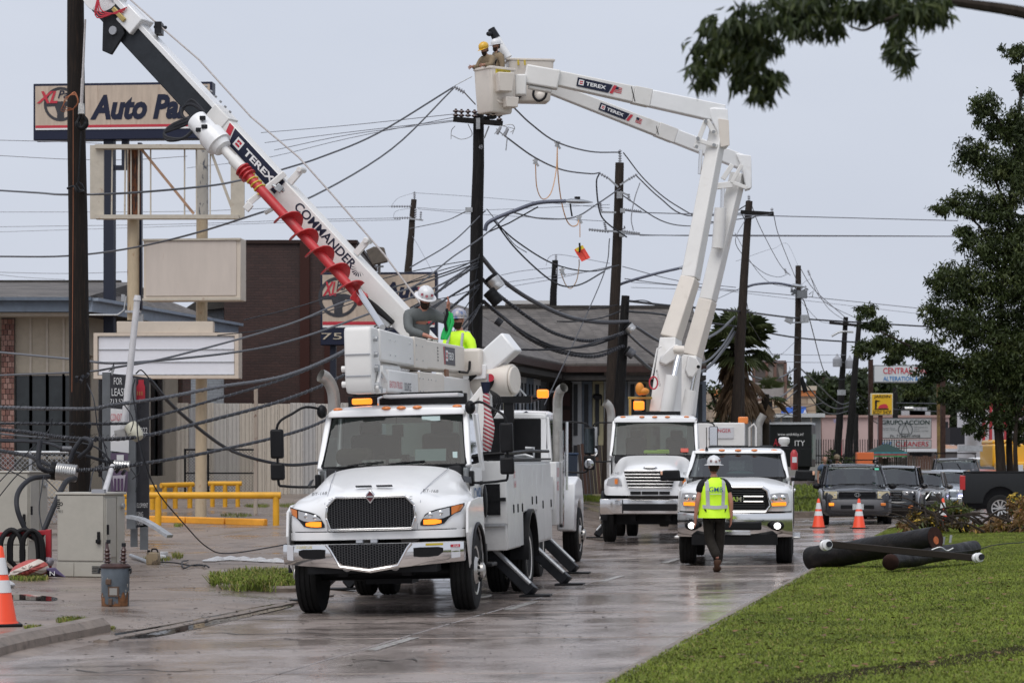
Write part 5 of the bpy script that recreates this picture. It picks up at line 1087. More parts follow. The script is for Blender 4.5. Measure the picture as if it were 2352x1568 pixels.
# orange grounding jumpers, clamps, flag
JUMP=mat('orange_jumper',(.62,.34,.16),.5)
C([(1280,338,69.6),(1281,390,69.6),(1288,454,70),(1300,502,70.3),(1313,519,70.5),(1326,516,70.6),(1329,504,70.7)],.016,JUMP,label='long orange grounding jumper hanging from the upper clamp',**BLG)
C([(1230,377,68.2),(1233,430,68.4),(1246,457,68.6),(1265,444,69),(1277,395,69.4),(1280,340,69.6)],.014,JUMP,label='looped orange grounding jumper between two clamps',**BLG)
C([(1330,596,70.8),(1330,612,70.9),(1324,645,71),(1311,662,71),(1299,653,71),(1288,625,70.8),(1286,616,70.8)],.014,mat('pale_jumper',(.50,.36,.24),.5),label='pale grounding jumper loop below the orange flag',**BLG)
C([(1332,507,70.7),(1332,545,70.7)],.012,JUMP,label='short cord holding the orange flag',**BLG)
for x,y,lb_ in((1280,331,'upper grey grounding clamp on the primary wire'),(1230,371,'left grey grounding clamp on the lower primary wire'),(1330,502,'grey grounding clamp above the orange flag'),(1291,622,'small grey clamp on the deep service wire'),(1318,560,None)):
 if not lb_:continue
 m=MB();c=at(x,y,69.8 if x<1300 else 70.7);m.box(c,(.10,.05,.16),(0,R(20),0));m.box(c+V((.05,0,-.08)),(.06,.04,.12),(0,R(-30),0));m.cyl(c+V((-.08,0,.03)),c+V((.08,0,.07)),.02);tag(ob('ground_clamp',m,GALV),lb_,'clamp')
ff=thing('warning_flag','bright orange warning cloth with yellow band hanging from a clamp','flag',at(1333,577,70.7),world=True)
FO=mat('flag_orange',(.9,.09,.06),.6);m=MB();m.grid([[at(x0+dx,y0+dy,70.7+dz)for dx,dy,dz in((0,0,0),(6,-3,.05),(13,-6,0),(20,-9,.04))]for x0,y0 in((1319,573),(1323,581),(1329,590),(1336,601))]);m.grid([[p+V((0,.02,0))for p in r]for r in[[at(x0+dx,y0+dy,70.7)for dx,dy in((0,0),(13,-6),(20,-9))]for x0,y0 in((1319,573),(1336,601))]]);ob('cloth',m,FO,ff)
ob('yellow_band',MB().add([at(1321,571,70.63),at(1326,578,70.63),at(1342,570,70.63),at(1338,563,70.63)],[(0,1,2,3)]),mat('flag_yellow',(.85,.65,.05),.6),ff,smooth=0);ob('knot',MB().tube([at(1331,558,70.6),at(1332,570,70.6),at(1331,580,70.6)],.03,6),BLACK,ff)
# ================================================================ TREES
def leaf_mat(name,c,c2,tr=.25):
 m=bpy.data.materials.new(name);m.use_nodes=True;MATS[name]=m;nt=m.node_tree;b=nt.nodes['Principled BSDF'];L=nt.links.new
 tc=nt.nodes.new('ShaderNodeTexCoord');n=nt.nodes.new('ShaderNodeTexNoise');n.inputs['Scale'].default_value=1.7;n.inputs['Detail'].default_value=6;L(tc.outputs['Object'],n.inputs['Vector'])
 r=nt.nodes.new('ShaderNodeValToRGB');r.color_ramp.elements[0].position=.3;r.color_ramp.elements[1].position=.7;r.color_ramp.elements[0].color=(*c,1);r.color_ramp.elements[1].color=(*c2,1);L(n.outputs['Fac'],r.inputs[0])
 L(r.outputs[0],b.inputs['Base Color']);b.inputs['Roughness'].default_value=.45;b.inputs['Specular IOR Level'].default_value=.35
 t=nt.nodes.new('ShaderNodeBsdfTranslucent');L(r.outputs[0],t.inputs[0]);x=nt.nodes.new('ShaderNodeMixShader');x.inputs[0].default_value=tr
 L(b.outputs[0],x.inputs[1]);L(t.outputs[0],x.inputs[2]);L(x.outputs[0],nt.nodes['Material Output'].inputs[0]);return m
LF1=leaf_mat('oak_leaf',(.030,.046,.013),(.066,.090,.024));LF2=leaf_mat('oak_leaf_light',(.060,.082,.024),(.115,.135,.042));LF3=leaf_mat('oak_leaf_dark',(.018,.029,.009),(.038,.055,.016))
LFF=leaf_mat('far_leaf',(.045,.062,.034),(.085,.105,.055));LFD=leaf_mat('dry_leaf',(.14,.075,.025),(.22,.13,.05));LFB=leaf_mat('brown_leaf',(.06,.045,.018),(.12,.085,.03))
BARK=mat('tree_bark',(.035,.027,.021),.9,var=.3,vs=8,bump=.6,bs=14,stretch=(3,3,.6))
def leaves(name,P,D,ln,wd,mats,parent,mi=None,kind=None):
 """rhombic leaves at P hanging roughly along D"""
 n=len(P);d=D/np.maximum(np.linalg.norm(D,axis=1,keepdims=True),1e-6);r=RNG.normal(size=(n,3));s=np.cross(d,r);s/=np.maximum(np.linalg.norm(s,axis=1,keepdims=True),1e-6)
 l=(ln*RNG.uniform(.6,1.25,n))[:,None];w_=(wd*RNG.uniform(.7,1.25,n))[:,None];nn=np.cross(s,d)*l*.12
 v=np.zeros((n,4,3));v[:,0]=P;v[:,1]=P+d*l*.45+s*w_/2+nn;v[:,2]=P+d*l;v[:,3]=P+d*l*.45-s*w_/2+nn
 k=np.arange(n)[:,None]*4;f=np.concatenate([k+np.array([[0,1,2]]),k+np.array([[0,2,3]])],0)
 if mi is not None:mi=np.concatenate([mi,mi])
 return np_mesh(name,v.reshape(-1,3),f,mats,parent,kind,mi)
def clumpy(c,r,n,sub=7,shell=.5):
 """points of an uneven leafy mass: sprays of leaves inside an ellipsoid"""
 c=np.array(c);r=np.array(r);k=max(6,n//45);q=RNG.normal(size=(k,3));q/=np.linalg.norm(q,axis=1,keepdims=True);q*=(RNG.random((k,1))**shell)
 i=RNG.integers(0,k,n);o=RNG.normal(size=(n,3))*.22*np.minimum(1,.55+RNG.random((k,1))[i]*.7)
 o[:,2]*=.6
 return c+(q[i]+o)*r,i
def tree(name,label,trunk,limbs,clumps,ln,wd,mats,density,cat='tree',group=None,base=None,droop=.6):
 t=thing(name,label,cat,base,0,group,world=True)
 m=MB()
 for pts,r0,r1 in trunk+limbs:
  q=spline(pts,4);m.tube(q,[r0+(r1-r0)*i/(len(q)-1)for i in range(len(q))],8)
 ob('trunk',m,BARK,t)
 Ps,I=[],[]
 for c,r in clumps:
  vol=max(.15,r[0]*r[2]);P,i=clumpy(c,r,int(density*vol));Ps.append(P);I.append(i%7+RNG.integers(0,3))
 P=np.concatenate(Ps);I=np.concatenate(I);D=RNG.normal(size=P.shape)*.8;D[:,2]-=droop
 mi=np.where(I%5==0,1,np.where(I%3==0,min(2,len(mats)-1),0));P=P-np.array(base);o=leaves('crown',P,D,ln,wd,mats,t,mi);return t
 # the big tree at the right
YT=79.0;sc=YT/F
def cl(x,y,rx,ry,dy=0,Y=YT):p=at(x,y,Y+dy);return(p.x,p.y,p.z),(rx*Y/F,max(rx,ry)*Y/F*.9,ry*Y/F)
CL=[cl(*q)for q in((2330,118,34,30),(2345,190,20,30),(2262,238,34,50),(2285,290,34,30),(2330,300,40,50),(2225,352,38,44),(2290,380,60,50),(2345,420,40,70),(2168,476,36,24),(2222,462,40,36),(2285,480,60,50),(2335,540,40,60),(2220,545,36,30),(2275,575,60,50),(2175,640,44,54),(2240,660,60,60),(2320,660,60,70),(2150,720,36,36),(2205,745,60,50),(2280,760,70,60),(2345,790,50,80),(1990,716,22,22),(2010,745,26,20),(2010,788,34,28),(1984,800,22,18),(2055,790,40,28),(2050,822,22,12),(2095,800,40,26),(2140,805,40,34),(2128,850,30,26),(2165,850,40,40),(2225,845,60,50),(2295,860,60,60),(2345,900,50,60),(2125,888,30,16),(2092,898,24,14),(2180,905,36,30),(2240,930,46,36),(2300,950,40,36),(2240,985,24,20),(2345,985,30,34),(2360,300,40,90),(2370,620,60,120),(2390,850,70,150))]
g=at(2305,1090,YT)
tree('shade_tree','large dark leafy shade tree behind the black pickup',[([at(2302,1120,YT),at(2296,1020,YT),at(2288,900,YT),at(2300,700,YT),at(2330,400,YT),at(2350,150,YT)],.17,.04),([at(2322,1120,YT+.5),at(2318,1000,YT+.5),at(2330,850,YT+.5),at(2360,600,YT)],.12,.04),([at(2336,1120,YT-.4),at(2332,1010,YT-.4),at(2345,880,YT),at(2380,700,YT)],.08,.03)],[([at(2290,900,YT),at(2230,850,YT),at(2150,820,YT),at(2080,790,YT-.5),at(2020,760,YT-1)],.09,.02),([at(2292,800,YT),at(2230,690,YT),at(2180,640,YT)],.07,.02),([at(2300,640,YT),at(2250,520,YT),at(2180,480,YT)],.06,.015),([at(2320,500,YT),at(2270,380,YT),at(2230,340,YT)],.05,.015),([at(2335,350,YT),at(2290,270,YT),at(2255,220,YT)],.04,.012),([at(2300,880,YT),at(2340,780,YT),at(2352,700,YT)],.08,.03),([at(2210,855,YT),at(2150,880,YT),at(2100,895,YT)],.04,.012)],CL,.165,.052,[LF1,LF2,LF3],4300,base=g,droop=.9)
# near branch hanging into the top of the frame
YB=14.5
def clb(x,y,rx,ry):p=at(x,y,YB+random.uniform(-.5,.5));return(p.x,p.y,p.z),(rx*YB/F,.28,ry*YB/F)
nb=thing('near_tree','near tree whose blurred leafy branch hangs into the top right corner','tree',at(2300,40,YB),world=True)
m=MB()
for pts,r0,r1 in(([at(2800,170,YB),at(2500,70,YB),at(2352,30,YB),at(2240,12,YB),at(2140,-2,YB),at(2000,-20,YB),at(1850,0,YB),at(1720,20,YB)],.045,.008),([at(2130,8,YB),at(2080,30,YB),at(2020,52,YB),at(1985,70,YB),at(1950,60,YB)],.014,.005),([at(1850,0,YB),at(1780,60,YB),at(1740,140,YB),at(1750,200,YB)],.012,.004),([at(2100,0,YB),at(2080,60,YB),at(2066,110,YB)],.01,.003)):
 q=spline(pts,5);m.tube(q,[r0+(r1-r0)*i/(len(q)-1)for i in range(len(q))],8)
ob('limb',m,BARK,nb)
ob('trunk',MB().tube(spline([V((5.7,14.8,0)),V((5.6,14.7,2)),V((5.2,14.6,3.4)),at(2900,205,YB),at(2790,168,YB)],4),[.2]*4+[.17]*4+[.13]*4+[.08]*4+[.045],12),BARK,nb)
Ps=[]
for x,y,rx,ry,n in((1625,120,46,50,230),(1640,60,40,40,120),(1700,60,60,50,300),(1680,120,60,46,330),(1730,130,50,46,230),(1760,50,60,50,330),(1620,160,40,26,110),(1690,175,40,20,100),(1760,190,30,34,90),(1735,205,16,40,60),(1785,180,20,24,50),(1830,20,60,40,330),(1850,60,40,30,130),(1900,10,60,34,330),(1925,40,40,26,120),(1980,12,60,30,300),(2040,15,60,34,330),(2090,20,50,36,260),(2065,50,20,30,60),(2150,10,40,26,150),(2140,35,30,22,60),(2068,110,26,34,90),(2052,90,22,20,40),(2085,130,16,26,40)):
 c,r=clb(x,y,rx,ry);P,i=clumpy(c,r,int(n*1.15),shell=.6);Ps.append(P)
P=np.concatenate(Ps)-np.array(at(2300,40,YB));D=RNG.normal(size=P.shape)*.45;D[:,2]-=1.0
leaves('foliage',P,D,.092,.021,[LF3,LF1,LF2],nb,RNG.choice(3,len(P),p=[.38,.44,.18]))
# palm with a skirt of dead fronds
YPm=90.0;pc=at(1692,790,YPm);pg=at(1696,1080,YPm)
pt=thing('fan_palm','fan palm with brown dead fronds behind the leaning crossarm pole','palm tree',pg,0,world=True)
ob('trunk',MB().tube([pg-V((0,0,.3)),pg.lerp(pc,.5)+V((.08,0,0)),pc],[.26,.2,.24],12),BARK,pt)
PG=[leaf_mat('palm_green',(.085,.11,.045),(.16,.19,.08)),leaf_mat('palm_dead',(.20,.13,.085),(.34,.24,.15)),leaf_mat('palm_dark',(.035,.05,.02),(.07,.09,.035))]
vs,fs,ms=[],[],[]
for k in range(124):
 dead=k>76;az=random.uniform(0,6.283);el=R(random.uniform(-85,-42))if dead else R(random.uniform(-38,85));d=V((math.cos(az)*math.cos(el),math.sin(az)*math.cos(el),math.sin(el)))
 st=pc+V((random.uniform(-.15,.15),random.uniform(-.15,.15),random.uniform(-1.5,.0)if dead else random.uniform(-.1,.35)));L0=random.uniform(.35,.72);hub=st+d*L0+V((0,0,-.1))
 s=d.cross(V((0,0,1)));s.normalize();u=s.cross(d);w0=len(vs);sd=s*.015
 vs+=[st-sd,st+sd,hub+sd,hub-sd];fs.append((w0,w0+1,w0+2));fs.append((w0,w0+2,w0+3));ms+=[1 if dead else 0]*2
 nl=15
 for j in range(nl):
  a=R(-78+156*j/(nl-1))*(.55 if dead else 1);q=d*math.cos(a)+s*math.sin(a);l=random.uniform(.55,.80)*(.95+.15*math.cos(a));side=q.cross(u);side.normalize()
  tip=hub+q*l+V((0,0,-.22*l))+u*random.uniform(-.08,.08);mid=hub+q*l*.6+u*.04;w0=len(vs);ww=side*.024
  vs+=[hub,mid-ww,tip,mid+ww];fs+=[(w0,w0+1,w0+2),(w0,w0+2,w0+3)];ms+=[1 if dead else(2 if k%3==0 else 0)]*2
np_mesh('crown',np.array([tuple(p-pg)for p in vs]),np.array(fs),PG,pt,None,np.array(ms))
# second dead frond head right of the palm
c2_=at(1758,905,YPm+2);vs,fs,ms=[],[],[]
pt2=thing('fan_palm','smaller ragged palm head before the broken billboard','palm tree',at(1758,1080,YPm+2),0,world=True);b2=at(1758,1080,YPm+2)
ob('trunk',MB().tube([b2,c2_],[.16,.14],10),BARK,pt2)
for k in range(24):
 dead=k>9;az=random.uniform(0,6.283);el=R(random.uniform(-80,-20))if dead else R(random.uniform(-20,70));d=V((math.cos(az)*math.cos(el),math.sin(az)*math.cos(el),math.sin(el)));hub=c2_+d*random.uniform(.3,.55);s=d.cross(V((0,0,1)));s.normalize();u=s.cross(d)
 for j in range(12):
  a=R(-70+140*j/11)*(.5 if dead else 1);q=d*math.cos(a)+s*math.sin(a);l=random.uniform(.4,.6);side=q.cross(u);side.normalize();tip=hub+q*l+V((0,0,-.2*l));mid=hub+q*l*.6;w0=len(vs);ww=side*.028;vs+=[hub,mid-ww,tip,mid+ww];fs+=[(w0,w0+1,w0+2),(w0,w0+2,w0+3)];ms+=[1 if dead else 0]*2
np_mesh('crown',np.array([tuple(p-b2)for p in vs]),np.array(fs),PG,pt2,None,np.array(ms))
# bushes and background trees
def bush(label,clumps,Y,dens,name='bush',ln=.16,wd=.09,mats=None,cat='bush',base_y=1080,group=None,stem=True):
 x=clumps[0][0];b=at(x,base_y,Y);m=[cl(*q,Y=Y)for q in clumps]
 return tree(name,label,[([b,at(x,(base_y+clumps[0][1])/2,Y),at(x+2,clumps[0][1],Y)],.0016*Y,.0006*Y)],[([at(x,clumps[0][1]+15,Y),at(q[0],q[1]+6,Y)],.0007*Y,.0003*Y)for q in clumps[1:5]],m,ln,wd,mats or[LF1,LF2,LF3],dens,cat,group,b,.2)
bush('dark green bush under the fan palm',[(1650,930,30,40),(1632,890,24,30),(1668,880,22,30),(1640,975,30,34),(1675,960,24,30),(1625,1010,20,30),(1680,1010,20,30)],93,700)
bush('ivy green hedge beside the black trailer',[(1895,1062,16,18),(1910,1050,14,14),(1925,1060,16,14),(1895,1090,14,16),(1950,1056,16,10)],110,700,base_y=1098)
bg_l=('round tree beyond the stone shop, left of the far pair of poles','broad tree behind the far pair of poles','wide tree behind the tailor sign','tree behind the cleaners sign','tree right of the cleaners sign','tall tree behind the shade tree','tree at the right edge far behind')
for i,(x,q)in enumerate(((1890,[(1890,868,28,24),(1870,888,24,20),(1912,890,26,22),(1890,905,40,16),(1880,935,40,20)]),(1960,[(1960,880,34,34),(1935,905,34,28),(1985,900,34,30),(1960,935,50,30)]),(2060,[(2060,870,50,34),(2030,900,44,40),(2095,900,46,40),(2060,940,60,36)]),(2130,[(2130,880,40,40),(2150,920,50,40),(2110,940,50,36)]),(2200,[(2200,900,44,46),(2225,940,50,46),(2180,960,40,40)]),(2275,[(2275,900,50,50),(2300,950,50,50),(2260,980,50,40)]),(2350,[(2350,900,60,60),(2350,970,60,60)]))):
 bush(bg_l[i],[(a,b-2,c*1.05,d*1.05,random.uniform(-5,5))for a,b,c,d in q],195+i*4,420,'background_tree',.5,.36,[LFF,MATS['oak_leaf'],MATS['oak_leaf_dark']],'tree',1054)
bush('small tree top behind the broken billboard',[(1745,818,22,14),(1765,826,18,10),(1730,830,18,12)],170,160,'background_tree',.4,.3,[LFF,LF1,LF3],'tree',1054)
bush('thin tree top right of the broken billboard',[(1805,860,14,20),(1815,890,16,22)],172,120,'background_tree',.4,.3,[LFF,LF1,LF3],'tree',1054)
# fallen branches on the lawn
YFb=58.0
fb=thing('fallen_branch','pile of fallen branches with browning leaves on the lawn','branch',G(2230,1222),world=True);fo=G(2230,1222)
m=MB();random.seed(3)
for i in range(46):
 a=at(random.uniform(2110,2350),random.uniform(1195,1225),YFb+random.uniform(-1.5,1.5));d=V((random.uniform(-1.6,1.0),random.uniform(-.6,.6),random.uniform(.0,.75 if a.x<10.3 else .3)));m.tube(spline([a,a+d*.5+V((0,0,.12)),a+d],3),[.03,.028,.024,.02,.015,.01,.007],5)
ob('twigs',m,BARK,fb,kind='stuff')
Ps,mi=[],[]
for x,y,rx,ry,n,k in((2120,1190,26,22,420,2),(2150,1200,30,18,360,2),(2175,1165,36,20,700,0),(2208,1176,26,14,360,0),(2205,1204,30,10,260,2),(2255,1212,34,8,200,1),(2300,1200,26,16,260,1),(2335,1165,16,34,220,1),(2340,1200,24,30,360,1),(2318,1135,12,14,30,3),(2080,1206,22,10,120,1),(2348,1150,10,20,80,1)):
 p=at(x,y,YFb+(5 if k==0 else random.uniform(-1,1)));P,i=clumpy((p.x,p.y,p.z),(rx*YFb/F,.6,ry*YFb/F),n);Ps.append(P);mi.append(np.where(RNG.random(n)<.75,k,RNG.integers(0,4,n)))
P=np.concatenate(Ps);P[:,2]=np.maximum(P[:,2],.25);D=RNG.normal(size=P.shape);D[:,2]-=.6
leaves('wilted_leaves',P-np.array(fo),D,.15,.06,[LF2,LFD,LFB,mat('yellow_leaf',(.45,.30,.03),.6)],fb,np.concatenate(mi),'stuff')
# ================================================================ LOGS AND LEFT SIDE CLUTTER
END=mat('cut_wood_ring',(.035,.016,.012),.8,var=.3,vs=12);HEART=mat('orange_heartwood',(.42,.10,.025),.6,var=.35,vs=10)
def log_(label,p,q,r0,r1,end=True):
 t=thing('cut_pole',label,'log',(p+q)/2,world=True);m=MB();k=9;d=(q-p);random.seed(2)
 m.tube([p.lerp(q,i/k)+V((0,0,random.uniform(-.01,.01)))for i in range(k+1)],[r0+(r1-r0)*i/k for i in range(k+1)],18);ob('log',m,mat('wet_black_log',(.007,.006,.006),.5,spec=.3,bump=.9,bs=8,dark=(.03,.024,.021),dpos=(.5,.75),ds=5,rvar=.2,vs=4),t)
 if end:
  e=d.normalized();ob('cut_end',MB().cyl(q+e*.002,q+e*.012,r1*.96,n=18),END,t);m=MB();c=q+e*.014-V((0,0,.03));m.cyl(c,c+e*.006,r1*.34,n=12);ob('heartwood',m,HEART,t)
 return t
A=at(1862,1283,41.5);B=at(2148,1236,39.6)
log_('thick wet black pole section with orange heart at its cut end',A,B,.19,.185)
A2=at(2048,1290,38.6);B2=at(2238,1258,40.6);t=log_('thinner black pole section lying behind the crossarm',A2,B2,.12,.12,False)
ob('capped_end',MB().ball(A2-V((.02,.05,0)),(.13,.1,.125)),END,t)
m=MB()
for x,y in((2166,1236),(2182,1232)):m.cyl(at(x,y+14,39.8),at(x+3,y-4,39.8),.02)
m.tube(spline([at(2140,1262,39.4),at(2160,1256,39.4),at(2175,1264,39.4),at(2190,1258,39.4)],4),.012,5);ob('bolts',m,GALV,t,smooth=0,kind='stuff')
ca=thing('crossarm','fallen crossarm with a white insulator at each end lying across the cut poles','crossarm',at(2070,1270,38.4),world=True)
a,b=at(1885,1247,38.6),at(2255,1282,37.9);ob('beam',MB().beam(a,b,.12,.10),mat('dark_arm_wood',(.025,.02,.016),.8,bump=.4,bs=10),ca,bevel=.01)
for x,y,Y,r in((1897,1251,38.4,.08),(2246,1280,37.8,.07)):
 c=at(x,y,Y);i_=ob('insulator',MB().lathe([(.04,-.08),(r,-.06),(r*1.05,-.02),(r*.72,0),(r*1.0,.02),(r,.06),(.04,.075)],c,(.35,-1,.15),18),PORCW,ca);m=MB();d=V((.35,-1,.15)).normalized();m.cyl(c+d*.1,c+d*.125,.045,n=12);ob('pin',m,DARK,i_)
C([(2180,1268,39),(2240,1262,39),(2290,1250,39),(2352,1245,39)],.008,CABLE,label='thin black wire curling over the lawn from the cut poles',group=None)
# cabinets
CAB=mat('cabinet_beige',(.40,.38,.33),.5,var=.05,dark=(.26,.24,.2),dpos=(.6,.85));CAB2=mat('cabinet_beige_side',(.43,.41,.36),.5,var=.05)
def cabinet(label,x0,x1,xs,y0,y1,full=True):
 g=G((x0+x1)/2,y1);Y=g.y;k=Y/F;W,H=(x1-x0)*k,(y1-y0)*k;D=.75
 t=thing('utility_cabinet',label,'cabinet',(at((x0+x1)/2,0,Y).x,Y,g.z),R(-16));zb=H*.19
 ob('body',MB().box((0,D/2,H/2),(W,D,H)),CAB,t,bevel=.012);ob('top',MB().box((0,D/2,H+.02),(W+.06,D+.06,.04)),CAB2,t,bevel=.01)
 d=ob('door',MB().box((0,-.012,(zb+H)/2),(W-.03,.02,H-zb-.03)),CAB,t,bevel=.006)
 m=MB();m.box((W*.40,-.045,H*.48),(.04,.05,.2));m.box((W*.40,-.06,H*.44),(.07,.06,.06));ob('handle',m,BLACK,d,bevel=.008)
 for s,w_ in((-.32,.36),(.18,.62)):ob('kick_panel',MB().box((W*s,-.01,zb/2),(W*w_,.02,zb-.03)),CAB,t,bevel=.004)
 m=MB()
 for i in range(5):m.box((W*.34,-.024,zb*(.3+.1*i)),(W*.18,.012,.012));m.box((W*.52+.0,D*.25,H*.58+i*.022),(.01,D*.35,.009))
 ob('vent',m,DARK,t,smooth=0)
 d2=ob('side_door',MB().box((W/2+.012,D*.28,H*.6),(.02,D*.5,H*.72)),CAB2,t,bevel=.005);ob('handle',MB().box((W/2+.035,D*.06,H*.58),(.035,.03,.16)),BLACK,d2);ob('side_panel',MB().box((W/2+.012,D*.78,H*.5),(.02,D*.38,H*.95)),CAB2,t,bevel=.005)
 ob('conduit_stub',MB().lathe([(.035,0),(.045,.01),(.045,.05)],(W/2+.02,D*.8,H*.86),(1,0,0)),GALV,t)
 txt(t,'7411',(-W*.42,-.026,H*.80),.09,.05,INK);m=MB()
 for i in range(5):m.box((-W*.46,-.025,H*(.84+i*.025)),(.05,.004,.02))
 m.tube([V((-W*.40+.025*math.cos(a),-.025,H*.89+.025*math.sin(a)))for a in np.linspace(0,6.283,10)],.006,4);ob('stencil_mark',m,INK,t,smooth=0)
 return t,W,H
cabinet('beige telecom cabinet with black handle standing beside the transformer',126,245,290,1136,1325)
cabinet('beige telecom cabinet at the left edge behind the black cable loops',-20,70,130,1086,1290)
tag(ob('manhole_lid',(lambda m:(m.box(at(205,1131,39.9)+V((.1,.3,.02)),(.2,.2,.06)),m)[1])(MB()),PORCG),'small grey plastic box on top of the beige cabinet','box')
# red rail with cable coils, bags
g=G(60,1322);rr_=thing('red_rail','low red steel guard with black cable draped over it at the left edge','guard rail',g,world=True);RR=mat('red_rail_paint',(.38,.02,.03),.4,var=.15)
Yr=g.y
ob('rail',MB().beam(at(-20,1228,Yr),at(112,1222,Yr),.07,.08),RR,rr_,bevel=.01);ob('post',MB().beam(at(112,1215,Yr),at(112,1318,Yr),.09,.09,up=(0,1,0)),RR,rr_,bevel=.01)
random.seed(9)
for j,(x0,x1)in enumerate(((0,52),(48,100),(20,90))):
 m=MB()
 for i in range(5):
  c=(x0+x1)/2;w_=(x1-x0)/2*random.uniform(.75,1.05);yo=random.uniform(-4,4);o_=random.uniform(-.12,.12);m.tube(spline([at(c-w_,1290+yo,Yr-.1+o_),at(c-w_*.9,1240+yo,Yr-.12+o_),at(c,1218+yo,Yr-.1+o_),at(c+w_*.9,1240+yo,Yr-.12+o_),at(c+w_,1300+yo,Yr-.1+o_),at(c,1316+yo,Yr-.05+o_),at(c-w_,1290+yo,Yr-.1+o_)],5),.03,7)
 tag(ob('cable_coil',m,mat('rubber_cable',(.012,.012,.013),.6)),('black cable coil hanging at the left end of the red rail','black cable coil hanging by the right post of the red rail','widest black cable coil in the middle of the red rail')[j],'cable coil')
for pts in([(-5,1310),(30,1308),(70,1312)],[(-5,1318),(40,1316),(90,1320)]):C([(x,y,Yr+.3)for x,y in pts],.03,RUST,label='rusty pipe lying low behind the red rail',group='rusty pipes behind the red rail',name='rusty_pipe',cat='pipe')
def heap(name,label,cat,pts,Yc,mt,hz=.0,k=4,seed=1,dep=.35,stripes=None):
 """a slumped soft thing: outline bulging in depth"""
 random.seed(seed);c=G(*Yc);Y=c.y;q=spline([at(x,y,Y)for x,y in pts]+[at(*pts[0],Y)],k)[:-1];ce=sum(q,V())/len(q);m=MB();rings=[]
 for f,d in((1,0),(.93,-.45),(.75,-.75),(.45,-.95),(.15,-1)):
  rings.append([ce+(p-ce)*f*random.uniform(.97,1.03)+V((0,d*dep*random.uniform(.85,1.1),0))for p in q])
 m.loft(rings,True);back=[[ce+(p-ce)*f+V((0,d*dep,0))for p in q]for f,d in((1,0),(.6,.5),(.1,.6))];m.loft(back,True)
 o=ob(name,m,mt,smooth=70);return tag(o,label,cat)
def stripe_mat(name,c1,c2,sc,rot,rough=.5):
 m=bpy.data.materials.new(name);m.use_nodes=True;nt=m.node_tree;b=nt.nodes['Principled BSDF'];L=nt.links.new;tc=nt.nodes.new('ShaderNodeTexCoord');mp=nt.nodes.new('ShaderNodeMapping');mp.inputs['Rotation'].default_value=rot;mp.inputs['Scale'].default_value=(sc,)*3
 wv=nt.nodes.new('ShaderNodeTexWave');wv.inputs['Scale'].default_value=1;wv.inputs['Distortion'].default_value=1.2;wv.inputs['Detail Scale'].default_value=.6;wv.bands_direction='Z';r=nt.nodes.new('ShaderNodeValToRGB');r.color_ramp.interpolation='CONSTANT';r.color_ramp.elements[0].color=(*c1,1);r.color_ramp.elements[1].position=.5;r.color_ramp.elements[1].color=(*c2,1)
 L(tc.outputs['Object'],mp.inputs[0]);L(mp.outputs[0],wv.inputs[0]);L(wv.outputs['Fac'],r.inputs[0]);L(r.outputs[0],b.inputs['Base Color']);b.inputs['Roughness'].default_value=rough;return m
heap('striped_bag','crumpled red and white striped bag beside the cabinet','bag',[(18,1322),(34,1300),(62,1286),(90,1284),(108,1294),(112,1310),(98,1320),(60,1326)],(70,1327),stripe_mat('striped_cloth',(.62,.54,.48),(.45,.09,.08),2.0,(0,R(25),0)),seed=4)
heap('clear_plastic_bag','clump of clear plastic behind the striped bag','bag',[(92,1290),(100,1280),(116,1278),(124,1286),(120,1298),(104,1302)],(110,1322),mat('pale_plastic',(.36,.34,.40),.3),seed=5,dep=.15)
heap('white_bag','white plastic bag beside the left traffic cone','bag',[(-15,1338),(0,1326),(16,1330),(34,1340),(28,1348),(-10,1350)],(10,1349),mat('white_plastic',(.55,.55,.56),.4),seed=6,dep=.2)
m=MB();a=[G(106,1326),G(150,1328),G(120,1320),G(104,1322)];m.prism([a[0]+V((0,0,.02)),a[1]+V((0,0,.02)),at(126,1304,G(126,1328).y),at(104,1306,G(104,1328).y)],(0,.02,.01));o=ob('purple_board',m,mat('purple_print',(.10,.075,.16),.5),smooth=0);tag(o,'purple printed board lying by the cabinet base','sign');txt(o,'N',at(120,1316,G(120,1328).y-.05),.08,.07,PAPER)
# transformer can
g=G(265,1391);tr=thing('pole_transformer','rusty grey pole transformer with two bushings standing on the wet pavement','transformer',g,R(-8));k=g.y/F;H=92*k;Rr=33*k
TG=mat('transformer_grey',(.095,.115,.135),.45,var=.2,vs=5,dark=(.16,.085,.05),dpos=(.62,.68),ds=4,bump=.15)
ob('tank',MB().lathe([(Rr*.93,0),(Rr*.95,.02),(Rr*.97,H*.5),(Rr,H*.97),(Rr*.98,H)],(0,0,0),(0,0,1),28),TG,tr)
m=MB()
for a0,a1,hh in((3.2,4.15,.34),(5.2,6.1,.36),(4.15,5.2,.08)):m.grid([[V((Rr*(.958+.02*f)*math.cos(a),Rr*(.958+.02*f)*math.sin(a),H*hh*f*(.45+.55*abs(math.sin(a*7+hh*9)))+.004))for f in(0,.5,1)]for a in np.linspace(a0,a1,14)])
ob('rust_patch',m,mat('orange_rust',(.17,.075,.03),.8,var=.5,vs=14),tr)
ob('lid',MB().lathe([(Rr*1.0,H*.95),(Rr*1.06,H*.955),(Rr*1.07,H*1.0),(Rr*.9,H*1.05),(Rr*.3,H*1.07)],(0,0,0),(0,0,1),28),mat('rusted_lid',(.06,.035,.032),.5,var=.4,vs=10),tr)
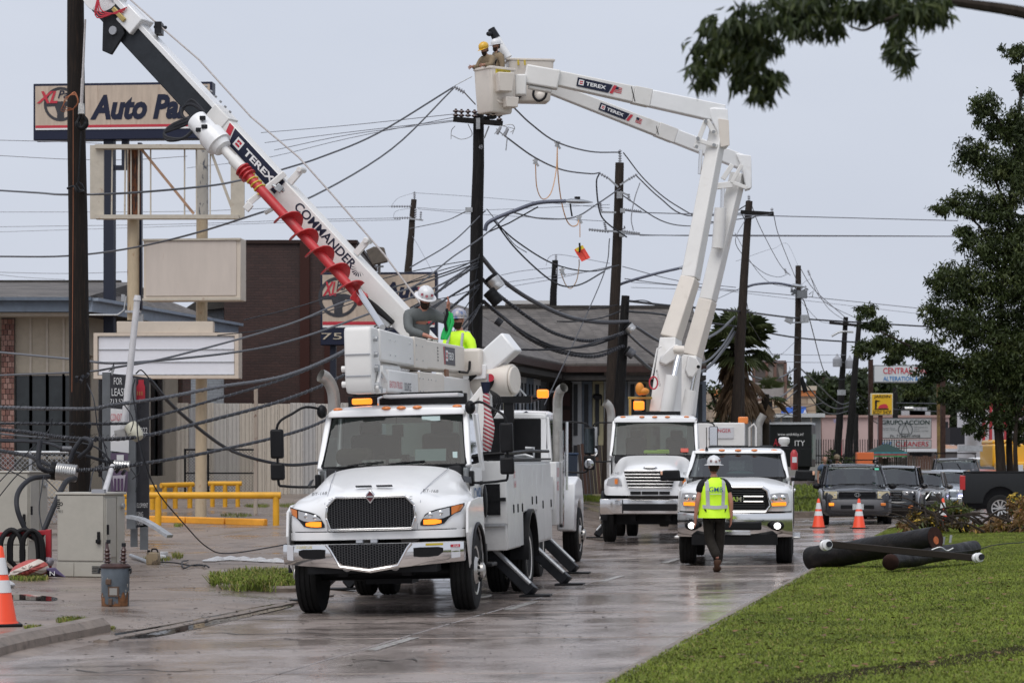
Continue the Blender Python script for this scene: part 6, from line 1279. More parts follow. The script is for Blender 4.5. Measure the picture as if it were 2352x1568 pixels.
for s,hh in((-.52,.30),(.58,.26)):
 prof=[(.045,0)]
 for i in range(4):z=.03+i*.048;prof+=[(.032,z),(.058-i*.006,z+.012),(.05-i*.006,z+.024),(.03,z+.03)]
 prof+=[(.024,.22),(.02,hh*.9),(.012,hh)];ob('bushing',MB().lathe(prof,(Rr*s,-.02,H*1.03),(.08*s,0,1),14),PORC,tr);ob('terminal',MB().box((Rr*s+.01,-.02,H*1.03+hh),(.05,.04,.05)),DARK,tr,bevel=.006)
m=MB();m.box((-Rr*.18,-Rr*.97,H*.62),(.07,.07,.07));m.cyl((-Rr*.18,-Rr,H*.62),(-Rr*.18,-Rr*1.12,H*.62),.022);m.box((-Rr*.05,-Rr*.96,H*.12),(.05,.06,.09));ob('lug',m,mat('rusty_lug',(.10,.06,.04),.7),tr,bevel=.008)
ob('name_plate',MB().box((Rr*.16,-Rr*.965,H*.38),(.10,.03,.09)),mat('plate_grey',(.28,.27,.25),.5),tr);ob('plate_frame',MB().box((Rr*.16,-Rr*.95,H*.38),(.14,.03,.13)),mat('rusty_lug',(.1,.06,.04),.7),tr)
for s in(-1,1):ob('lifting_lug',MB().tube([V((s*Rr*1.0,0,H*.9)),V((s*Rr*1.14,-.02,H*.93)),V((s*Rr*1.16,-.03,H*.84)),V((s*Rr*1.1,-.03,H*.82))],.014,6),DARK,tr)
m=MB();random.seed(8)
for i in range(16):a=random.uniform(3.2,6.2);z=random.uniform(.25,.75)*H;m.box((Rr*.965*math.cos(a),Rr*.965*math.sin(a),z),(.012,.012,random.uniform(.01,.04)))
ob('flaked_paint',m,mat('paint_chip',(.3,.28,.25),.6),tr,smooth=0,kind='stuff')
# jug, foam box, arms, hoses
g=G(352,1296);jg=thing('plastic_jug','tan square plastic jug with dark handle by the lease boards','jug',g,R(-12));k=g.y/F
ob('bottle',MB().loft([[V((x*a,y*a,z))for x,y in((-.11,-.08),(.11,-.08),(.11,.08),(-.11,.08))]for a,z in((.95,0),(1,.02),(1,.17),(.92,.215),(.55,.23))]),mat('jug_tan',(.34,.26,.16),.4,var=.1,dark=(.12,.09,.06),dpos=(.5,.6),ds=9),jg,bevel=.012);m=MB();m.tube(spline([V((-.03,0,.225)),V((-.02,0,.275)),V((.06,0,.275)),V((.09,0,.22))],4),.015,8);m.cyl((-.085,0,.22),(-.085,0,.26),.03);ob('handle',m,BLACK,jg)
g=G(371,1284);tag(ob('foam_box',(lambda m:(m.box(g+V((0,0,.04)),(.16,.16,.08),(0,0,.4),top=(.85,.85)),m.box(g+V((.03,.12,.09)),(.16,.02,.12),(.4,0,.4)),m)[2])(MB()),PAPER,bevel=.01),'white foam takeaway box on the pavement behind the jug','box')
br=thing('fallen_bracket','bent galvanised bracket arm sticking out of the cabinet side','bracket',at(345,1210,40.5),world=True);m=MB();q=spline([at(296,1186,41),at(325,1192,40.8),at(355,1208,40.6),at(390,1231,40.4)],4)
for i in range(len(q)-1):m.beam(q[i],q[i+1],.13,.05)
ob('arm',m,GALV,br,smooth=0)
m=MB();m.cyl(G(300,1282)+V((0,0,.06)),G(338,1293)+V((0,0,.03)),.035);m.cyl(G(338,1293)+V((0,0,.03)),G(352,1296)+V((0,0,.03)),.05);tag(ob('metal_pipe',m,GALV),'short galvanised pipe lying left of the tan jug','pipe')
for pts,lb_ in(([(365,1294),(400,1298),(440,1302),(470,1304),(480,1306)],'straight black cable end on the wet pavement'),([(432,1290),(418,1296),(422,1308),(440,1304),(462,1300),(470,1307)],'small tangle of black cable on the wet pavement')):
 q=[G(*p)for p in pts];tag(ob('cable',MB().tube(spline([p+V((0,0,.03+.02*(i%2)))for i,p in enumerate(q)],5),.014,6),CABLE),lb_,'cable')
m=MB();q=spline([G(480,1290),G(520,1287),G(560,1288),G(610,1291),G(660,1293)],4)
for i,p in enumerate(q):m.ball(p+V((0,0,.02)),(.14,.08,.035+.02*(i%3)),6,4)
tag(ob('plastic_sheet',m,mat('white_plastic',(.55,.55,.56),.4)),'strip of crumpled white plastic lying behind the grass verge','plastic sheet')
# traffic cones
def cone_make(label,g):
 t=thing('traffic_cone',label,'traffic cone',g,random.uniform(-.3,.3),'orange traffic cones');h=.70;prof=lambda z:.155-.128*z/h
 ob('base',MB().box((0,0,.014),(.37,.37,.028)),BLACK,t,bevel=.01);ob('cone',MB().lathe([(prof(0)+.01,.028),(prof(.05),.05),(prof(h),h),(.012,h+.015)],(0,0,0),(0,0,1),20),ORANGE,t)
 for z0,z1 in((.30,.41),(.46,.61)):ob('reflective_band',MB().lathe([(prof(z0)+.003,z0),(prof(z1)+.003,z1)],(0,0,0),(0,0,1),20,cap=False),REFL,t)
 return t
c0=cone_make('traffic cone in the road before the parked suv, left of the pair',G(1880,1287-75));c0.scale=(1.12,)*3
for px,py,s,lb_ in((1973,1213,1.12,'traffic cone right in front of the dark suv grille'),(2166,1192,.95,'traffic cone behind the fallen branches'),(2342,1190,1.0,'traffic cone half hidden by brown leaves at the right edge'),(0,1437,1.28,'large near traffic cone cut by the left edge of the photo')):
 c=copy_tree(c0);c['label']=lb_;c.location=G(px,py)if px!=2166 else at(2166,1211,59.5);c.scale=(s,)*3;c.rotation_euler.z=random.uniform(-.4,.4)
 # ================================================================ TRUCKS
def wheel(parent,c,r,w,side=1,rim=STEELW,kind='steel',rr=.60,lugs=True):
 """tyre (part) with rim (sub-part); the face points along side * local x"""
 c=V(c);s=side;g=r*.025;ax=(s,0,0)
 prof=[(r*rr,-w/2+.02),(r*.85,-w/2),(r*.96,-w/2+.015),(r,-w/2+.05)]
 for q in(-.22,0,.22):prof+=[(r,w*q-.012),(r-g,w*q-.008),(r-g,w*q+.008),(r,w*q+.012)]
 prof+=[(r,w/2-.05),(r*.96,w/2-.015),(r*.85,w/2),(r*rr,w/2-.02)]
 t=ob('tyre',MB().lathe(prof,c,ax,32),RUBBER,parent)
 R0=r*rr;m=MB();f=w/2
 if kind=='steel':
  m.lathe([(R0*1.04,f-.05),(R0*1.04,f-.012),(R0*.94,f-.02),(R0*.88,f-.06),(R0*.6,f-.03),(R0*.5,f+.02),(R0*.34,f+.03),(R0*.32,f+.08),(R0*.2,f+.10)],c,ax,24)
 elif kind=='dish':
  m.lathe([(R0*1.05,f-.03),(R0*1.05,f-.01),(R0*.94,f-.02),(R0*.8,f-.10),(R0*.5,f-.14),(R0*.3,f-.06),(R0*.25,f-.04)],c,ax,24)
 else:
  m.lathe([(R0*1.03,f-.03),(R0*1.03,f-.01),(R0*.93,f-.015),(R0*.9,f-.07),(R0*.2,f-.06),(R0*.18,f-.02),(R0*.05,f-.015)],c,ax,24)
 rm=ob('rim',m,rim,t)
 m=MB();n=8 if kind!='alloy' else 10
 for i in range(n):
  a=2*math.pi*i/n;y,z=math.cos(a),math.sin(a)
  if kind=='alloy':m.beam(c+V((s*(f-.035),y*R0*.15,z*R0*.15)),c+V((s*(f-.02),y*R0*.95,z*R0*.95)),R0*.16,.03,R0*.2,.03,up=(s,0,0))
  else:m.cyl(c+V((s*(f-.05),y*R0*.72,z*R0*.72)),c+V((s*(f-.028),y*R0*.72,z*R0*.72)),R0*.09,n=10)
 ob('spoke' if kind=='alloy' else 'hand_hole',m,rim if kind=='alloy' else BLACK,t,smooth=0 if kind=='alloy' else 40,kind='stuff')
 if lugs and kind=='steel':
  m=MB()
  for i in range(10):a=.3+2*math.pi*i/10;m.cyl(c+V((s*f,math.cos(a)*R0*.42,math.sin(a)*R0*.42)),c+V((s*(f+.05),math.cos(a)*R0*.42,math.sin(a)*R0*.42)),.02,n=6)
  ob('lug_nut',m,BLACK,t,kind='stuff')
 return t
def strip(xs,ylo,zlo,zhi,dep=.05,yhi=None):
 """a slab following a curved front: per x, front y and the z span"""
 m=MB();rings=[]
 for i,x in enumerate(xs):
  y=ylo[i];y2=y if yhi is None else yhi[i];rings.append([V((x,y,zlo[i])),V((x,y2,zhi[i])),V((x,y2+dep,zhi[i])),V((x,y+dep,zlo[i]))])
 m.loft(rings);return m
def mirror_cols(row):return[V((-p[0],p[1],p[2]))for p in reversed(row[1:])]+[V(p)for p in row]
def mirror_arm(t,pts,heads,m=BLACK,glass=True):
 a=thing_part(t,'mirror',pts,.017,m)
 for(c,d)in heads:q=MB();q.box(c,d);ob('mirror_head',q,m,a,bevel=.03,seg=3)
 return a
def thing_part(t,name,pts,r,m,n=8):q=MB();q.tube(spline(pts,4),r,n);return ob(name,q,m,t)
def maker(t,c,w,h,x,up,slash_first=False):
 x,up=V(x).normalized(),V(up).normalized();n=x.cross(up);c=V(c);sl=h*.35
 def poly(name,pts,m,d):q=MB();q.add([c+x*a+up*b+n*d for a,b in pts],[tuple(range(len(pts)))]);return ob(name,q,m,t,smooth=0)
 if slash_first:
  poly('decal',[(-w*.36,-h/2),(w/2,-h/2),(w/2,h/2),(-w*.42,h/2)],NAVY,.004);poly('decal_slash',[(-w*.46,-h/2),(-w*.38,-h/2),(-w*.44,h/2),(-w*.52,h/2)],DECALR,.004);off=.07*w
 else:
  poly('decal',[(-w/2,-h/2),(w*.33,-h/2),(w*.33+sl,h/2),(-w/2,h/2)],NAVY,.004);poly('decal_slash',[(w*.36,-h/2),(w*.44,-h/2),(w*.44+sl,h/2),(w*.36+sl,h/2)],DECALR,.004);off=-.06*w
 e=off-w*.33;q=h*.30
 poly('emblem',[(e-q,-q),(e+q,-q),(e+q,q),(e-q,q)],PAPER,.007);poly('emblem_mark',[(e-q*.6,-q*.6),(e+q*.6,-q*.6),(e+q*.6,-q*.15),(e-q*.6,-q*.15)],DECALR,.009);poly('emblem_mark',[(e-q*.6,q*.05),(e-q*.2,q*.05),(e,q*.35),(e+q*.2,q*.05),(e+q*.6,q*.05),(e+q*.6,q*.6),(e-q*.6,q*.6)],DECALR,.009)
 txt(t,'TEREX',c+x*(off+w*.05)+n*.004,w*.52,h*.42,PAPER,x,up,bold=.03)
 # ---------------------------------------------------------------- near bucket truck
bt_loc=V((-1.55,32.85,zroad(-7.9)))
BT=thing('bucket_truck','large white bucket truck nearest the camera with its boom folded over the cab','truck',bt_loc,(0,R(-1.5),R(-7.5)))
def hfy(x):
 x=abs(x);return float(np.interp(x,[0,.35,.55,.75,.95,1.05,1.10,1.13],[-1.12,-1.11,-1.09,-1.04,-.95,-.86,-.74,-.55]))
cols=[0,.18,.36,.52,.66,.82,.95,1.05,1.10,1.13]
def hrow(zs,dy):return mirror_cols([(x,hfy(x)+d,z)for x,z,d in zip(cols,zs,dy)])
rows_=[hrow([.99]*10,[.02,.02,.02,.02,.02,.02,.03,.04,.05,.05]),hrow([1.07]*10,[0]*10),hrow([1.22]*10,[0]*7+[.02,.02,.02]),hrow([1.36,1.36,1.36,1.36,1.35,1.35,1.34,1.33,1.32,1.30],[0,0,0,.0,.02,.03,.04,.06,.08,.1])]
rows_.append(mirror_cols([(0,-1.09,1.49),(.18,-1.085,1.49),(.36,-1.07,1.49),(.52,-1.03,1.48),(.66,-.95,1.46),(.82,-.82,1.45),(.95,-.70,1.44),(1.05,-.58,1.43),(1.10,-.48,1.40),(1.13,-.40,1.36)]))
rows_.append(mirror_cols([(0,-.96,1.56),(.18,-.95,1.555),(.36,-.92,1.55),(.52,-.86,1.54),(.66,-.78,1.51),(.82,-.62,1.49),(.95,-.5,1.48),(1.05,-.38,1.46),(1.10,-.3,1.43),(1.13,-.24,1.38)]))
rows_.append(mirror_cols([(0,-.45,1.70),(.18,-.44,1.69),(.36,-.42,1.675),(.52,-.38,1.66),(.66,-.32,1.63),(.82,-.22,1.585),(.93,-.15,1.535),(1.02,-.08,1.49),(1.08,-.04,1.45),(1.12,0,1.40)]))
rows_.append(mirror_cols([(0,.05,1.80),(.18,.05,1.79),(.36,.06,1.78),(.52,.08,1.765),(.66,.10,1.74),(.82,.14,1.69),(.92,.18,1.62),(.98,.2,1.53),(1.03,.22,1.47),(1.07,.24,1.42)]))
rows_.append(mirror_cols([(0,.40,1.85),(.18,.40,1.85),(.36,.41,1.84),(.52,.42,1.83),(.66,.44,1.81),(.82,.48,1.77),(.92,.5,1.68),(.96,.52,1.56),(.99,.54,1.48),(1.01,.56,1.42)]))
hood=ob('hood',MB().grid(rows_),WHITE,BT,sub=2,smooth=180)
ob('hood_ridge',MB().box((-.0,-.72,1.59),(.05,.5,.03),(R(20),0,0),top=(.2,.8)),WHITE,hood,bevel=.01)
for s in(-1,1):
 ob('hood_scoop',MB().box((s*.13,-.90,1.60),(.20,.05,.012),(R(-18),0,0)),DARK,hood,smooth=0)
 # fender side with an arched opening
for s in(-1,1):
 pts=[(-.80,1.0),(-.74,1.3),(-.5,1.38),(.24,1.42),(.56,1.42),(.62,1.0),(.60,.62)]+[(.58*math.cos(a),.52+.56*math.sin(a))for a in np.linspace(.1,math.pi*.98,12)]
 ob('fender',MB().prism([V((s*1.12,y,z))for y,z in pts],(s*.03,0,0)),WHITE,BT,smooth=0)
 m=MB();q=[V((s*1.155,.59*math.cos(a),.52+.57*math.sin(a)))for a in np.linspace(.05,math.pi*.99,14)];m.tube(q,.025,6);ob('arch_trim',m,BLACK,BT)
 ob('wheel_well',MB().box((s*.8,.05,.98),(.6,1.25,.5)),BLACK,BT,smooth=0)
 # lower lip and seams
xs=np.linspace(-1.10,1.10,21);m=strip(xs,[hfy(x)-.004 for x in xs],[.945]*21,[1.045]*21,.08);ob('lower_valance',m,WHITE,BT,bevel=.006)
m=strip(xs,[hfy(x)+.0 for x in xs],[1.046]*21,[1.056]*21,.05);ob('seam',m,DARK,BT,smooth=0)
for s in(-1,1):ob('hood_crease',MB().tube([V((s*.56,hfy(.56)-.004,1.05)),V((s*.60,-1.03,1.4)),V((s*.585,-.9,1.50)),V((s*.66,-.3,1.655)),V((s*.74,.40,1.80))],.005,4),PORCG,hood)
# grille
def gz_(x,z):return hfy(x)-.02
GP=[(-.50,1.08),(.50,1.08),(.545,1.22),(.535,1.36),(.43,1.465),(-.43,1.465),(-.535,1.36),(-.545,1.22)]
gr=ob('grille',MB().prism([V((x,-1.15,z))for x,z in GP],(0,.12,0)),mat('grille_black',(.006,.006,.007),.6),BT,smooth=0)
m=MB();q=[V((x*1.02,-1.165,1.27+(z-1.27)*1.03))for x,z in GP+GP[:1]]
for i in range(8):m.beam(q[i],q[i+1],.03,.05,up=(0,1,0))
ob('grille_surround',m,CHROME,gr,bevel=.008)
m=MB()
for i in range(31):
 x=-.525+i*.035;zt_=1.455 if abs(x)<.43 else 1.455-(abs(x)-.43)*.9;zb_=1.09 if abs(x)<.5 else 1.2
 m.box((x,-1.155,(zt_+zb_)/2),(.007,.02,zt_-zb_))
for j in range(13):
 z=1.10+j*.029
 for i in range(30):m.box((-.51+i*.035,-1.155,z+(.0145 if i%2 else 0)),(.03,.018,.007))
ob('grille_mesh',m,mat('grille_mesh_black',(.045,.045,.048),.35),gr,smooth=0,kind='stuff')
m=MB();e=V((0,-1.185,1.475));m.prism([e+V((-.075,0,0)),e+V((0,0,-.09)),e+V((.075,0,0)),e+V((0,0,.09))],(0,.05,0));em=ob('emblem',m,CHROME,BT,bevel=.01);m=MB();e=e-V((0,.012,0));m.prism([e+V((-.055,0,0)),e+V((0,0,-.066)),e+V((.055,0,0)),e+V((0,0,.066))],(0,.01,0));ob('emblem_face',m,mat('emblem_dark',(.10,.02,.025),.3),em,smooth=0);ob('emblem_bar',MB().box(e+V((0,-.004,0)),(.085,.01,.02)),CHROME,em,smooth=0)
# headlights
def lamp(s,xs,zl,zh,mtl,off,name,parent,dep=.04):
 m=strip([s*x for x in xs],[hfy(x)-off for x in xs],zl,zh,dep);return ob(name,m,mtl,parent,smooth=60)
for s in(-1,1):
 hl=lamp(s,[.60,.66,.72,.80,.88,.94,1.0,1.06,1.10],[1.105,1.10,1.10,1.105,1.12,1.19,1.24,1.26,1.33],[1.14,1.24,1.275,1.30,1.315,1.33,1.34,1.355,1.365],DARK,.012,'headlight',BT,.05)
 lamp(s,[.635,.68,.74,.82,.88,.95],[1.19,1.19,1.185,1.18,1.19,1.22],[1.20,1.235,1.262,1.288,1.30,1.318],LENS,.02,'lens',hl,.03)
 lamp(s,[.64,.70,.78,.85],[1.115,1.112,1.116,1.13],[1.175,1.178,1.178,1.165],AMBERON,.022,'turn_lamp',hl,.03)
 lamp(s,[.97,1.02,1.06,1.09],[1.225,1.255,1.272,1.32],[1.325,1.338,1.345,1.352],AMBER,.02,'side_marker',hl,.03)
 for k,x in enumerate((.72,.84)):ob('projector',MB().ball((s*x,hfy(x)-.016,1.235+.02*k),(.032,.014,.032)),CHROME,hl)
 txt(BT,'BT-168',(s*.70,-.835,1.515),.19,.055,INK,(1,.0,-.08*s),(0,.55,.5),d=.012)
 ob('hood_vent',MB().prism([V((s*1.0,-.06,1.62)),V((s*1.04,.22,1.60)),V((s*1.03,.24,1.68)),V((s*.95,.04,1.70))],(s*.02,0,.0)),DARK,BT,smooth=0)
txt(BT,'MV',(1.055,.42,1.66),.11,.05,INK,(0,1,0),(-.15,0,1))
# bumper
def bys(x):return-1.36+.30*(abs(x)/1.14)**3.2
xs=np.linspace(-1.13,1.13,27);rings=[]
for x in xs:
 y=bys(x);a=abs(x);zt_=.905;zb_=np.interp(a,[0,.35,.55,1.13],[.545,.60,.62,.66]);rings.append([V((x,y+.05,zt_)),V((x,y+.008,zt_-.01)),V((x,y,zt_-.05)),V((x,y-.012,(zt_+zb_)/2)),V((x,y+.012,zb_+.05)),V((x,y+.05,zb_)),V((x,y+.14,zb_+.01)),V((x,y+.16,zt_-.01))])
bp=ob('bumper',MB().loft(rings),CHROME,BT,smooth=50)
def bstrip(xs,zl,zh,off,dep=.03):return strip(xs,[bys(x)-off for x in xs],zl,zh,dep)
xs=np.linspace(-.50,.50,13);zl=[np.interp(abs(x),[0,.36,.50],[.60,.655,.86])for x in xs];ob('centre_mesh',bstrip(xs,zl,[.90]*13,.016),MATS['grille_black'],bp,smooth=0)
m=MB()
for i in range(28):
 x=-.47+i*.035;m.box((x,bys(x)-.022,np.interp(abs(x),[0,.36,.50],[.75,.775,.88])),(.007,.012,np.interp(abs(x),[0,.36,.5],[.29,.24,.03])))
 for j in range(9):
  z=.62+j*.031+(.015 if i%2 else 0)
  if z>np.interp(abs(x),[0,.36,.50],[.61,.665,.87])and z<.90:m.box((x+.0175,bys(x)-.022,z),(.03,.012,.007))
ob('bumper_mesh',m,MATS['grille_mesh_black'],bp,smooth=0,kind='stuff')
m=MB();pts=[V((s*x,bys(x)-.03,z))for s,x,z in((-1,.53,.90),(-1,.48,.84),(-1,.36,.63),(1,0,.575),(1,.36,.63),(1,.48,.84),(1,.53,.90))];m.tube(pts,.017,6);ob('mesh_trim',m,CHROME,bp)
for s in(-1,1):
 xs=[.55,.62,.74,.84,.90];ob('tow_slot',strip([s*x for x in xs],[bys(x)-.018 for x in xs],[.735,.725,.725,.735,.78],[.84,.845,.845,.845,.83],.03),BLACK,bp,smooth=0)
ob('warning_sticker',bstrip([.99,1.04,1.09],[.70,.705,.71],[.86,.86,.86],.010,.01),mat('sticker_white',(.6,.6,.62),.5),bp,smooth=0);ob('sticker_header',bstrip([.99,1.04,1.09],[.835,.835,.835],[.868,.868,.868],.014,.01),DECALR,bp,smooth=0)
txt(bp,'DANGER',(1.04,bys(1.04)-.02,.851),.085,.022,PAPER,(1,.25,0));txt(bp,'GROUND LUG',(-.83,bys(.83)-.012,.875),.22,.035,mat('yellow_ink',(.55,.42,.03),.5),(1,-.25,0));ob('yellow_label',bstrip([.70,.80,.90],[.865]*3,[.89]*3,.014,.01),MATS['yellow_ink'],bp,smooth=0)
ob('tag_sticker',bstrip([-1.07,-1.02,-.98],[.72,.71,.71],[.89]*3,.012,.01),MATS['sticker_white'],bp,smooth=0)
for s in(-1,1):ob('lip_bracket',MB().box((s*.09-.05,-1.2,.93),(.08,.06,.035)),PORCG,BT)
# frame, axle, wheels
m=MB();m.box((-.4,2.8,.62),(.12,7.6,.26));m.box((.4,2.8,.62),(.12,7.6,.26));m.box((0,-1.0,.62),(1.6,.4,.16));ob('chassis',m,BLACK,BT,smooth=0)
m=MB();m.cyl((-1,0,.5),(1,0,.5),.1);m.box((0,.2,.55),(.6,.5,.4));ob('axle',m,BLACK,BT);m=MB();m.cyl((-1.1,4.4,.5),(1.1,4.4,.5),.12);m.ball((0,4.4,.5),.28);ob('axle',m,BLACK,BT)
m=MB()
for s in(-1,1):m.lathe([(.05,0),(.06,.02),(.03,.05)],(s*.3,-1.22,.62),(0,-1,0),10)
ob('tow_hook',m,GALV,BT)
for s in(-1,1):
 wheel(BT,(s*.99,0,.50),.50,.29,s,mat('polished_wheel',(.5,.48,.45),.3,.8),'steel');wheel(BT,(s*1.13,4.4,.49),.49,.26,s,STEELW,'dish');wheel(BT,(s*.80,4.4,.49),.49,.26,s,STEELW,'dish',lugs=False)
 # cab
def cab(T,y0,w0,w1,zb,zc,zt,ytop,yb,roofz,glass=GLASS,body=WHITE,lamps=(),front=True):
 """windscreen base at y0 (half width w0, height zc), top at ytop (w1, zt); back wall at yb"""
 cb=ob('cab_body',MB().box((0,(y0+yb)/2+.1,(zb+zc)/2-.02),(2*w0-.02,yb-y0-.2,zc-zb-.04)),body,T,bevel=.04)
 cols_=np.linspace(-1,1,9);bow=lambda u:.09*(u*u)
 ws=ob('windscreen',MB().grid([[V((u*w0*.975,y0+bow(u),zc))for u in cols_],[V((u*(w0*.5+w1*.5)*.965,(y0+ytop)/2+bow(u),(zc+zt)/2))for u in cols_],[V((u*w1*.955,ytop+bow(u),zt))for u in cols_]]),glass,T,smooth=60)
 m=MB();k=[V((u*w0*.985,y0+bow(u)-.004,zc))for u in cols_];k2=[V((u*w1*.965,ytop+bow(u)-.004,zt))for u in cols_]
 for a in(k,k2):m.tube(a,.016,6)
 for s in(0,-1):m.tube([k[s],k2[s]],.018,6)
 ob('windscreen_seal',m,BLACK,ws)
 for s in(-1,1):
  ob('pillar',MB().beam((s*(w0+.01),y0+.10,zc-.03),(s*(w1+.01),ytop+.10,zt+.02),.075,.08,up=(0,1,0)),body,T,bevel=.015);ob('pillar',MB().beam((s*(w0+.005),yb-.08,zc-.1),(s*(w1+.01),yb-.12,zt+.02),.07,.14,up=(0,1,0)),body,T,bevel=.015)
  d=ob('door',MB().prism([V((s*(w0+.015),y0+.02,zb+.1)),V((s*(w0+.015),yb-.35,zb+.1)),V((s*(w0+.02),yb-.35,zc-.06)),V((s*(w0+.02),y0+.25,zc-.03)),V((s*(w0+.02),y0+.14,zc-.02))],(s*.025,0,0)),body,T,bevel=.01);ob('handle',MB().box((s*(w0+.055),yb-.5,zc-.25),(.03,.16,.05)),BLACK,d,bevel=.01)
  ob('side_window',MB().add([V((s*(w0+.012),y0+.22,zc-.04)),V((s*(w0+.012),yb-.2,zc-.05)),V((s*(w1+.012),yb-.2,zt)),V((s*(w1+.012),ytop+.18,zt))],[(0,1,2,3)]),DGLASS,T,smooth=0)
  # back wall with a window
 zc2,zt2=zc+.12,zt-.08
 m=MB();m.box((0,yb,(zb+zc2)/2),(2*w0-.04,.06,zc2-zb));m.box((0,yb,(zt2+roofz)/2-.02),(2*w1,.06,roofz-zt2-.04))
 for s in(-1,1):m.box((s*(w1-.11),yb,(zc2+zt2)/2),(.24,.06,zt2-zc2))
 ob('back_wall',m,body,T,smooth=0);ob('rear_window',MB().box((0,yb,(zc2+zt2)/2),(2*w1-.46,.02,zt2-zc2)),glass,T,smooth=0)
 rings=[]
 for y,ww,z0,z1 in((ytop-.03,w1-.03,zt,zt+.015),(ytop-.005,w1+.01,zt-.005,zt+(roofz-zt)*.7),(ytop+.12,w1+.02,zt,roofz-.01),((ytop+yb)/2,w1+.02,zt,roofz+.02),(yb-.1,w1+.02,zt,roofz),(yb+.04,w1,zt,zt+(roofz-zt)*.6)):
  rings.append([V((-ww,y,z0)),V((-ww,y,z0+(z1-z0)*.55)),V((-ww*.93,y,z0+(z1-z0)*.88)),V((-ww*.5,y,z1)),V((ww*.5,y,z1)),V((ww*.93,y,z0+(z1-z0)*.88)),V((ww,y,z0+(z1-z0)*.55)),V((ww,y,z0))])
 rf=ob('roof',MB().loft(rings),body,T,smooth=50,bevel=.012)
 for x in lamps:ob('marker_lamp',MB().ball((x,ytop+.0+.06*(abs(x)/w1)**2,roofz-.035),(.065,.05,.026),12,8),AMBER,rf)
 SEAT=mat('seat_cloth',(.035,.037,.04),.8)
 for s in(-1,1):
  m=MB();m.box((s*.48,yb-.35,zc-.05),(.50,.16,.95),(R(8),0,0));m.box((s*.48,yb-.65,zc-.48),(.50,.55,.16));m.box((s*.48,yb-.30,zc+.5),(.30,.12,.2));ob('seat',m,SEAT,T,bevel=.05)
 ob('dashboard',MB().box((0,y0+.25,zc-.10),(2*w0-.15,.42,.2)),mat('dash_dark',(.03,.03,.032),.7),T,bevel=.04)
 m=MB();q=[V((.48+.2*math.cos(a),y0+.55-.09*math.sin(a),zc+.04+.16*math.sin(a)))for a in np.linspace(0,6.283,20)];m.tube(q,.015,6,cap=False);ob('steering_wheel',m,BLACK,T)
 return cb,ws,rf
cb,ws,rf=cab(BT,.44,.965,.895,.95,1.845,2.50,.80,1.85,2.635,lamps=(-.78,-.13,.07,.28,.80))
for x0,x1,y in((-.5,-.12,.47),(.0,.42,.47)):ob('wiper',MB().tube([V((x0-.1,y-.02,1.855)),V((x0+.1,y-.03,1.885)),V((x1,y,1.90))],.011,6),BLACK,ws)
ob('dash_paper',MB().box((.47,.62,1.97),(.40,.02,.19),(R(-35),0,R(5))),mat('pale_paper',(.55,.66,.66),.5),BT,smooth=0)
m=MB();m.box((-.28,.62,1.90),(.30,.16,.06),(0,0,.3));m.box((.0,.66,1.91),(.16,.1,.05));ob('dash_clutter',m,mat('pale_clutter',(.5,.5,.47),.7,var=.5,vs=20),BT,bevel=.01)
m=MB();m.box((-.05,.80,2.10),(.20,.1,.30));m.box((.02,.78,2.30),(.14,.06,.16));m.box((-.05,.76,1.93),(.42,.12,.12));m.tube([V((0,.78,2.36)),V((.0,.8,2.48))],.006,4);ob('hanging_gear',m,BLACK,BT,bevel=.04)
m=MB();m.box((.46,.79,2.45),(.24,.01,.06));m.box((.80,.56,1.97),(.06,.01,.08));ob('window_sticker',m,mat('pale_sticker',(.55,.68,.66),.5),ws,smooth=0,kind='stuff')
ob('bag_on_dash',MB().box((-.55,.75,1.98),(.5,.2,.22)),mat('brown_bag',(.10,.075,.055),.8),BT,bevel=.08)
for s in(-1,1):
 z0=1.62;P_=[V((s*1.0,.55,z0)),V((s*1.10,.52,z0-.02)),V((s*1.42,.42,z0-.0)),V((s*1.5,.40,z0+.06)),V((s*1.5,.40,2.1)),V((s*1.49,.40,2.42)),V((s*1.3,.46,2.56)),V((s*1.14,.55,2.64)),V((s*.94,.80,2.60))]
 mirror_arm(BT,P_,[((s*1.5,.38,2.17),(.17,.10,.38)),((s*1.5,.38,1.81),(.18,.10,.22))]);ob('mirror_mount',MB().ball((s*.98,.78,2.58),(.07,.09,.09)),BLACK,BT);ob('mirror_mount',MB().box((s*1.01,.56,z0+.04),(.06,.14,.2)),BLACK,BT,bevel=.02)
ob('exhaust_stack',MB().tube(spline([V((-1.08,2.1,1.2)),V((-1.08,2.1,2.2)),V((-1.08,2.1,2.72)),V((-1.10,2.08,2.92)),V((-1.16,2.02,3.05)),V((-1.23,1.96,3.10))],4),[.085]*17+[.09]*4,14,cap=False),mat('exhaust_steel',(.36,.35,.33),.4,.35,var=.15),BT)
ob('heat_shield',MB().box((-1.08,2.06,1.75),(.24,.2,1.0)),GALV,BT,bevel=.03)
# door lettering, steps
txt(BT,'GMB',(1.015,1.0,1.42),.62,.24,mat('blue_lettering',(.02,.10,.26),.5),(0,1,0),(0,0,1));ob('door_mirror_cover',MB().ball((1.05,1.45,1.35),(.03,.1,.22)),BLACK,BT)
m=MB();m.box((1.06,1.35,.52),(.22,.5,.05));m.box((1.0,1.35,.64),(.1,.4,.3));ob('step',m,BLACK,BT,bevel=.015)
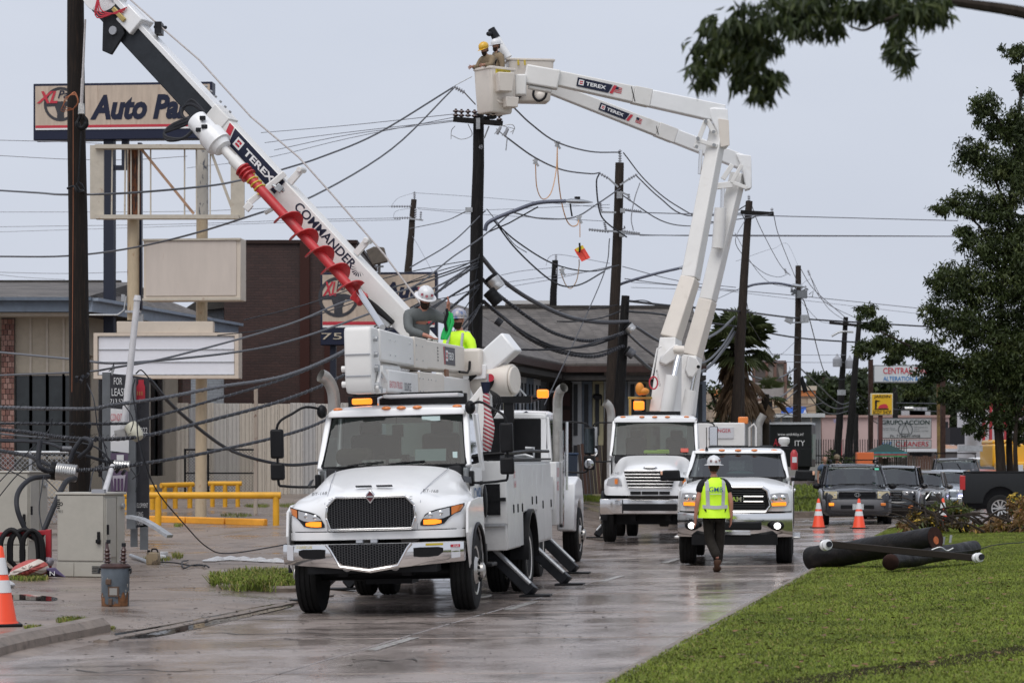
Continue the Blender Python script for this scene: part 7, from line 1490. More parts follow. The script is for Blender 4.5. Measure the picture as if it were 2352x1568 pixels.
# utility body: front bulkhead, compartment doors
UB=GREYP;y0,y1=2.12,7.4;ztop=1.88;zbot=.66
m=MB();m.box((0,y0+.03,(1.02+ztop)/2),(2.5,.06,ztop-1.02));m.box((0,(y0+y1)/2,1.05),(2.2,y1-y0-.15,.12))
for s in(-1,1):m.box((s*1.02,(y0+y1)/2,(1.15+ztop)/2-.01),(.42,y1-y0-.02,ztop-1.15));m.box((s*1.02,y0+.78,.92),(.42,1.5,.5));m.box((s*1.02,6.3,.9),(.42,2.1,.48))
bd=ob('utility_body',m,UB,BT,bevel=.012)
for s in(-1,1):
 ys=[2.18,2.86,3.32,3.80,4.95,5.45,6.25,7.3]
 for i in range(7):
  za=zbot+.03 if i in(0,1,2,4,5,6)and not(3.7<ys[i]<5)else 1.16
  if i==3:za=1.16
  d=ob('compartment_door',MB().box((s*1.237,(ys[i]+ys[i+1])/2,(za+ztop-.05)/2),(.03,ys[i+1]-ys[i]-.02,ztop-.05-za)),UB,BT,bevel=.006)
  ob('latch',MB().box((s*1.256,ys[i+1]-.1,1.22 if za<1 else 1.30),(.02,.06,.12)),BLACK,d,bevel=.01)
 ob('body_cap',MB().box((s*1.1,(y0+y1)/2,ztop+.02),(.3,y1-y0,.03)),BLACK if s>0 else GALV,BT,smooth=0)
 m=MB();q=[V((s*1.25,4.4+.60*math.cos(a),.52+.62*math.sin(a)))for a in np.linspace(-.05,math.pi*1.02,14)]
 rg=[[p+V((s*.07,0,0)),p+V((s*.07,.0,.05)),p+V((-s*.2,0,.05)),p+V((-s*.2,0,0))]for p in q];m.loft(rg);ob('wheel_arch',m,BLACK,BT)
m=MB();m.box((1.06,y0-.01,1.36),(.20,.03,.42));m.box((1.06,y0-.03,1.36),(.36,.02,.05));
for x in(.99,1.13):
 for z in(1.2,1.36,1.52):m.box((x,y0-.035,z),(.025,.02,.025))
ob('rack_plate',m,BLACK,BT,smooth=0)
m=MB();m.box((1.03,y0-.02,1.02),(.4,.02,.04));m.cyl((.98,y0-.03,1.14),(.98,y0-.05,1.14),.018);ob('bulkhead_trim',m,GALV,BT,smooth=0)
txt(BT,'BT\n168',(1.256,2.95,1.62),.22,.22,DECALR,(0,1,0),(0,0,1))
m=MB();m.tube([V((.5,y0,1.95)),V((1.2,y0+.1,1.98)),V((1.22,5,2.02)),V((1.22,7.3,2.02))],.025,6);m.box((.9,y0+.4,1.96),(.5,.5,.1));ob('top_rail',m,BLACK,BT)
# boom folded over the cab
H0=V((-.43,.55,0));dirb=V((.33,6.3,0)).normalized();side=V((dirb.y,-dirb.x,0))
def BP(a,s,z):return H0+dirb*a+side*s+V((0,0,z))
def bprism(name,pts,a0,a1,mtl,parent=BT,bevel=.02,tap=1):
 m=MB();m.loft([[BP(a,s*k,z)for s,z in pts]for a,k in((a0,1),(a1,tap))]);return ob(name,m,mtl,parent,bevel=bevel)
def bseg(name,a0,a1,s0,w,z0,h0,z1,h1,mtl,bevel=.025):m=MB();m.loft([[BP(a,s0+sx*w/2,zc+sz*h/2)for sx,sz in((-1,-1),(1,-1),(1,1),(-1,1))]for a,zc,h in((a0,z0,h0),(a1,z1,h1))]);return ob(name,m,mtl,BT,bevel=bevel,seg=3)
m=MB();prof=[(-.02,2.86),(.02,2.80),(.55,2.80),(.50,3.05),(.42,3.62),(.36,3.66),(-.02,3.66),(-.05,3.6),(-.05,2.95)]
for s0,s1 in((-.18,.18),):m.loft([[BP(a,s,z)for a,z in prof]for s in(s0,s1)])
kn=ob('boom_knuckle',m,WHITE2,BT,bevel=.03,seg=3)
for z in(3.30,3.02):ob('knuckle_seam',MB().beam(BP(-.06,-.17,z),BP(-.06,.17,z),.012,.014),PORCG,kn,smooth=0)
for a,z,r in((.12,3.5,.035),(.12,3.30,.035),(.16,3.12,.05),(.34,3.05,.055),(.14,2.9,.04),(.30,2.84,.045)):
 ob('pin',MB().cyl(BP(a,.17,z),BP(a,.23,z),r),GALV,kn)
for z in(3.12,2.92):ob('pin',MB().cyl(BP(.05,-.24,z),BP(.05,-.17,z),.04),WHITE2,kn)
m=MB();m.beam(BP(.30,.21,3.10),BP(.10,.21,2.84),.07,.04,up=(1,0,0));m.beam(BP(.30,.22,3.12),BP(.62,.22,2.98),.10,.05,up=(1,0,0));m.beam(BP(.2,.2,2.82),BP(.55,.2,2.84),.06,.05,up=(1,0,0));ob('link_arm',m,WHITE2,BT,bevel=.012)
bseg('upper_boom',.40,2.4,.05,.30,3.44,.42,3.42,.40,WHITE2);bseg('boom_sleeve',2.4,3.2,.05,.325,3.42,.43,3.42,.43,WARM,.015);bseg('upper_boom',3.2,5.9,.05,.31,3.42,.41,3.44,.40,WARM)
bseg('lower_boom',.75,2.55,.08,.28,2.98,.30,2.97,.32,WHITE2);bseg('boom_sleeve',2.55,4.2,.08,.32,2.97,.37,2.98,.37,WARM,.015);bseg('lower_boom',4.2,6.2,.08,.28,2.98,.34,2.98,.34,WHITE2)
ob('lift_cylinder',MB().cyl(BP(.7,.1,3.14),BP(1.7,.1,3.16),.065,n=14),WHITE2,BT);ob('cylinder_rod',MB().cyl(BP(1.7,.1,3.16),BP(2.4,.1,3.17),.03),CHROME,BT)
sd=tuple(dirb);maker(BT,BP(4.75,.207,3.45),.80,.26,sd,(0,0,1),True)
for i in range(5):ob('serial_print',MB().box(BP(3.95,.208,3.36+i*.045),(.004,.06,.02)),INK,BT,smooth=0)
txt(BT,'EASTON TRUCK',BP(1.15,.222,2.93),.75,.09,DECALR,sd,(0,0,1),d=.006);txt(BT,'SOURCE',BP(1.85,.222,2.92),.40,.11,NAVY,sd,(0,0,1),d=.006)
m=MB()
for a0 in(2.55,2.75,3.1,3.3,3.6):
 for z in(2.88,3.06):m.cyl(BP(a0,.238,z),BP(a0,.248,z),.012,n=6)
for a0 in(2.5,2.9,1.2,2.1,.9):m.cyl(BP(a0,.212,3.52),BP(a0,.22,3.52),.014,n=6);m.cyl(BP(a0,.212,3.32),BP(a0,.22,3.32),.014,n=6)
ob('boom_bolts',m,GALV,BT,kind='stuff')
ob('boom_hose',MB().tube([BP(5.4,.22,3.24),BP(5.9,.24,3.24),BP(6.05,.24,3.30),BP(6.1,.24,3.42)],.02,6),BLACK,BT)
# boom tip at the rear: platform head, winch drum, jib bracket
tp=ob('boom_tip',MB().loft([[BP(6.1+q,s,z)for q,z in((0,3.22),(.5,3.02),(1.0,3.05),(1.0,3.4),(.4,3.62),(0,3.62))]for s in(-.2,.42)]),WARM,BT,bevel=.05,seg=3)
m=MB();c=BP(6.4,.62,3.52);rm=(R(0),R(-38),R(-12));m.box(c,(.62,.34,.36),rm);ob('jib_holder',m,WHITE,BT,bevel=.03);
M_=Euler(rm).to_matrix();ob('jib_socket',MB().box(c+M_@V((-.40,-.2,-.02)),(.36,.2,.22)),WHITE,BT,bevel=.012);ob('jib_opening',MB().box(c+M_@V((-.46,-.305,-.03)),(.16,.02,.15),rm),BLACK,BT,smooth=0)
m=MB();m.cyl(BP(6.5,.25,3.14),BP(6.35,.86,3.12),.25,n=22);m.cyl(BP(6.34,.86,3.12),BP(6.33,.90,3.12),.22,n=22);ob('winch_drum',m,WARM,BT,bevel=.02)
ob('lever',MB().beam(BP(6.2,.58,3.14),BP(6.0,.45,2.84),.07,.05),BLACK,BT,bevel=.015);ob('lever_knob',MB().cyl(BP(6.12,.55,3.16),BP(6.05,.56,3.16),.06),DECALR,BT)
ob('leather_flap',MB().box(BP(4.55,.2,3.18),(.02,.32,.14)),mat('brown_leather',(.22,.09,.04),.6),BT,smooth=0)
# pedestal, turret and cab guard rack
m=MB();m.cyl((.05,6.4,1.1),(.05,6.4,2.0),.42,n=20);m.box((.05,6.4,2.35),(.55,.7,.8),top=(.8,.8));ob('turret',m,WHITE2,BT,bevel=.03)
m=MB();m.beam((.62,3.9,2.0),(.74,4.0,2.9),.12,.3,up=(0,1,0));m.beam((.40,3.9,2.55),(.70,4.0,2.92),.09,.09,up=(0,1,0));m.box((.72,4.0,2.74),(.2,.1,.3));ob('boom_rest',m,WHITE2,BT,bevel=.012)
m=MB();
for q in range(4):m.tube(spline([V((.80,3.9,2.9)),V((.88+.03*q,3.85,2.75)),V((.84,3.85,2.6-.04*q)),V((.78,3.9,2.5))],4),.012,5)
ob('hydraulic_hose',m,BLACK,BT,kind='stuff')
m=MB();m.box((-.05,2.0,2.72),(1.62,.10,.17));m.box((-.05,2.02,2.82),(1.5,.08,.03));ob('cab_guard',m,BLACK,BT,bevel=.01)
ob('roof_rack',MB().box((.3,1.2,2.76),(1.0,.5,.04)),mat('white_rack',(.62,.62,.63),.5),BT,bevel=.01)
m=MB();m.box((-.05,2.2,2.6),(.12,.1,.3));m.box((.6,2.2,2.6),(.12,.1,.3));m.box((-.7,2.2,2.6),(.12,.1,.3));ob('guard_post',m,BLACK,BT,smooth=0)
bl_=ob('beacon',MB().box((-.60,1.6,2.72),(.26,.12,.08)),AMBERON,BT,bevel=.02);ob('beacon_lead',MB().tube([V((-.62,1.6,2.66)),V((-.5,1.7,2.62)),V((-.4,1.9,2.66))],.015),BLACK,bl_)
ob('grab_bar',MB().tube([V((-.42,1.85,2.62)),V((-.42,1.85,2.76)),V((-.3,1.85,2.80))],.02),CHROME,BT)
# outriggers
def outrigger(T,top,foot,w=.24):
 m=MB();top,foot=V(top),V(foot);m.beam(top,foot+V((-.04*math.copysign(1,foot.x),0,.06)),.16,w,up=(0,1,0));o=ob('outrigger',m,DARK,T,bevel=.012)
 ob('foot_pad',MB().box(foot+V((0,0,.015)),(.42,.30,.03)),BLACK,o,bevel=.006);m=MB();d=(foot-top);n=V((0,-1,0));m.cyl(top+n*.1+V((0,0,.09)),top+d*.9+n*.1+V((0,0,.12)),.032);ob('ram',m,GALV,o);ob('ram_head',MB().box(top+V((0,-.02,.06)),(.16,.2,.14)),BLACK,o,bevel=.02)
for s in(-1,1):
 outrigger(BT,(s*.98,2.55,.62),(s*1.58,2.35,.03));outrigger(BT,(s*1.0,5.7,.70),(s*1.70,5.5,.03))
ob('rope',MB().tube(spline([V((.4,2.6,.03)),V((.6,2.9,.03)),V((.9,2.8,.04)),V((.8,2.5,.03)),V((.5,2.75,.05)),V((.7,3.1,.03))],5),.014,5),mat('white_rope',(.5,.48,.44),.8),BT)
# flag on the truck
FS=stripe_mat('striped_flag',(.42,.03,.05),(.62,.60,.58),6.5,(0,R(-28),0));fg=thing('national_flag','rolled red and white striped flag with blue field behind the near cab','flag',(0,0,0));fg.location=at(1120,1035,35.2)
m=MB();k=35.2/F;rings=[]
for i in range(13):
 f=i/12;z=f*158*k;rr_=.048+.02*math.sin(f*7)+(.012 if .3<f<.8 else 0);cx_=-.01+.015*math.sin(f*5);rings.append([V((cx_+rr_*math.cos(a)*(1+.25*math.sin(3*a+f*4)),rr_*math.sin(a),z))for a in np.linspace(0,6.283,13)[:-1]])
m.loft(rings[:11]);ob('cloth',m,FS,fg,smooth=60);ob('blue_field',MB().loft(rings[10:]),NAVY,fg,smooth=60);ob('staff',MB().cyl((0,.02,-.2),(0,.02,1.05),.015),GALV,fg)
m=MB();g_=at(972,850,39.6);WORLD[BT.name]=(Matrix.Translation(BT.location)@BT.rotation_euler.to_matrix().to_4x4()).inverted();m.box((g_.x,39.6,2.2),(1.1,.9,.72));ob('tool_chest',m,GREYP,BT,bevel=.02);WORLD.pop(BT.name)
# ---------------------------------------------------------------- digger derrick truck (its back to the camera)
def wreg(t):bpy.context.view_layer.update();WORLD[t.name]=t.matrix_world.inverted()
def wun(t):WORLD.pop(t.name,None)
DT=thing('derrick_truck','white digger derrick truck facing away behind the near truck, boom raised to the left pole','truck',(-1.0,40.5,-.11),(0,0,R(180-7.5)))
m=MB();m.box((.4,-4.2,.65),(.12,9.4,.28));m.box((-.4,-4.2,.65),(.12,9.4,.28));ob('chassis',m,BLACK,DT,smooth=0)
m=MB();m.box((0,-1.8,1.12),(2.3,5.2,.1));
for s in(-1,1):m.box((s*.95,-2.3,1.40),(.42,4.0,.5))
ob('deck',m,GREYP,DT,bevel=.015)
ob('tool_box',MB().box((-1.12,-4.6,1.35),(.18,.5,1.1)),GREYP,DT,bevel=.02)
cab(DT,-7.1,1.02,.95,.95,2.0,2.66,-6.75,-5.0,2.80,DGLASS)
rw=ob('rear_window',MB().box((0,-5.0,2.25),(1.66,.07,.74)),BLKGLASS,DT,bevel=.03,seg=4);ob('window_seal',MB().box((0,-4.98,2.25),(1.74,.05,.82)),BLACK,DT,bevel=.03,seg=4)
ob('roof_stripe',MB().prism([V((x,y,z))for x,y,z in((-.6,-5.0,2.79),(-.55,-4.98,2.76),(-.85,-4.97,2.58),(-.9,-5.0,2.60))],(0,-.04,0)),NAVY,DT,smooth=0)
ob('hood',MB().loft([[V((x*w_,y,z))for x,z in((-1,.95),(-1,zt_-.25),(-.75,zt_),(.75,zt_),(1,zt_-.25),(1,.95))]for y,w_,zt_ in((-7.0,1.0,1.98),(-8.2,1.0,1.8),(-9.3,.9,1.62),(-9.5,.8,1.3))]),WHITE,DT,bevel=.06,seg=3)
for s in(-1,1):
 pts=[(-9.35,.75),(-9.3,1.2),(-9.0,1.55),(-8.4,1.62),(-7.8,1.5),(-7.65,1.1),(-7.6,.62)]+[(-8.6+.62*math.cos(a),.52+.66*math.sin(a))for a in np.linspace(.1,3.0,9)]
 ob('fender',MB().prism([V((s*.85,y,z))for y,z in pts],(s*.32,0,0)),WHITE,DT,bevel=.03)
 wheel(DT,(s*1.04,-8.6,.52),.52,.3,s,MATS['polished_wheel']);wheel(DT,(s*1.08,-2.2,.5),.5,.28,s,STEELW,'dish');wheel(DT,(s*.76,-2.2,.5),.5,.28,s,STEELW,'dish')
 mirror_arm(DT,[V((s*1.0,-7.0,1.72)),V((s*1.3,-7.0,1.7)),V((s*1.5,-7.0,1.76)),V((s*1.52,-7.0,2.2)),V((s*1.5,-7.0,2.55)),V((s*1.25,-7.0,2.62)),V((s*.95,-7.0,2.62))],[((s*1.52,-6.96,2.28),(.2,.1,.50)),((s*1.52,-6.96,1.88),(.21,.1,.26))])
 ob('mirror_glass',MB().box((s*1.52,-6.905,2.28),(.16,.01,.44)),mat('mirror_glass',(.12,.14,.15),.05,1),DT,smooth=0);ob('mirror_glass',MB().ball((s*1.52,-6.905,1.86),(.085,.015,.09)),mat('convex_glass',(.5,.5,.5),.05,1),DT)
 outrigger(DT,(s*1.0,-2.6-.6,.72),(s*1.72,-2.4-.6,.03))
m=MB();m.cyl((-1.14,-5.15,.9),(-1.14,-5.15,2.85),.085,n=16);m.tube(spline([V((-1.14,-5.15,2.85)),V((-1.15,-5.1,3.0)),V((-1.20,-5.0,3.14)),V((-1.28,-4.9,3.2))],4),.085,14,cap=False);ex=ob('exhaust_stack',m,MATS['exhaust_steel'],DT);m=MB();m.box((-1.22,-5.1,1.6),(.06,.22,1.7));m.cyl((-1.3,-5.2,1.4),(-1.3,-5.2,2.6),.025);ob('heat_shield',m,CHROME,ex)
m=MB();m.box((.0,-4.6,2.98),(1.5,.16,.12));m.box((-.35,-4.6,2.2),(.17,.12,1.5));m.box((.6,-4.6,2.2),(.17,.12,1.5));ob('cab_rack',m,BLACK,DT,smooth=0)
m=MB();
for x in(-.55,-.3,-.1):m.tube([V((x-.1,-4.6,3.04)),V((x,-4.6,3.16)),V((x+.1,-4.6,3.04))],.02,5);m.box((x+.12,-4.6,3.1),(.03,.05,.14))
ob('rack_hook',m,GALV,DT,kind='stuff')
be=ob('beacon',MB().box((-.86,-5.3,3.10),(.20,.14,.15)),AMBERON,DT,bevel=.03);ob('beacon_bracket',MB().tube([V((-.86,-5.3,3.02)),V((-.7,-5.2,2.97)),V((-.5,-4.8,2.98))],.015),BLACK,be)
m=MB();m.box((-.5,-4.9,1.95),(.5,.2,.06));m.tube([V((-.3,-4.95,1.98)),V((-.6,-4.9,2.02)),V((-.75,-4.9,1.98)),V((-.75,-4.9,2.14)),V((-.6,-4.9,2.14))],.03);ob('hand_pump',m,GALV,DT)
txt(DT,'CAUTION\nDANGER',(-1.215,-4.55,1.6),.3,.4,DECALR,(0,-1,0),(0,0,1))
m=MB();m.cyl((.1,-1.5,1.1),(.1,-1.5,2.5),.45,.38,20);m.box((.1,-1.5,2.9),(.7,.9,.9),top=(.8,.9));ob('turntable',m,WHITE2,DT,bevel=.03)
wreg(DT)
B0,B1=at(1012,826,42.2),at(216,-30,44.8);D=(B1-B0).normalized();nrm=-(D.cross(V((0,0,1)))).normalized();upv=nrm.cross(D);upv=upv if upv.z>0 else-upv;L_=(B1-B0).length
# nrm is the side turned to the camera
if nrm.y>0:nrm=-nrm
def Q(a,n=0,u=0):return B0+D*a+nrm*n+upv*u
def qa(px):
 lo,hi=0,L_
 for _ in range(40):
  mid=(lo+hi)/2;p=Q(mid);x=CX+p.x*F/p.y
  if x>px:lo=mid
  else:hi=mid
 return lo
def obox(name,a0,a1,n0,n1,u0,u1,mt,bevel=.015,t0=1,parent=DT,taper=1):
 m=MB();m.loft([[Q(a,n,u*k)for n,u in((n0,u0),(n1,u0),(n1,u1),(n0,u1))]for a,k in((a0,1),(a1,taper))]);return ob(name,m,mt,parent,bevel=bevel)
aJ,aS=qa(513),qa(850);aE=L_-.3
bo=obox('outer_boom',.3,aJ,-.15,.15,-.18,.18,WHITE2,.02);obox('boom_rail',1.0,aJ-.2,.11,.17,-.25,-.17,ALU,.008);obox('boom_collar',aJ-.08,aJ+.30,-.17,.17,-.20,.21,WHITE2,.015)
DKB=mat('dark_inner_boom',(.032,.036,.042),.4,var=.15)  # inner boom in one dark grey tone below its white strip
obox('inner_boom',aJ,aE,-.12,.12,-.29,.12,DKB,.02);obox('inner_boom_flange',aJ+.3,aE-.1,-.13,.14,.11,.20,WHITE,.01)
m=MB();
for i in range(6):m.cyl(Q(aJ+.02+.13*i,.1,.27),Q(aJ+.02+.13*i,.1,.30),.025,n=6)
ob('boom_bolts',m,GALV,DT,kind='stuff')
a0=qa(588);maker(DT,Q(a0,.154,.03),1.45,.28,-D,upv,True);a1=qa(752);txt(DT,'COMMANDER',Q(a1,.151,.05),1.50,.16,NAVY,-D,upv,shear=.1,bold=.015);a2=qa(826)
m=MB()
for i in range(9):
 a=R(200+140*i/8);dx,dy=math.cos(a),math.sin(a);m.add([Q(a2-dx*.05+dy*.02,.153,dy*.06+.10),Q(a2-dx*.15+.015,.153,dy*.17+.12),Q(a2-dx*.15-.015,.153,dy*.17+.12)],[(0,1,2)])
ob('fan_logo',m,NAVY,DT,smooth=0)
# tip: sheave head
m=MB();c=Q(L_-.2,.12,.12);m.cyl(c,c-nrm*.05,.42,n=28);m.cyl(c-nrm*.2,c-nrm*.25,.42,n=28);sh_=ob('sheave_head',m,WHITE,DT,bevel=.01);m=MB();m.cyl(c+nrm*.002,c+nrm*.02,.06);m.beam(c+D*.3+nrm*.01,c-D*.35+nrm*.01,.02,.05);ob('sheave_pin',m,GALV,sh_)
ob('tip_bracket',MB().prism([Q(L_-.75,.2,.1),Q(L_-1.15,.2,-.12),Q(L_-1.2,.2,-.55),Q(L_-1.02,.2,-.62),Q(L_-.55,.2,-.12)],-nrm*.06),DARK,DT,bevel=.01);m=MB();c=Q(L_-.95,.205,-.22);m.cyl(c,c+nrm*.03,.075);ob('tip_pin',m,PORCG,DT)
obox('tip_block',L_-1.25,L_-.85,-.2,.22,-.05,.3,WHITE,.02);obox('yellow_latch',L_-1.02,L_-.7,.22,.27,.02,.10,mat('brass_yellow',(.45,.34,.12),.4,.4),.01)
m=MB()
for q in range(4):m.tube(spline([Q(L_-.9,.25,.1+.05*q),Q(L_-.6,.3,-.1-.05*q),Q(L_-.35,.3,.05),Q(L_-.3,.28,.25+.04*q),Q(L_-.6,.25,.35)],5),.013,5)
ob('red_hose',m,DECALR,DT,kind='stuff')
m=MB();m.box(Q(L_-1.5,0,.34),(.12,.3,.2));m.cyl(Q(L_-1.5,.15,.35),Q(L_-1.5,-.15,.4),.03);ob('rope_guide',m,DARK,DT)
# auger on the side of the boom
def A_(px):return qa(px)
def W_(px,py,dy=-.35):
 a=qa(px+(py-HY)*0);p=at(px,py,1);return p
def near(px,py):
 """the point on the auger line seen at px, py: same depth as the boom there, a little nearer"""
 t=((px-470)*.60+(py-250)*.80);best=None
 for i in range(60):
  p=Q(L_*i/59);e=abs((CX+p.x*F/p.y-px)*.62+(HY-(p.z-CAMH)*F/p.y-py)*.78)
  if best is None or e<best[0]:best=(e,p.y)
 return at(px,py,best[1]-.42)
g0,g1,g2,g3,g4=near(452,276),near(512,341),near(522,351),near(554,386),near(820,676)
dA=(g4-g3).normalized()
m=MB();d=(g1-g0).normalized();Lm=(g1-g0).length;m.lathe([(.17,-.02),(.185,0),(.19,Lm*.5),(.225,Lm*.52),(.23,Lm*.86),(.19,Lm*.88),(.16,Lm),(.09,Lm+.02)],g0,d,22);mo=ob('auger_motor',m,WHITE,DT)
m=MB()
for f,u in((.22,.5),(.40,.1),(.34,-.45)):c=g0+d*Lm*f+(V((0,-1,0))-d*d.dot(V((0,-1,0)))).normalized()*.185+upv*u*.2;m.box(c,(.1,.06,.07))
ob('motor_port',m,DARK,mo,bevel=.01)
m=MB();m.cyl(g1,g3,.075,.085,14);m.cyl(g1+(g3-g1)*.55,g3,.10,.10,14);ob('drive_shaft',m,WHITE2,DT)
au=MB();au.cyl(g3,g4,.085,.075,14);LA=(g4-g3).length;x=dA.cross(V((0,1,0))).normalized();y=x.cross(dA);s0,s1,turns=LA*.30,LA*.975,5.0;rows1,rows2=[],[]
for i in range(int(turns*22)+1):
 f=i/(turns*22);a=2*math.pi*turns*f;c=g3+dA*(s0+(s1-s0)*f);e=x*math.cos(a)+y*math.sin(a);ro=.22*min(1,.25+f*9);rows1.append([c+e*.07,c+e*ro]);rows2.append([c+e*.07+dA*.018,c+e*ro+dA*.018])
tube_=ob('auger',au,RED,DT)
m=MB();m.grid(rows1);m.grid(rows2);m.grid([[a[1],b[1]]for a,b in zip(rows1,rows2)]);ob('flighting',m,RED,tube_,smooth=50)
m=MB()
for f in(.01,.035,.06):c=g3+dA*LA*f;m.cyl(c,c+dA*.02,.14)
ob('auger_collar',m,RED,tube_);m=MB();q=[]
for i in range(26):a=i*.9;c=g3+dA*(LA*(.075+.0045*i));q.append(c+(x*math.cos(a)+y*math.sin(a))*.095)
m.tube(q,.016,5);ob('yellow_strap',m,mat('yellow_strap',(.62,.45,.05),.6),tube_)
m=MB();m.cyl(g4,g4+dA*.16,.09,.12);m.box(g4+dA*.05,(.22,.2,.2),(.3,.6,.2));m.cyl(g4+dA*.14,g4+dA*.34,.05,.02,8);ob('auger_bit',m,RED,tube_,bevel=.02)
m=MB();c=near(612,434);m.beam(c+V((-.30,0,-.24)),c+V((.28,.2,.28)),.12,.10);m.box(c+V((-.30,-.04,-.3)),(.12,.1,.14),(0,R(40),0));ob('auger_bracket',m,WHITE2,DT,bevel=.012);m=MB();m.box(c+V((.22,-.1,.0)),(.12,.1,.12),(0,R(40),0));m.cyl(c+V((.1,-.05,.06)),c+V((.3,-.1,-.05)),.03);ob('latch_block',m,GALV,DT,bevel=.01)
ob('hook_stop',MB().beam(at(608,490,44),at(640,472,44),.10,.06),WHITE2,DT,bevel=.01)
m=MB()
for q in range(3):m.tube(spline([g0+V((.05,0,.12)),near(430,272+q*6),near(395,288+q*5),near(378,305),near(385,322-q*3),near(420,318),near(448,296)],5),.028,7);m.tube(spline([near(470,258),near(440,240-q*5),near(418,250+q*3),near(425,272),near(460,268),g0],5),.026,7)
ob('motor_hose',m,CABLE,DT,kind='stuff')
ob('lift_rod',MB().cyl(near(815,655),at(878,752,41.2),.055,n=12),CHROME,DT)
m=MB()
for q in range(3):m.tube(spline([Q(qa(842),.2,-.1-.05*q),Q(qa(868),.24,-.22+.03*q),Q(qa(890),.24,-.16+.02*q),Q(qa(925),.22,-.1)],5),.04,7)
ob('boom_hose',m,BLACK,DT,kind='stuff')
m=MB();pts=[Q(L_-.3,.06,.3),Q(L_-1.5,.06,.40),Q(qa(420),.06,.50),Q(qa(540),.06,.48),Q(qa(640),.1,.62),Q(qa(720),.1,.6),Q(qa(840),.1,.55),Q(qa(945),.1,.42)];m.tube(pts,.016,6);ob('winch_rope',m,MATS['hoist_rope'],DT)
for px in(655,806):m=MB();a=qa(px);m.beam(Q(a,.1,.2),Q(a,.1,.50),.05,.12);m.cyl(Q(a,-.02,.5),Q(a,.18,.5),.05);ob('rope_standoff',m,WHITE2,DT,bevel=.01)
ob('tool_chest',MB().box((at(1056,0,41.5).x,41.5,1.7),(1.0,.9,1.2)),GREYP,DT,bevel=.02)
wun(DT)
# ---------------------------------------------------------------- the far bucket trucks
FT=thing('bucket_truck','white bucket truck behind the pickup with barred chrome grille and reflective vest on its dashboard','truck',(3.27,60,-.10),(0,0,R(-6)))
cols=[0,.25,.48,.62,.70,.84,.98,1.09]
def fr(zs,ys):return mirror_cols(list(zip(cols,ys,zs)))
rows_=[fr([1.10]*8,[-1.15,-1.15,-1.14,-1.12,-1.08,-1.0,-.85,-.6]),fr([1.3]*8,[-1.15,-1.15,-1.13,-1.11,-1.07,-.98,-.84,-.58]),fr([1.62,1.62,1.6,1.56,1.48,1.46,1.44,1.40],[-1.1,-1.1,-1.08,-1.04,-.98,-.86,-.74,-.5]),fr([1.80,1.79,1.76,1.68,1.56,1.54,1.52,1.45],[-.98,-.97,-.95,-.88,-.8,-.62,-.5,-.35]),fr([1.90,1.89,1.87,1.8,1.62,1.56,1.54,1.46],[-.4,-.4,-.38,-.35,-.3,-.2,-.1,-.05]),fr([1.97,1.97,1.95,1.92,1.85,1.70,1.52,1.40],[.2,.2,.2,.22,.25,.3,.35,.38]),fr([2.02,2.02,2.01,2.0,1.98,1.93,1.6,1.4],[.5,.5,.5,.52,.54,.56,.58,.6])]
ob('hood',MB().grid(rows_),WHITE,FT,sub=2,smooth=180)
cab(FT,.5,1.0,.95,1.0,2.02,2.80,.95,2.1,2.96,lamps=(-.75,-.3,.0,.3,.75))
m=MB();m.box((.05,.85,2.10),(.6,.14,.08),(0,0,.1));m.box((.2,.83,2.13),(.3,.1,.05));ob('folded_vest',m,HIVIS,FT,bevel=.03);ob('red_card',MB().box((.72,.57,2.14),(.18,.012,.09)),mat('red_card',(.75,.16,.12),.5),FT,smooth=0)
gr=ob('grille',MB().prism([V((x,-1.17,z))for x,z in((-.50,1.28),(.50,1.28),(.60,1.66),(-.60,1.66))],(0,.05,0)),MATS['grille_black'],FT,smooth=0)
for i in range(6):m=MB();z=1.29+i*.074;m.box((0,-1.19,z),(1.02+i*.04,.05,.028));ob('grille_bar',m,CHROME,gr,bevel=.008)
ob('name_plate',MB().ball((0,-1.10,1.73),(.17,.03,.04),16,6),CHROME,FT);txt(FT,'FREIGHTLINER',(0,-1.135,1.73),.26,.035,INK)
for x,w_ in((-.33,.24),(0,.38),(.33,.24)):ob('lower_vent',MB().box((x,-1.16,1.16),(w_,.03,.07)),BLACK,FT,smooth=0)
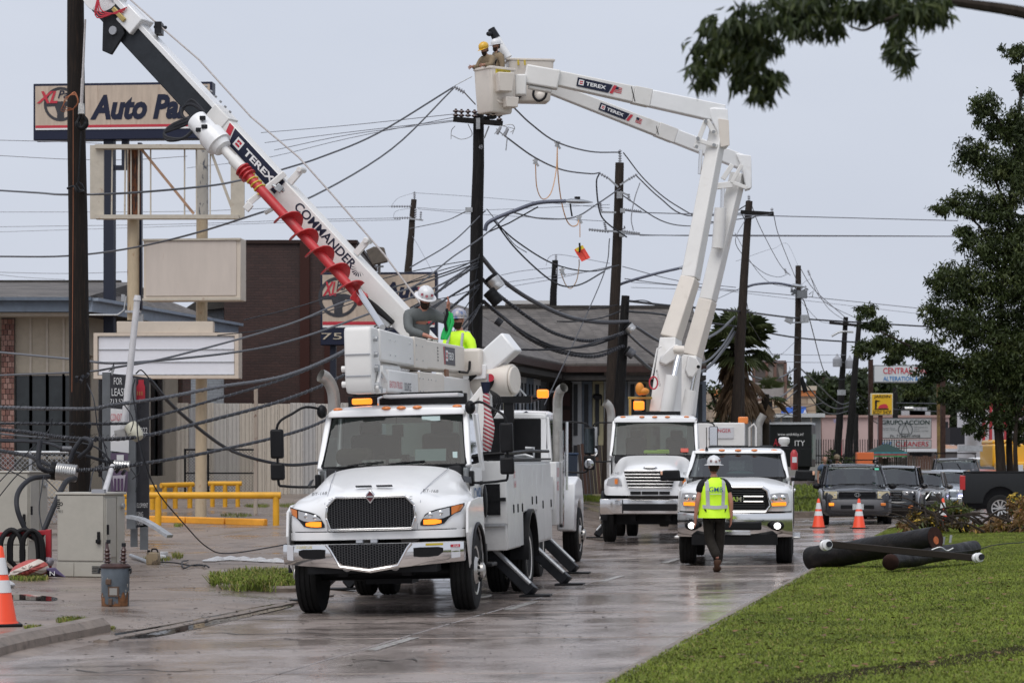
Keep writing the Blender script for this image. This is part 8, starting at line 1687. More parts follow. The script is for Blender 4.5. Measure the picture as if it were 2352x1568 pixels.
for s in(-1,1):
 hl=ob('headlight',MB().loft([[V((s*x,y+q,z))for x,y,z in((.64,-1.1,1.33),(.70,-1.05,1.52),(.85,-.95,1.52),(.98,-.84,1.48),(1.03,-.72,1.34),(.9,-.88,1.30))]for q in(-.03,.06)]),LENS,FT,bevel=.015);ob('marker',MB().box((s*.78,-1.07,1.42),(.07,.02,.12)),AMBER,hl,smooth=0)
 m=MB();q=[V((s*1.13,.60*math.cos(a),.52+.62*math.sin(a)))for a in np.linspace(-.2,math.pi,14)];m.loft([[p+V((s*.05,0,0)),p+V((s*.05,0,.05)),p+V((-s*.12,0,.05)),p+V((-s*.12,0,0))]for p in q]);ob('wheel_arch',m,BLACK,FT)
 ob('wheel_well',MB().box((s*.85,0,1.0),(.5,1.2,.5)),BLACK,FT,smooth=0)
 wheel(FT,(s*1.0,0,.52),.52,.29,s,MATS['polished_wheel']);wheel(FT,(s*1.06,4.6,.5),.5,.27,s,STEELW,'dish');wheel(FT,(s*.74,4.6,.5),.5,.27,s,STEELW,'dish')
 a=mirror_arm(FT,[V((s*1.0,.6,1.88)),V((s*1.3,.52,1.87)),V((s*1.42,.5,1.95)),V((s*1.42,.5,2.6)),V((s*1.36,.5,2.77)),V((s*1.0,.7,2.79))],[((s*1.40,.46,2.46),(.2,.12,.48)),((s*1.40,.46,2.1),(.2,.12,.24))]);m=MB();m.box((s*1.40,.385,2.46),(.17,.03,.44));m.ball((s*1.4,.39,2.1),(.09,.03,.11));ob('chrome_shell',m,CHROME,a,bevel=.02)
 outrigger(FT,(s*1.0,2.3,.65),(s*1.5,2.1,.03));txt(FT,'BT-182',(s*.84,-.60,1.60),.2,.05,INK,(1,0,0),(0,.4,.9),d=.02)
bp=ob('bumper',MB().loft([[V((x,-1.42+.22*(abs(x)/1.15)**3+q[0],q[1]))for q in((.05,1.03),(0,1.0),(-.01,.85),(.01,.70),(.06,.67),(.18,.68),(.18,1.02))]for x in np.linspace(-1.14,1.14,15)]),CHROME,FT,smooth=50);ob('bumper_slot',MB().box((0,-1.44,.84),(1.25,.03,.16)),BLACK,bp,bevel=.02,seg=3);ob('bumper_seam',MB().box((-.62,-1.40,.86),(.008,.06,.32)),DARK,bp,smooth=0)
m=MB();m.box((-.4,3,.65),(.12,8,.26));m.box((.4,3,.65),(.12,8,.26));m.box((0,.1,.6),(1.7,.8,.35));m.box((0,-1.1,.98),(1.9,.3,.12));ob('chassis',m,BLACK,FT,smooth=0)
m=MB();
for s in(-1,1):m.box((s*1.0,4.8,1.35),(.45,5.0,1.05))
m.box((0,4.8,1.1),(2.0,5.0,.15));ob('utility_body',m,GREYP,FT,bevel=.02)
m=MB();m.box((0,2.35,3.03),(1.1,.3,.1));m.box((0,2.6,2.4),(.1,.1,1.2));ob('cab_guard',m,BLACK,FT,smooth=0)
ob('exhaust_stack',MB().tube(spline([V((-1.12,2.3,1.0)),V((-1.12,2.3,2.6)),V((-1.12,2.3,3.0)),V((-1.16,2.25,3.2)),V((-1.26,2.2,3.3))],4),.10,14,cap=False),MATS['exhaust_steel'],FT)
ob('beacon',MB().box((-.52,3.6,3.25),(.26,.2,.22)),AMBERON,FT,bevel=.03);m=MB();m.box((-.5,3.8,3.44),(.6,.1,.06));m.box((-.75,3.8,3.1),(.06,.1,.7));ob('yellow_rack',m,mat('rack_yellow',(.34,.25,.06),.5),FT,bevel=.01)
m=MB();m.ball((-.50,3.6,3.66),(.11,.1,.16));m.ball((-.40,3.6,3.60),(.14,.1,.09));ob('orange_cover',m,mat('orange_cover',(.70,.26,.03),.5),FT)
ob('turret',MB().cyl((.35,4.0,1.1),(.35,4.0,2.9),.45,n=18),WHITE2,FT)
S2=thing('bucket_truck','white bucket truck mostly hidden behind the barred grille truck, orange beacon on its body','truck',(5.3,72,-.05),(0,0,R(174)))
cab(S2,-3.9,1.02,.95,1.0,1.95,2.5,-3.5,-2.0,2.66,DGLASS);ob('utility_body',MB().box((-.55,.2,2.0),(1.3,1.6,1.75)),WHITE2,S2,bevel=.03);m=MB()
for i in range(3):m.cyl((-1.3,.95+.06,1.9+i*.15),(-.4,.95+.06,1.9+i*.15),.05)
ob('tool_tube',m,BLACK,S2,kind='stuff');ob('danger_label',MB().box((-.55,1.02,2.6),(.7,.03,.3)),MATS['sticker_white'],S2,smooth=0);txt(S2,'DANGER',(-.55,1.04,2.66),.55,.1,DECALR,(-1,0,0))
ob('beacon',MB().box((-1.15,.3,2.95),(.28,.2,.2)),AMBER,S2,bevel=.03);ob('exhaust_stack',MB().tube(spline([V((-1.55,-1.9,1.0)),V((-1.55,-1.9,2.6)),V((-1.57,-1.9,2.9)),V((-1.7,-1.9,3.15))],4),.11,12),MATS['exhaust_steel'],S2);ob('grab_rail',MB().tube([V((-1.32,.2,2.0)),V((-1.32,.2,2.75)),V((-1.45,.2,2.85)),V((-1.5,.2,2.75)),V((-1.5,.2,2.0))],.03),WHITE2,S2)
for s in(-1,1):wheel(S2,(s*1.04,.3,.5),.5,.28,s);wheel(S2,(s*1.0,-4.6,.5),.5,.28,s)
ob('chassis',MB().box((0,-2.5,.9),(1.9,6,.3)),BLACK,S2,smooth=0)
# booms, drawn along real axes
def beamrot(name,p,q,w,h,w2,h2,mt,T,twist=0,bevel=.03):
 d=(q-p).normalized();x=d.cross(V((0,1,0))).normalized();y=x.cross(d);a=R(twist);x,y=x*math.cos(a)+y*math.sin(a),y*math.cos(a)-x*math.sin(a);m=MB()
 m.loft([[c+x*(i*a_/2)+y*(j*b_/2)for i,j in((-1,-1),(1,-1),(1,1),(-1,1))]for c,a_,b_ in((p,w,h),(q,w2,h2))]);return ob(name,m,mt,T,bevel=bevel,seg=3)
def boom(T,pb,ps1,ps2,pk,Yb,Yk,wb,wt,tw):
 """lower boom: base, warm insulated sleeve between ps1 and ps2, then up to the elbow"""
 f=lambda p:at(p[0],p[1],Yb+(Yk-Yb)*(pb[1]-p[1])/(pb[1]-pk[1]));a,b,c,d=f(pb),f(ps1),f(ps2),f(pk)
 beamrot('lower_boom',a,b,wb,wb,wt*1.2,wt*1.2,WHITE2,T,tw);beamrot('boom_sleeve',b,c,wt*1.22,wt*1.22,wt*1.12,wt*1.12,WARM,T,tw);beamrot('lower_boom',c,d,wt*1.08,wt*1.08,wt,wt,WHITE2,T,tw)
 m=MB();dd=(c-b);
 for t_ in(.3,.42,.85):
  for k in range(11):p=b+dd*(t_+.02*math.sin(k*.6))+V((-.24+k*.048,-wt*.92+abs(k-5)*.045,0));m.box(p,(.012,.01,.03))
 return f
wreg(FT)
f=boom(FT,(1528,950),(1541,778),(1586,640),(1652,290),64,65.2,.62,.36,28)
ob('pivot_plate',MB().prism([at(1519,818,63.4),at(1543,795,63.4),at(1556,790,63.4),at(1572,806,63.4),at(1570,815,63.4),at(1530,838,63.4),at(1516,832,63.4)],(0,.9,0)),WHITE2,FT,bevel=.03)
m=MB();m.cyl(at(1548,803,63.2),at(1571,803,63.2),.10,n=14);m.cyl(at(1546,803,63.1),at(1549,803,63.1),.05);ob('pivot_pin',m,WARM,FT);ob('cylinder_rod',MB().cyl(at(1558,818,63.2),at(1546,870,63.0),.07),CHROME,FT);ob('lift_cylinder',MB().cyl(at(1545,862,63.0),at(1528,960,63.0),.17,n=16),WHITE2,FT)
ob('hydraulic_pipe',MB().tube([at(1519,795,63.3),at(1510,800,63.3),at(1496,870,63.3)],.025,6),WHITE2,FT);ob('round_logo',MB().tube([at(1501,879,63.2)+V((.1*math.cos(a),0,.15*math.sin(a)))for a in np.linspace(0,6.283,18)],.02,5),DECALR,FT);txt(FT,'CUSTOM TRUCK',at(1512,868,63.3),.05,.42,INK,(1,0,.25),(-.2,0,1))
E=at(1656,262,65.2);T0=at(1222,168,64.4);du=(T0-E)
def up_boom(T,E,T0,cut,h0,h1,lab,flagf):
 d=T0-E;P=lambda t:E+d*t;H=lambda t:h0+(h1-h0)*t
 beamrot('upper_boom',P(-.01),P(cut[0]),H(0),.36,H(cut[0]),.36,WHITE,T);beamrot('boom_sleeve',P(cut[0]),P(cut[1]),H(cut[0])*1.05,.38,H(cut[1])*1.05,.38,WHITE2,T,0,.015);beamrot('upper_boom',P(cut[1]),P(.99),H(cut[1]),.36,H(1),.34,WHITE2,T)
 ob('joint_seam',MB().box(P(cut[1])-V((0,.19,0)),(.02,.01,H(cut[1])*.95),(0,-.24,0)),DARK,T,smooth=0)
 r=-d.normalized();u=r.cross(V((0,1,0))).normalized();u=u if u.z>0 else-u;nn=r.cross(u);maker(T,P(lab)+nn*.19,1.0,H(lab)*.56,r,u);c=P(flagf)+nn*.19+u*.02
 for k in range(4):ob('flag_stripe',MB().add([c+r*(-.09)+u*(.06-k*.04),c+r*.09+u*(.06-k*.04),c+r*.09+u*(.04-k*.04),c+r*(-.09)+u*(.04-k*.04)],[(0,1,2,3)]),DECALR,T,smooth=0)
 ob('flag_field',MB().add([c+r*(-.09)+u*.07+nn*.003,c+u*.07+nn*.003,c+nn*.003,c+r*(-.09)+nn*.003],[(0,1,2,3)]),NAVY,T,smooth=0);return P
up_boom(FT,E,T0,(.38,.47),.46,.36,.67,.555)
el=ob('elbow',MB().prism([at(x,y,64.95)for x,y in((1630,248),(1640,247),(1672,250),(1675,334),(1668,339),(1650,338),(1646,300),(1632,270))],(0,.5,0)),WHITE,FT,bevel=.03);ob('elbow_cover',MB().prism([at(x,y,64.9)for x,y in((1650,272),(1674,276),(1676,334),(1655,338))],(0,.04,0)),WARM,FT,bevel=.01)
m=MB();m.beam(at(1622,276,64.9),at(1597,340,64.9),.12,.06,up=(0,1,0));m.beam(at(1624,276,64.88),at(1640,305,64.88),.12,.06,up=(0,1,0));m.beam(at(1600,322,64.88),at(1648,336,64.88),.10,.06,up=(0,1,0));ob('elbow_link',m,WHITE2,FT,bevel=.01);m=MB()
for x,y in((1621,278),(1603,318),(1639,303),(1640,333),(1600,337)):m.cyl(at(x,y,64.8),at(x,y,64.95),.045)
ob('pin',m,GALV,FT,kind='stuff');ob('cylinder_rod',MB().cyl(at(1610,345,65),at(1607,400,65),.05),CHROME,FT)
def bucket(T,c,w,d_,h,rz,step=True):
 M=Euler((0,0,rz)).to_matrix();B=lambda x,y,z:c+M@V((x,y,z));rr=lambda s,z:[B(x*w/2*s,y*d_/2*s,z)for x,y in((-.86,-1),(.86,-1),(1,-.86),(1,.86),(.86,1),(-.86,1),(-1,.86),(-1,-.86))]
 b=ob('bucket',MB().loft([rr(.80,0),rr(.86,.05),rr(.96,h*.6),rr(1.0,h-.06),rr(1.06,h-.06),rr(1.06,h),rr(.96,h),rr(.92,h*.6),rr(.8,.08)]),WARM,T,bevel=.012)
 if step:
  for z,k in((h*.62,.97),(h*.25,.9)):m=MB();y=-d_/2*k;m.loft([[B(x,y-q,z+zz)for x,q,zz in((-w*.28,-.01,.03),(w*.28,-.01,.03),(w*.16,.05,-.05),(-w*.16,.05,-.05))],[B(x,y+.02,z+zz)for x,q,zz in((-w*.28,0,.03),(w*.28,0,.03),(w*.16,0,-.07),(-w*.16,0,-.07))]]);ob('step_pocket',m,WARM,b,bevel=.012)
  txt(b,'MAX CAPACITY\n700 LBS',B(-.02,-d_/2*1.0-.01,h*.87),w*.5,.12,INK,M@V((1,0,0)),(0,0,1),d=.012);ob('yellow_label',MB().box(B(-.02,-d_/2*.985,h*.87),(w*.6,.02,.17),(0,0,rz)),mat('yellow_label',(.62,.48,.04),.5),b,smooth=0)
 return B
bA=at(1136,262,64.0);Bk=bucket(FT,bA,.80,.70,1.12,R(40))
m=MB();m.box(at(1158,190,63.55),(.34,.30,.46),(0,0,R(20)),top=(1.25,1.2));m.box(at(1172,236,63.7),(.3,.3,.25),(0,0,R(20)),top=(1.15,1.1));ob('control_box',m,WARM,FT,bevel=.02);m=MB();m.box(at(1196,196,64.2),(.28,.3,.52));m.box(at(1245,178,64.4),(.86,.36,.48),(0,R(10),0));m.box(at(1240,205,64.4),(.6,.2,.1),(0,R(10),0));ob('platform_mount',m,WHITE2,FT,bevel=.04,seg=3)
wun(FT);wreg(S2)
boom(S2,(1566,950),(1590,818),(1626,690),(1696,400),73,73.6,.62,.38,28)
ob('pivot_plate',MB().prism([at(x,y,72.5)for x,y in((1582,815),(1600,822),(1609,838),(1607,846),(1592,866),(1580,864),(1574,850))],(0,.9,0)),WHITE2,S2,bevel=.03);ob('cylinder_rod',MB().cyl(at(1598,850,72.6),at(1588,900,72.6),.06),CHROME,S2);ob('lift_cylinder',MB().cyl(at(1587,896,72.4),at(1574,965,72.4),.17,n=16),WHITE2,S2);ob('lift_cylinder',MB().cyl(at(1655,478,73),at(1648,570,73),.17,n=14),WHITE2,S2)
ob('pin',MB().ball(at(1604,842,72.4),(.05,.05,.05)),BLACK,S2)
txt(S2,'CUSTOM TRUCK SOURCE',at(1682,520,73.1),.06,1.2,mat('faded_print',(.4,.36,.34),.6),(1,0,.25),(.22,0,1))
E=at(1702,372,73.6);T0=at(1245,195,72);up_boom(S2,E,T0,(.34,.43),.42,.34,.645,.53)
ob('elbow',MB().prism([at(x,y,73.3)for x,y in((1690,352),(1726,357),(1727,432),(1714,436),(1702,380))],(0,.5,0)),WHITE,S2,bevel=.03);m=MB();m.beam(at(1682,378,73.2),at(1660,412,73.2),.14,.07,up=(0,1,0));m.beam(at(1704,378,73.15),at(1680,420,73.15),.11,.06,up=(0,1,0));m.beam(at(1684,420,73.15),at(1716,432,73.15),.11,.06,up=(0,1,0));m.beam(at(1645,428,73.2),at(1682,424,73.2),.18,.12,up=(0,1,0));ob('elbow_link',m,WHITE2,S2,bevel=.015);ob('cylinder_rod',MB().cyl(at(1660,432,73.2),at(1658,485,73.2),.06),CHROME,S2)
bB=at(1216,236,71);bucket(S2,bB,1.25,.75,1.16,R(8),False);m=MB();m.tube(spline([at(1228,200,70.4),at(1225,220,70.4),at(1236,232,70.4),at(1250,226,70.4),at(1256,210,70.4),at(1253,202,70.4)],4),.035,7);m.prism([at(1184,222,70.5),at(1204,204,70.5),at(1198,222,70.5),at(1186,230,70.5)],(0,.1,0));ob('black_hose',m,BLACK,S2)
ob('step_pocket',MB().ball(at(1240,221,70.5),(.15,.05,.12)),WARM,S2)
ob('jib_tube',MB().cyl(at(1166,134,70.8),at(1138,82,70.8),.14,.09,14),WHITE,S2,bevel=.01);m=MB();m.cyl(at(1140,88,70.8),at(1128,66,70.8),.12,.1,12);m.ball(at(1124,78,70.7),(.09,.07,.07));ob('jib_head',m,DARK,S2)
m=MB();
for x in(1190,1205):m.tube([at(x,138,70.5),at(x+1,150,70.5)],.03,6)
ob('yellow_hook',m,MATS['yellow_strap'],S2)
wun(S2)
# ---------------------------------------------------------------- white pickup in front
RP=thing('pickup_truck','white crew pickup facing the camera with chrome bumper and lit fog lamps','pickup truck',(4.02,46.3,-.03),(0,0,R(-6.5)))
cols=[0,.28,.50,.66,.80,.90,.97,1.0]
rows_=[fr([.95]*8,[-.92,-.92,-.91,-.88,-.82,-.74,-.6,-.45]),fr([1.12]*8,[-.94,-.94,-.93,-.9,-.83,-.75,-.6,-.45]),fr([1.30]*8,[-.94,-.94,-.93,-.89,-.81,-.72,-.57,-.42]),fr([1.43,1.43,1.41,1.37,1.35,1.345,1.33,1.30],[-.86,-.86,-.85,-.8,-.72,-.62,-.5,-.38]),fr([1.475,1.48,1.47,1.42,1.385,1.38,1.37,1.33],[-.6,-.6,-.6,-.56,-.5,-.45,-.35,-.25]),fr([1.51,1.52,1.51,1.47,1.42,1.40,1.39,1.34],[0,0,0,0,0,0,0,0]),fr([1.53,1.54,1.53,1.50,1.46,1.42,1.40,1.34],[.75,.75,.76,.78,.8,.82,.84,.86])]
ob('hood',MB().grid(rows_),WHITE,RP,sub=2,smooth=180)
cab(RP,.78,.90,.80,.60,1.53,1.97,1.42,3.7,2.06,CARGLASS,lamps=(-.66,-.3,-.0,.3,.66))
def bodyside(T,s,x,arches,y0,y1,z0,zt,r,mt,name='body_side'):
 pts=[(y0,z0),(y0,zt(y0))]+[(y,zt(y))for y in np.linspace(y0,y1,6)[1:]]+[(y1,z0)]
 for c in sorted(arches,reverse=True):pts+=[(c+r*math.cos(a),z0+max(0,(r*1.0)*math.sin(a)))for a in np.linspace(0,math.pi,11)]
 m=MB();m.prism([V((s*x,y,z))for y,z in pts],(s*.03,0,0));return ob(name,m,mt,T,smooth=0,bevel=.008)
for s in(-1,1):
 bodyside(RP,s,.985,(0,3.9),-.42,5.3,.52,lambda y:1.34+.02*y if y<.9 else 1.44,.50,WHITE);m=MB();m.box((s*.6,0,.92),(.75,1.0,.45));m.box((s*.6,3.9,.92),(.75,1.0,.45));ob('wheel_well',m,BLACK,RP,smooth=0)
 for y in(1.0,2.15,3.3):ob('door_seam',MB().box((s*1.018,y,.98),(.006,.012,.8)),DARK,RP,smooth=0)
 for y in(1.95,3.1):ob('handle',MB().box((s*1.03,y,1.28),(.04,.22,.05)),CHROME,RP,bevel=.012)
 wheel(RP,(s*.86,0,.40),.41,.29,s,MATS['polished_wheel'],'alloy',.58);wheel(RP,(s*.86,3.9,.40),.41,.29,s,MATS['polished_wheel'],'alloy',.58)
 ob('running_board',MB().box((s*1.04,1.9,.44),(.2,2.6,.05)),ALU,RP,bevel=.015)
 a=ob('mirror_arm',MB().box((s*1.12,.95,1.50),(.30,.10,.07)),BLACK,RP,bevel=.02);ob('tow_mirror',MB().loft([[V((s*x,y,z))for x,z in((1.04,1.50),(1.40,1.46),(1.42,1.60),(1.36,1.66),(1.06,1.665))]for y in(.86,1.06)]),BLACK,a,bevel=.03,seg=3);ob('mirror_lamp',MB().box((s*1.385,.855,1.61),(.04,.02,.07)),mat('pale_amber',(.75,.42,.28),.3),a,bevel=.008)
 # lamps
 hl=ob('headlight',MB().loft([[V((s*x,y+q,z))for x,y,z in((.62,-.925,1.03),(.62,-.93,1.26),(.78,-.86,1.275),(.93,-.72,1.27),(.96,-.66,1.12),(.90,-.78,1.03))]for q in(-.03,.05)]),LENS,RP,bevel=.012);ob('turn_lamp',MB().loft([[V((s*x,y+q,z))for x,y,z in((.66,-.955,1.045),(.66,-.955,1.10),(.80,-.885,1.11),(.90,-.815,1.11),(.90,-.815,1.05))]for q in(-.02,.02)]),AMBERON,hl)
 m=MB();m.ball((s*.70,-.965,1.18),(.055,.02,.055));m.ball((s*.84,-.89,1.19),(.05,.02,.05));ob('projector',m,CHROME,hl)
 ob('fog_bezel',MB().ball((s*.74,-1.055,.70),(.13,.04,.085)),BLACK,RP);ob('fog_lamp',MB().ball((s*.75,-1.09,.70),(.06,.025,.055)),LAMPON,RP)
g_=ob('grille',MB().prism([V((x,-.965,z))for x,z in((-.52,.96),(.52,.96),(.60,1.05),(.55,1.30),(.46,1.35),(-.46,1.35),(-.55,1.30),(-.60,1.05))],(0,.06,0)),MATS['grille_black'],RP,smooth=0)
m=MB();q=[V((x,-.975,z))for x,z in((-.54,.94),(.54,.94),(.63,1.05),(.575,1.31),(.48,1.375),(-.48,1.375),(-.575,1.31),(-.63,1.05),(-.54,.94))];m.tube(q,.032,8);ob('grille_surround',m,CHROME,g_)
for i in range(9):ob('grille_slat',MB().box((0,-.975,.99+i*.04),(1.05,.03,.012)),MATS['grille_mesh_black'],g_,smooth=0)
m=MB();m.tube([V((.16,-.99,1.21)),V((.50,-.985,1.21)),V((.50,-.985,1.12)),V((.16,-.99,1.12)),V((.16,-.99,1.21))],.014,6);m.tube([V((-.16,-.99,1.21)),V((-.50,-.985,1.21)),V((-.50,-.985,1.12)),V((-.16,-.99,1.12)),V((-.16,-.99,1.21))],.014,6);ob('grille_badge_bar',m,CHROME,g_);txt(g_,'RAM',(0,-.99,1.165),.24,.085,CHROME,bold=.02)
bp=ob('bumper',MB().loft([[V((x,-1.06+.30*(abs(x)/1.02)**2.6+q,z))for q,z in((.06,.93),(0,.91),(-.02,.82),(.0,.70),(.01,.56),(.06,.50),(.2,.51),(.2,.92))]for x in np.linspace(-1.01,1.01,21)]),CHROME,RP,smooth=50)
ob('bumper_intake',MB().box((0,-1.07,.70),(.95,.06,.15)),BLACK,bp,bevel=.03,seg=3);ob('dented_lip',MB().loft([[V((x,-1.09-.0,z))for z in(.60-abs(x)*.05,.54)]+[V((x,-1.04,.53)),V((x,-1.04,.6))]for x in(-.28,-.12,0,.04,.16,.28)]),CHROME,bp,smooth=60)
m=MB();m.box((0,-.8,.45),(1.5,.5,.18));m.box((0,2.0,.55),(1.2,5.8,.3));m.cyl((-.8,3.9,.42),(.8,3.9,.42),.1);ob('chassis',m,BLACK,RP,smooth=0)
m=MB();m.box((0,4.5,.9),(1.9,1.6,.6));m.box((0,3.74,1.40),(1.85,.06,.2));ob('bed',m,WHITE,RP,smooth=0)
ex_=thing('fire_extinguisher','red fire extinguisher clamped behind the white pickup cab','extinguisher',(0,0,0));ex_.scale=(.8,)*3;ex_.location=at(1824,1074,51.0);ob('cylinder',MB().lathe([(.07,-.05),(.09,0),(.09,.36),(.05,.43),(.03,.45)],(0,0,0),(0,0,1),16),mat('extinguisher_red',(.42,.03,.035),.35),ex_);m=MB();m.box((.02,0,.5),(.14,.04,.05),(0,.4,0));m.tube([V((.04,0,.48)),V((.14,-.03,.40)),V((.12,-.05,.1))],.014);ob('valve',m,BLACK,ex_);ob('label_band',MB().box((0,-.088,.2),(.11,.01,.14)),MATS['sticker_white'],ex_,smooth=0)
ob('roof_bar',MB().box((.55,3.6,2.09),(1.6,.3,.05)),BLACK,RP,smooth=0);dm=thing('roof_dome','white round beacon dome on a foot above the white pickup roof','beacon',(0,0,0));dm.scale=(.72,)*3;dm.location=at(1801,1027,50.3);ob('dome',MB().lathe([(.06,0),(.14,.01),(.14,.03),(.07,.05),(.13,.10),(.15,.14),(.155,.23),(.12,.27),(.03,.28)],(0,0,0),(0,0,1),20),WHITE2,dm)
m=MB();m.cyl((-.58,1.4,2.03),(-.58,1.4,2.09),.03,.015);m.tube([V((-.58,1.4,2.05)),V((-.585,1.4,2.45))],.008,5);ob('antenna',m,BLACK,RP)
ob('dash_cloth',MB().ball((.05,1.02,1.60),(.26,.1,.05)),mat('teal_cloth',(.16,.32,.30),.8),RP)
# ---------------------------------------------------------------- queue of cars
def car(name,label,cat,px,Yf,rz,W,H,zb,zh,zn,paint,L=4.7,hood=1.15,kind='suv',glass=CARGLASS,low=None,roofw=.80,lampm=LENS,lampz=None,z0=None):
 """front centre at px, depth Yf; zb belt, zh cowl, zn nose height"""
 x=(px-CX)*Yf/F;t=thing(name,label,cat,(x,Yf,gz(x,Yf)if z0 is None else z0),R(rz));w=W/2;y0=0
 def ring(y,ww,zt,zs,zl,zc):return[V((-ww*.9,y,zl)),V((-ww,y,zl+.12)),V((-ww,y,zs-.12)),V((-ww*.97,y,zs)),V((-ww*.6,y,zt)),V((0,y,zt+zc)),V((ww*.6,y,zt)),V((ww*.97,y,zs)),V((ww,y,zs-.12)),V((ww,y,zl+.12)),V((ww*.9,y,zl))]
 m=MB();rg=[ring(.0,w*.80,zn-.12,zn-.16,.36,.0),ring(.05,w*.9,zn-.03,zn-.07,.30,.01),ring(.25,w*.98,zn+.02,zn-.03,.27,.02),ring(hood*.6,w,(zn+zh)/2+.02,zb-.05,.26,.03),ring(hood,w,zh,zb,.26,.03),ring(L*.6,w,zb+.0,zb,.26,0),ring(L-.25,w*.98,zb,zb-.02,.30,0),ring(L,w*.9,zb-.1,zb-.15,.4,0)]
 m.loft(rg);ob('body',m,paint,t,bevel=.03,seg=3,smooth=60)
 yr=hood+(H-zh)*1.15;ye=L*(.93 if kind!='sedan' else .78);rw=w*roofw
 ob('roof',MB().loft([[V((-rw*.95,y,H-.10)),V((-rw*.85,y,H-.02+k)),V((0,y,H+k)),V((rw*.85,y,H-.02+k)),V((rw*.95,y,H-.10))]for y,k in((yr-.03,-.07),(yr+.18,-.01),(yr+.8,0),(ye-.3,-.01),(ye,-.07))]),paint,t,bevel=.015,smooth=60)
 bow=np.linspace(-1,1,7);ws=ob('windscreen',MB().grid([[V((u*w*.86,hood+.16*u*u,zh+.01))for u in bow],[V((u*rw*.93,yr+.10*u*u,H-.09))for u in bow]]),glass,t)
 m=MB()
 for s in(-1,1):
  m.tube([V((s*w*.90,hood+.18,zh)),V((s*rw*.97,yr+.1,H-.07))],.035,6);m.tube([V((s*w*.92,ye+.15,zb)),V((s*rw*.97,ye-.1,H-.07))],.05,6);m.tube([V((s*w*.93,(yr+ye)/2,zb)),V((s*rw*.97,(yr+ye)/2,H-.07))],.04,6);m.tube([V((s*rw*.97,yr+.1,H-.07)),V((s*rw*.97,ye-.1,H-.07))],.035,6)
 ob('pillars',m,paint,t,kind='stuff')
 for s in(-1,1):
  ob('side_window',MB().add([V((s*w*.91,hood+.2,zb)),V((s*w*.91,ye+.1,zb)),V((s*rw*.95,ye-.12,H-.08)),V((s*rw*.95,yr+.12,H-.08))],[(0,1,2,3)]),BLKGLASS if kind=='suv' else glass,t,smooth=0)
  mm=ob('mirror',MB().ball((s*(w+.10),hood+.42,zb+.06),(.12,.09,.085),12,8),BLACK if low else paint,t)
  for y in(.85,L-.95):ob('wheel_arch',MB().cyl((s*(w-.10),y,.34),(s*(w+.012),y,.34),.40,n=24),BLACK,t);wheel(t,(s*(w-.10),y,.335),.335,.23,s,ALU,'alloy')  # arch is a black disc on the body side, painting the shaded hollow
 ob('rear_window',MB().box((0,ye+.02,(zb+H)/2-.05),(rw*1.7,.04,H-zb-.14),(R(-20),0,0)),glass,t,smooth=0)
 m=MB()
 for s in(-1,1):m.box((s*w*.42,hood+1.25,zb+.05),(.42,.14,.62),(R(8),0,0));m.box((s*w*.42,hood+1.3,zb+.42),(.24,.1,.16))
 m.box((0,hood+.35,zb-.08),(w*1.6,.4,.12));ob('seats',m,MATS['seat_cloth'],t,bevel=.03,kind='stuff')
 m=MB();m.tube([V((-w*.5,hood+.03,zh+.03)),V((.02,hood+.02,zh+.04))],.012,5);m.tube([V((.02,hood+.03,zh+.03)),V((w*.5,hood+.02,zh+.04))],.012,5);ob('wipers',m,BLACK,ws,kind='stuff')
 return t,w
def front(t,w,lz,lamp,gl,bump,plate=None,lampw=(.52,.92),lampm=LENS,fog=None,lower=None,badge=None):
 """lamps (z span), grille (half width, z0, z1), bumper (z0, z1, material)"""
 for s in(-1,1):
  a,b=lampw;h=ob('headlight',MB().loft([[V((s*w*x,y+q,z))for x,y,z in((a,-.02,lz[0]+lamp),(a,-.02,lz[1]-lamp),((a+b)/2,.03,lz[1]),(b,.16,lz[1]+lamp*.6),(b+.01,.18,(lz[0]+lz[1])/2),(b-.05,.08,lz[0]))]for q in(-.03,.08)]),lampm,t,bevel=.012);m=MB()
  for k in(.62,.80):m.ball((s*w*k,-.03+(k-.6)*.35,(lz[0]+lz[1])/2),(.05,.02,.045),10,6)
  ob('reflector',m,CHROME,h,kind='stuff')
  if fog:ob('fog_lamp',MB().box((s*w*.74,-.045,fog[0]),(.14,.05,.08)),fog[1]if s<0 else AMBER,t,bevel=.015)
 g=ob('grille',MB().box((0,-.03,(gl[1]+gl[2])/2),(gl[0]*2,.05,gl[2]-gl[1])),MATS['grille_black'],t,bevel=.012)
 for i in range(4):ob('grille_bar',MB().box((0,-.06,gl[1]+(gl[2]-gl[1])*(i+.5)/4),(gl[0]*1.9,.02,.018)),gl[3],g,smooth=0)
 if badge:m=MB();m.tube([V((.075*math.cos(a),-.075,(gl[1]+gl[2])/2+.05*math.sin(a)))for a in np.linspace(0,6.283,17)],.012,5);m.tube([V((.03*math.cos(a),-.075,(gl[1]+gl[2])/2+.048*math.sin(a)))for a in np.linspace(0,6.283,13)],.009,5);ob('badge',m,CHROME,t)
 z0,z1,bm=bump;b=ob('bumper',MB().loft([[V((x,-.10+.22*(abs(x)/w)**3+q,z))for q,z in((.04,z1),(0,z1-.04),(0,z0+.06),(.06,z0),(.2,z0),(.2,z1))]for x in np.linspace(-w*.98,w*.98,13)]),bm,t,smooth=50)
 ob('intake',MB().box((0,-.105,(z0+z1)/2-.03),(w*.95,.03,.10)),BLACK,b,bevel=.012)
 if plate:ob('licence_plate',MB().box((plate,-.125,(z0+z1)/2-.03),(.31,.02,.16)),mat('plate_white',(.5,.52,.52),.5,var=.25,vs=25),b,smooth=0)
